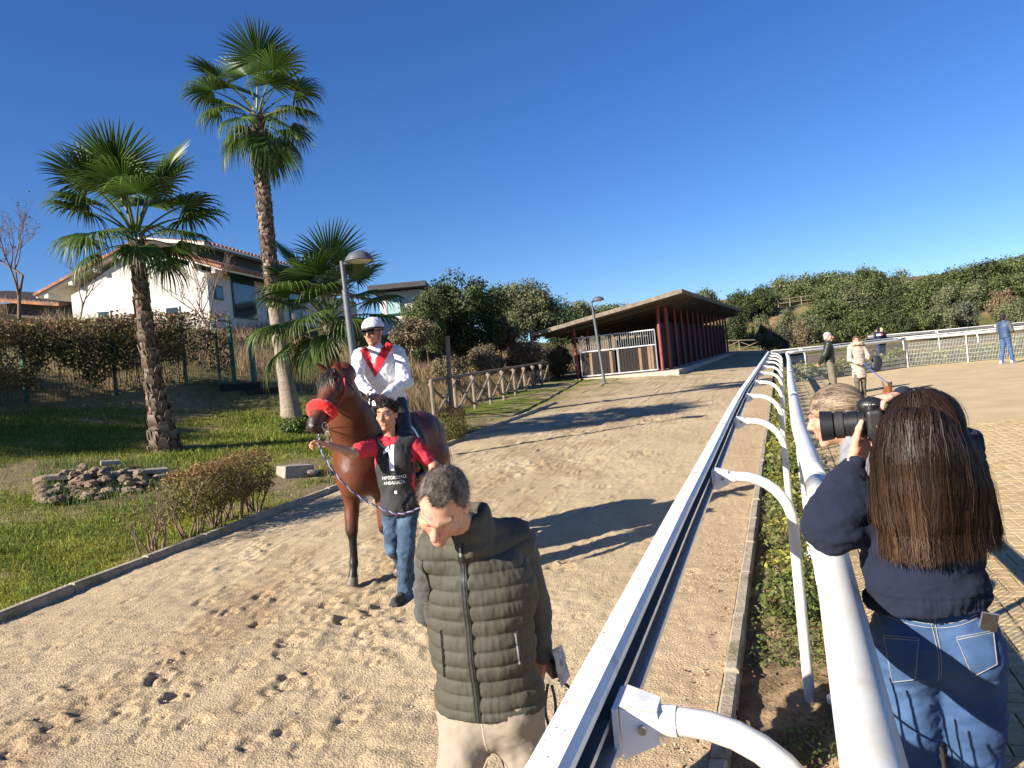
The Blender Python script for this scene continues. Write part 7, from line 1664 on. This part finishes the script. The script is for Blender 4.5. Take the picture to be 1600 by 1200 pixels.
# ================================================================== generic figure for people further off
def figure(label, base, H, fw, arms, top, legs, shoes, hairc, coat=0., gait=.1, tone=SKIN, h=.014, bald=None, hlen=0., look=None, puff=0., vest=None, lean=0., tw=.19, hands=True, group=None):
    base = np.asarray(base, float); s = H / 1.72; fw = unit(fw); R = frame(fw); L = lambda x, y, z: base + R[:, 0] * x * s + R[:, 1] * y * s + UP * z * s
    t = thing('person', label, 'person', base, group)
    J = dict(pel=L(0, 0, .95), chest=L(0, lean * .3, 1.27), neck=L(0, lean * .5, 1.47), sR=L(.18, lean * .45, 1.41), sL=L(-.18, lean * .45, 1.41), hR=L(.09, 0, .90), hL=L(-.09, 0, .90), kR=L(.10, gait * .5 + .02, .49), kL=L(-.10, -gait * .3 + .02, .49), aR=L(.10, gait, .09), aL=L(-.10, -gait, .09))
    for q, sg in (('R', 1), ('L', -1)):
        e, w = arms[q]; J['e' + q] = L(sg * e[0], e[1], e[2]); J['w' + q] = L(sg * w[0], w[1], w[2])
    hf = unit(look if look is not None else fw); u = unit(UP - hf * (UP @ hf)); Rh = np.stack((np.cross(hf, u), hf, u), 1); hc = L(0, lean * .7 + .02, 1.60)
    hd_ = [(J['w' + q], unit(J['w' + q] - J['e' + q]), R[:, 0] * (-sg) - UP * .1, sg, dict(curl=(.6,) * 4, s=s)) for q, sg in (('R', 1), ('L', -1))] if hands else []
    body(t, J, R, hc, Rh, s, h=h, hf=h * .62, hands=hd_, hcol=dict(eyes=True), tone=tone)
    G = Grid(*bbox([J[k] for k in J], .2), h); torso(G, J, R, tw * s, .130 * s, .05); limbs(G, J, (.075 * s, .066 * s, .047 * s), None, .025, legs=())
    if coat: G.cone(J['pel'], J['pel'] - UP * coat * s, .175 * s, .19 * s, .05, flat=R[:, 1], fl=.78)
    G.half(J['pel'] - UP * (coat + .06) * s, -UP); G.cone(J['neck'] - UP * .02, J['neck'] + UP * .04, .075 * s, .07 * s, .02)
    V, F = G.mesh(); 
    if puff: ph_ = np.abs((((V[:, 2] - base[2]) / .085) % 1) - .5) * 2; V = V + vnormals(V, F) * (puff * (np.sqrt(np.clip(1 - ph_ ** 2, 0, 1)) - .7))[:, None]
    V = wrinkle(V, F, .008, 9, 4); part(t, 'coat' if coat or puff else 'top', V, F, top, smooth=True)
    if vest is not None:
        G = Grid(*bbox([J[k] for k in ('pel', 'neck', 'sR', 'sL')], .22), h); torso(G, J, R, tw * s * 1.09, .146 * s, .05); G.half(J['pel'] - UP * .07 * s, -UP); V, F = G.mesh(); ph_ = np.abs((((V[:, 2] - base[2]) / .09) % 1) - .5) * 2; V = V + vnormals(V, F) * (.006 * (np.sqrt(np.clip(1 - ph_ ** 2, 0, 1)) - .7))[:, None]; part(t, 'vest', V, F, vest, smooth=True)
    G = Grid(*bbox([J[k] for k in ('pel', 'kR', 'kL', 'aR', 'aL')], .2), h); G.ell(J['pel'], (.165 * s, .12 * s, .13 * s), R, .04); limbs(G, J, None, (.095 * s, .073 * s, .060 * s), .03, arms=()); G.half(np.array((0, 0, base[2] + .05)), -UP); V, F = G.mesh(); V = wrinkle(V, F, .007, 12, 6); part(t, 'trousers', V, F, legs, smooth=True)
    for q in 'RL':
        a = J['a' + q]; G = Grid(a - .28, a + .28, h * .8); g0 = np.array((a[0], a[1], base[2] + .004)); shoe(G, g0 - fw * .05, g0 + fw * .16, s); V, F = G.mesh(); part(t, 'shoe', V, F, shoes, smooth=True)
    V, F = cap_hair(hc, Rh, s, h * .6, .014 + .006 * (hlen > 0), .070, -.01 - hlen, -.08 - hlen, .008, 40, 2); part(t, 'hair', V, F, m_hair, smooth=True, col=np.tile(hairc, (len(V), 1)) * (1 + .35 * vnoise(V, 60))[:, None])
    return t, J, R, hc, Rh, s
# woman in the grey coat leaning on the rail in front of the lens
def leaning_woman():
    z0 = float(zg(1.62, 3.1)) + PAV; fw = unit((-.85, .52, 0))
    t, J, R, hc, Rh, s = figure('woman with streaked blonde hair in grey coat leaning on the tubular rail', (1.56, 3.05, z0), 1.64, fw, dict(R=((.25, .02, 1.14), (.10, .18, 1.22)), L=((.27, .12, 1.16), (.10, .22, 1.22))), cloth('grey_wool', (.20, .205, .22), .95, .2, 60, .5, 200), cloth('black_trousers', (.02, .02, .022)), mat('black_shoe', (.02, .02, .02), .5), (.12, .085, .055), coat=.25, gait=.03, h=.009, lean=.35, look=(-.84, .52, -.15), tone=np.array((.52, .28, .19)))
    g = np.random.default_rng(6); n = 3600; seg = 9                     # hair combed back into a knot
    kn = hc + Rh @ np.array((0, -.125, -.015)); d = g.normal(0, 1, (n, 3)); d[:, 2] = np.abs(d[:, 2]) * 1.0 - .15; d[:, 1] = d[:, 1] * .9 + .25; d /= np.linalg.norm(d, axis=1)[:, None]
    f = np.linspace(0, 1, seg)[None, :, None]; r0 = d[:, None] * (1 - f) + (unit(np.array((0, -1., -.12))) + g.normal(0, .10, (n, 1, 3))) * f; r0 /= np.linalg.norm(r0, axis=2)[..., None]
    pp = hc + ((r0 * (np.array((.077, .097, .083)) + .016 + .004 * g.random((n, 1, 1))) + np.array((0, -.018, .042))) * s) @ Rh.T; V, F = strands(d @ Rh.T, pp, np.full(n, .003), seg); st = np.repeat(np.clip(.45 + 1.1 * vnoise(d * 1.0, 5, 3), 0, 1)[:, None] * .8 + g.random((n, 1)) * .2, seg * 2, 0); col = np.array((.045, .032, .024)) * (1 - st) + np.array((.36, .27, .18)) * st
    part(t, 'hair_strands', V, F, m_hair, col=col); G = Grid(kn - .1, kn + .1, .006); G.ell(kn, (.042, .036, .040), Rh, 0); V, F = G.mesh(); V = V + vnormals(V, F) * (.004 * fbm(V * (1, .4, 1), 60, 3))[:, None]; part(t, 'hair_knot', V, F, m_hair, smooth=True, col=mixc((.10, .07, .045), (.34, .25, .16), np.clip(.5 + vnoise(V, 70), 0, 1)))
leaning_woman()
# ================================================================== people and dog further off
lp = hit(1346, 622, PAV); zc = lambda p: np.array((p[0], p[1], float(zg(p[0], p[1])) + PAV + .002))
figure('woman in beige hooded coat holding a dog lead and dark bag', zc(lp), 1.60, unit((-.05, -1, 0)), dict(R=((.26, .10, 1.10), (.10, .26, .98)), L=((.27, .06, 1.12), (.20, .28, 1.08))), cloth('beige_down', (.40, .335, .27), .7, .08, 10), cloth('brown_trousers', (.10, .08, .06)), mat('brown_shoe', (.12, .07, .04), .6), (.11, .055, .03), coat=.34, gait=.06, puff=.012, tw=.20, tone=np.array((.50, .26, .18)))
LADY = bpy.data.objects[-1] if False else None
P_l = zc(lp)
G = Grid(P_l + (-.4, -.4, 1.2), P_l + (.4, .4, 1.7), .012)
for k in range(24): a = k / 24 * 2 * PI; o = np.array((math.cos(a) * .14, math.sin(a) * .11, 0)); a2 = (k + 1) / 24 * 2 * PI; o2 = np.array((math.cos(a2) * .14, math.sin(a2) * .11, 0)); G.cone(P_l + o + UP * (1.38 - .03 * math.sin(a)), P_l + o2 + UP * (1.38 - .03 * math.sin(a2)), .042, None, .01)
V, F = G.mesh(); V = V + vnormals(V, F) * (.012 * fbm(V, 40, 5))[:, None]
who = [o for o in COL.objects if o.get('label', '').startswith('woman in beige')][0]; part(who, 'fur_collar', V, F, mat('pale_fur', (.50, .38, .26), .95, .3, 40), smooth=True)
m_bag = mat('dark_bag', (.018, .02, .03), .55, .2, 20)
bc = P_l + (.36, -.22, .86); t = thing('handbag', 'dark shoulder bag hanging from the beige coated woman\'s arm', 'bag', bc); G = Grid(bc - .3, bc + .45, .012); G.ell(bc, (.14, .08, .20), rot((0, 1, 0), .25), .03); G.box(bc - UP * .06, (.22, .12, .22), rot((0, 1, 0), .25), .04, .04); V, F = G.mesh(); part(t, 'bag_body', V, F, m_bag, smooth=True)
V, F = tube(smooth_path([bc + (-.06, 0, .15), bc + (-.08, .02, .30), bc + (.02, .02, .33), bc + (.06, 0, .16)], 16), .012, 6); part(t, 'handle', V, F, m_bag, smooth=True)
op = lp + np.array((-.30, 1.0, 0)); 
figure('grey haired man in dark green quilted jacket behind the beige coated woman', zc(op), 1.76, unit((.85, -.35, 0)), dict(R=((.25, -.12, 1.12), (.10, -.26, .92)), L=((.25, -.12, 1.12), (.10, -.24, .92))), cloth('dark_green_quilt', (.020, .026, .020), .5, .1, 10), cloth('khaki_trousers', (.15, .125, .09)), mat('tan_shoe', (.30, .17, .07), .6), (.30, .29, .28), gait=.05, puff=.012, tone=np.array((.52, .27, .2)), look=(.8, -.6, 0))
mp = hit(1574, 568, PAV)
figure('man in blue padded vest and jeans standing at the right edge', zc(mp), 1.76, unit((.93, .35, 0)), dict(R=((.26, .04, 1.14), (.10, .26, 1.10)), L=((.26, .04, 1.14), (.10, .26, 1.12))), cloth('grey_sleeve', (.07, .075, .08)), cloth('blue_jean', (.045, .095, .20), .85, .2, 8), mat('white_sneaker', (.72, .72, .72), .6), (.015, .012, .010), gait=.14, vest=cloth('blue_vest', (.022, .055, .12), .6, .1, 10), tone=np.array((.34, .17, .105)))
# two people beyond the rails
b = np.array((*at(1374, 540, 39.5)[:2], 0)); b[2] = float(zg(b[0], b[1]))
figure('person in navy jacket with white and red chest patch beyond the rails', b, 1.74, unit((-.3, .95, 0)), dict(R=((.26, .02, 1.14), (.22, .18, .98)), L=((.26, .02, 1.14), (.22, .18, .98))), cloth('navy_jacket', (.012, .022, .07)), cloth('navy_trousers', (.015, .03, .10)), mat('black_shoe', (.02, .02, .02), .5), (.015, .012, .012), h=.018)
nv = [o for o in COL.objects if o.get('label', '').startswith('person in navy')][0]
for k, (dx, w, c_) in enumerate(((-.06, .20, (.75, .75, .75)), (.10, .10, (.55, .03, .04)))): V, F = MB().box(b + (dx, -.17, 1.36), (w, .05, .11)).get(); part(nv, 'back_patch', V, F, mat('patch_%s' % ('white', 'red')[k], c_, .8))
b2 = b + (.42, .5, 0); b2[2] = float(zg(b2[0], b2[1])); figure('blonde person half hidden behind the navy jacketed one', b2, 1.70, unit((-.2, .97, 0)), dict(R=((.26, .02, 1.14), (.22, .10, .95)), L=((.26, .02, 1.14), (.22, .10, .95))), cloth('dark_blue_coat', (.015, .02, .045)), cloth('black_trousers', (.02, .02, .022)), mat('black_shoe', (.02, .02, .02), .5), (.48, .36, .18), h=.018, hlen=.06)
# dog on a blue lead
dp = hit(1389, 628, PAV); dz = zc(dp); dfw = unit((-.25, -1, 0)); dR = frame(dfw); D = lambda x, y, z: dz + dR[:, 0] * x + dR[:, 1] * y + UP * z
t = thing('dog', 'small brown dog with pricked dark tail on a blue lead', 'dog', dz); G = Grid(dz - (.5, .5, .02), dz + (.5, .5, .7), .010); Rd = np.stack((dR[:, 0], dR[:, 1], UP), 1)
G.ell(D(0, .08, .27), (.075, .13, .095), Rd, .03); G.ell(D(0, -.10, .28), (.062, .13, .075), Rd, .04); G.cone(D(0, .16, .30), D(0, .24, .40), .055, .045, .03); G.ell(D(0, .27, .43), (.050, .060, .048), Rd, .02); G.cone(D(0, .30, .42), D(0, .37, .405), .028, .018, .02)
for s in (-1, 1):
    G.cone(D(s * .035, .26, .46), D(s * .050, .25, .515), .018, .005, .008, flat=dR[:, 1], fl=.5); G.chain([D(s * .05, .13, .22), D(s * .05, .12, .11), D(s * .05, .13, .02)], [.032, .020, .019], .015); G.ell(D(s * .05, .145, .015), (.018, .028, .015), Rd, .01)
    G.ell(D(s * .05, -.17, .23), (.032, .055, .075), Rd, .02); G.chain([D(s * .05, -.15, .20), D(s * .05, -.22, .11), D(s * .05, -.19, .02)], [.034, .019, .018], .015); G.ell(D(s * .05, -.175, .015), (.018, .028, .015), Rd, .01)
G.chain([D(0, -.21, .32), D(.03, -.27, .40), D(.06, -.27, .52)], [.022, .018, .008], .015)
V, F = G.mesh(); q = V - dz; col = mixc((.20, .075, .025), (.03, .018, .012), np.clip((vnoise(V, 9) + (q[:, 2] > .42) * .8 - .2), 0, 1)); part(t, 'body', V, F, m_coat, smooth=True, col=col)
hnd = P_l + np.array((.10 * -1 * 0 + .02, -.30, .90)); V, F = tube(smooth_path([P_l + (-.02, -.32, .92), mid(P_l + (-.02, -.32, .92), D(0, .2, .42), .5) - UP * .02, D(0, .20, .42)], 14), .012, 6)
t = thing('dog_lead', 'blue lead running from the beige coated woman down to the dog', 'lead', D(0, .2, .42)); part(t, 'cord', V, F, mat('blue_lead', (.03, .07, .32), .6)); V, F = tube([D(.055 * math.cos(a), .20 + .035 * math.sin(a), .36 + .03 * math.sin(a)) for a in np.arange(17) / 16 * 2 * PI], .008, 6, False); part(t, 'collar', V, F, mat('blue_lead', (0, 0, 0)))
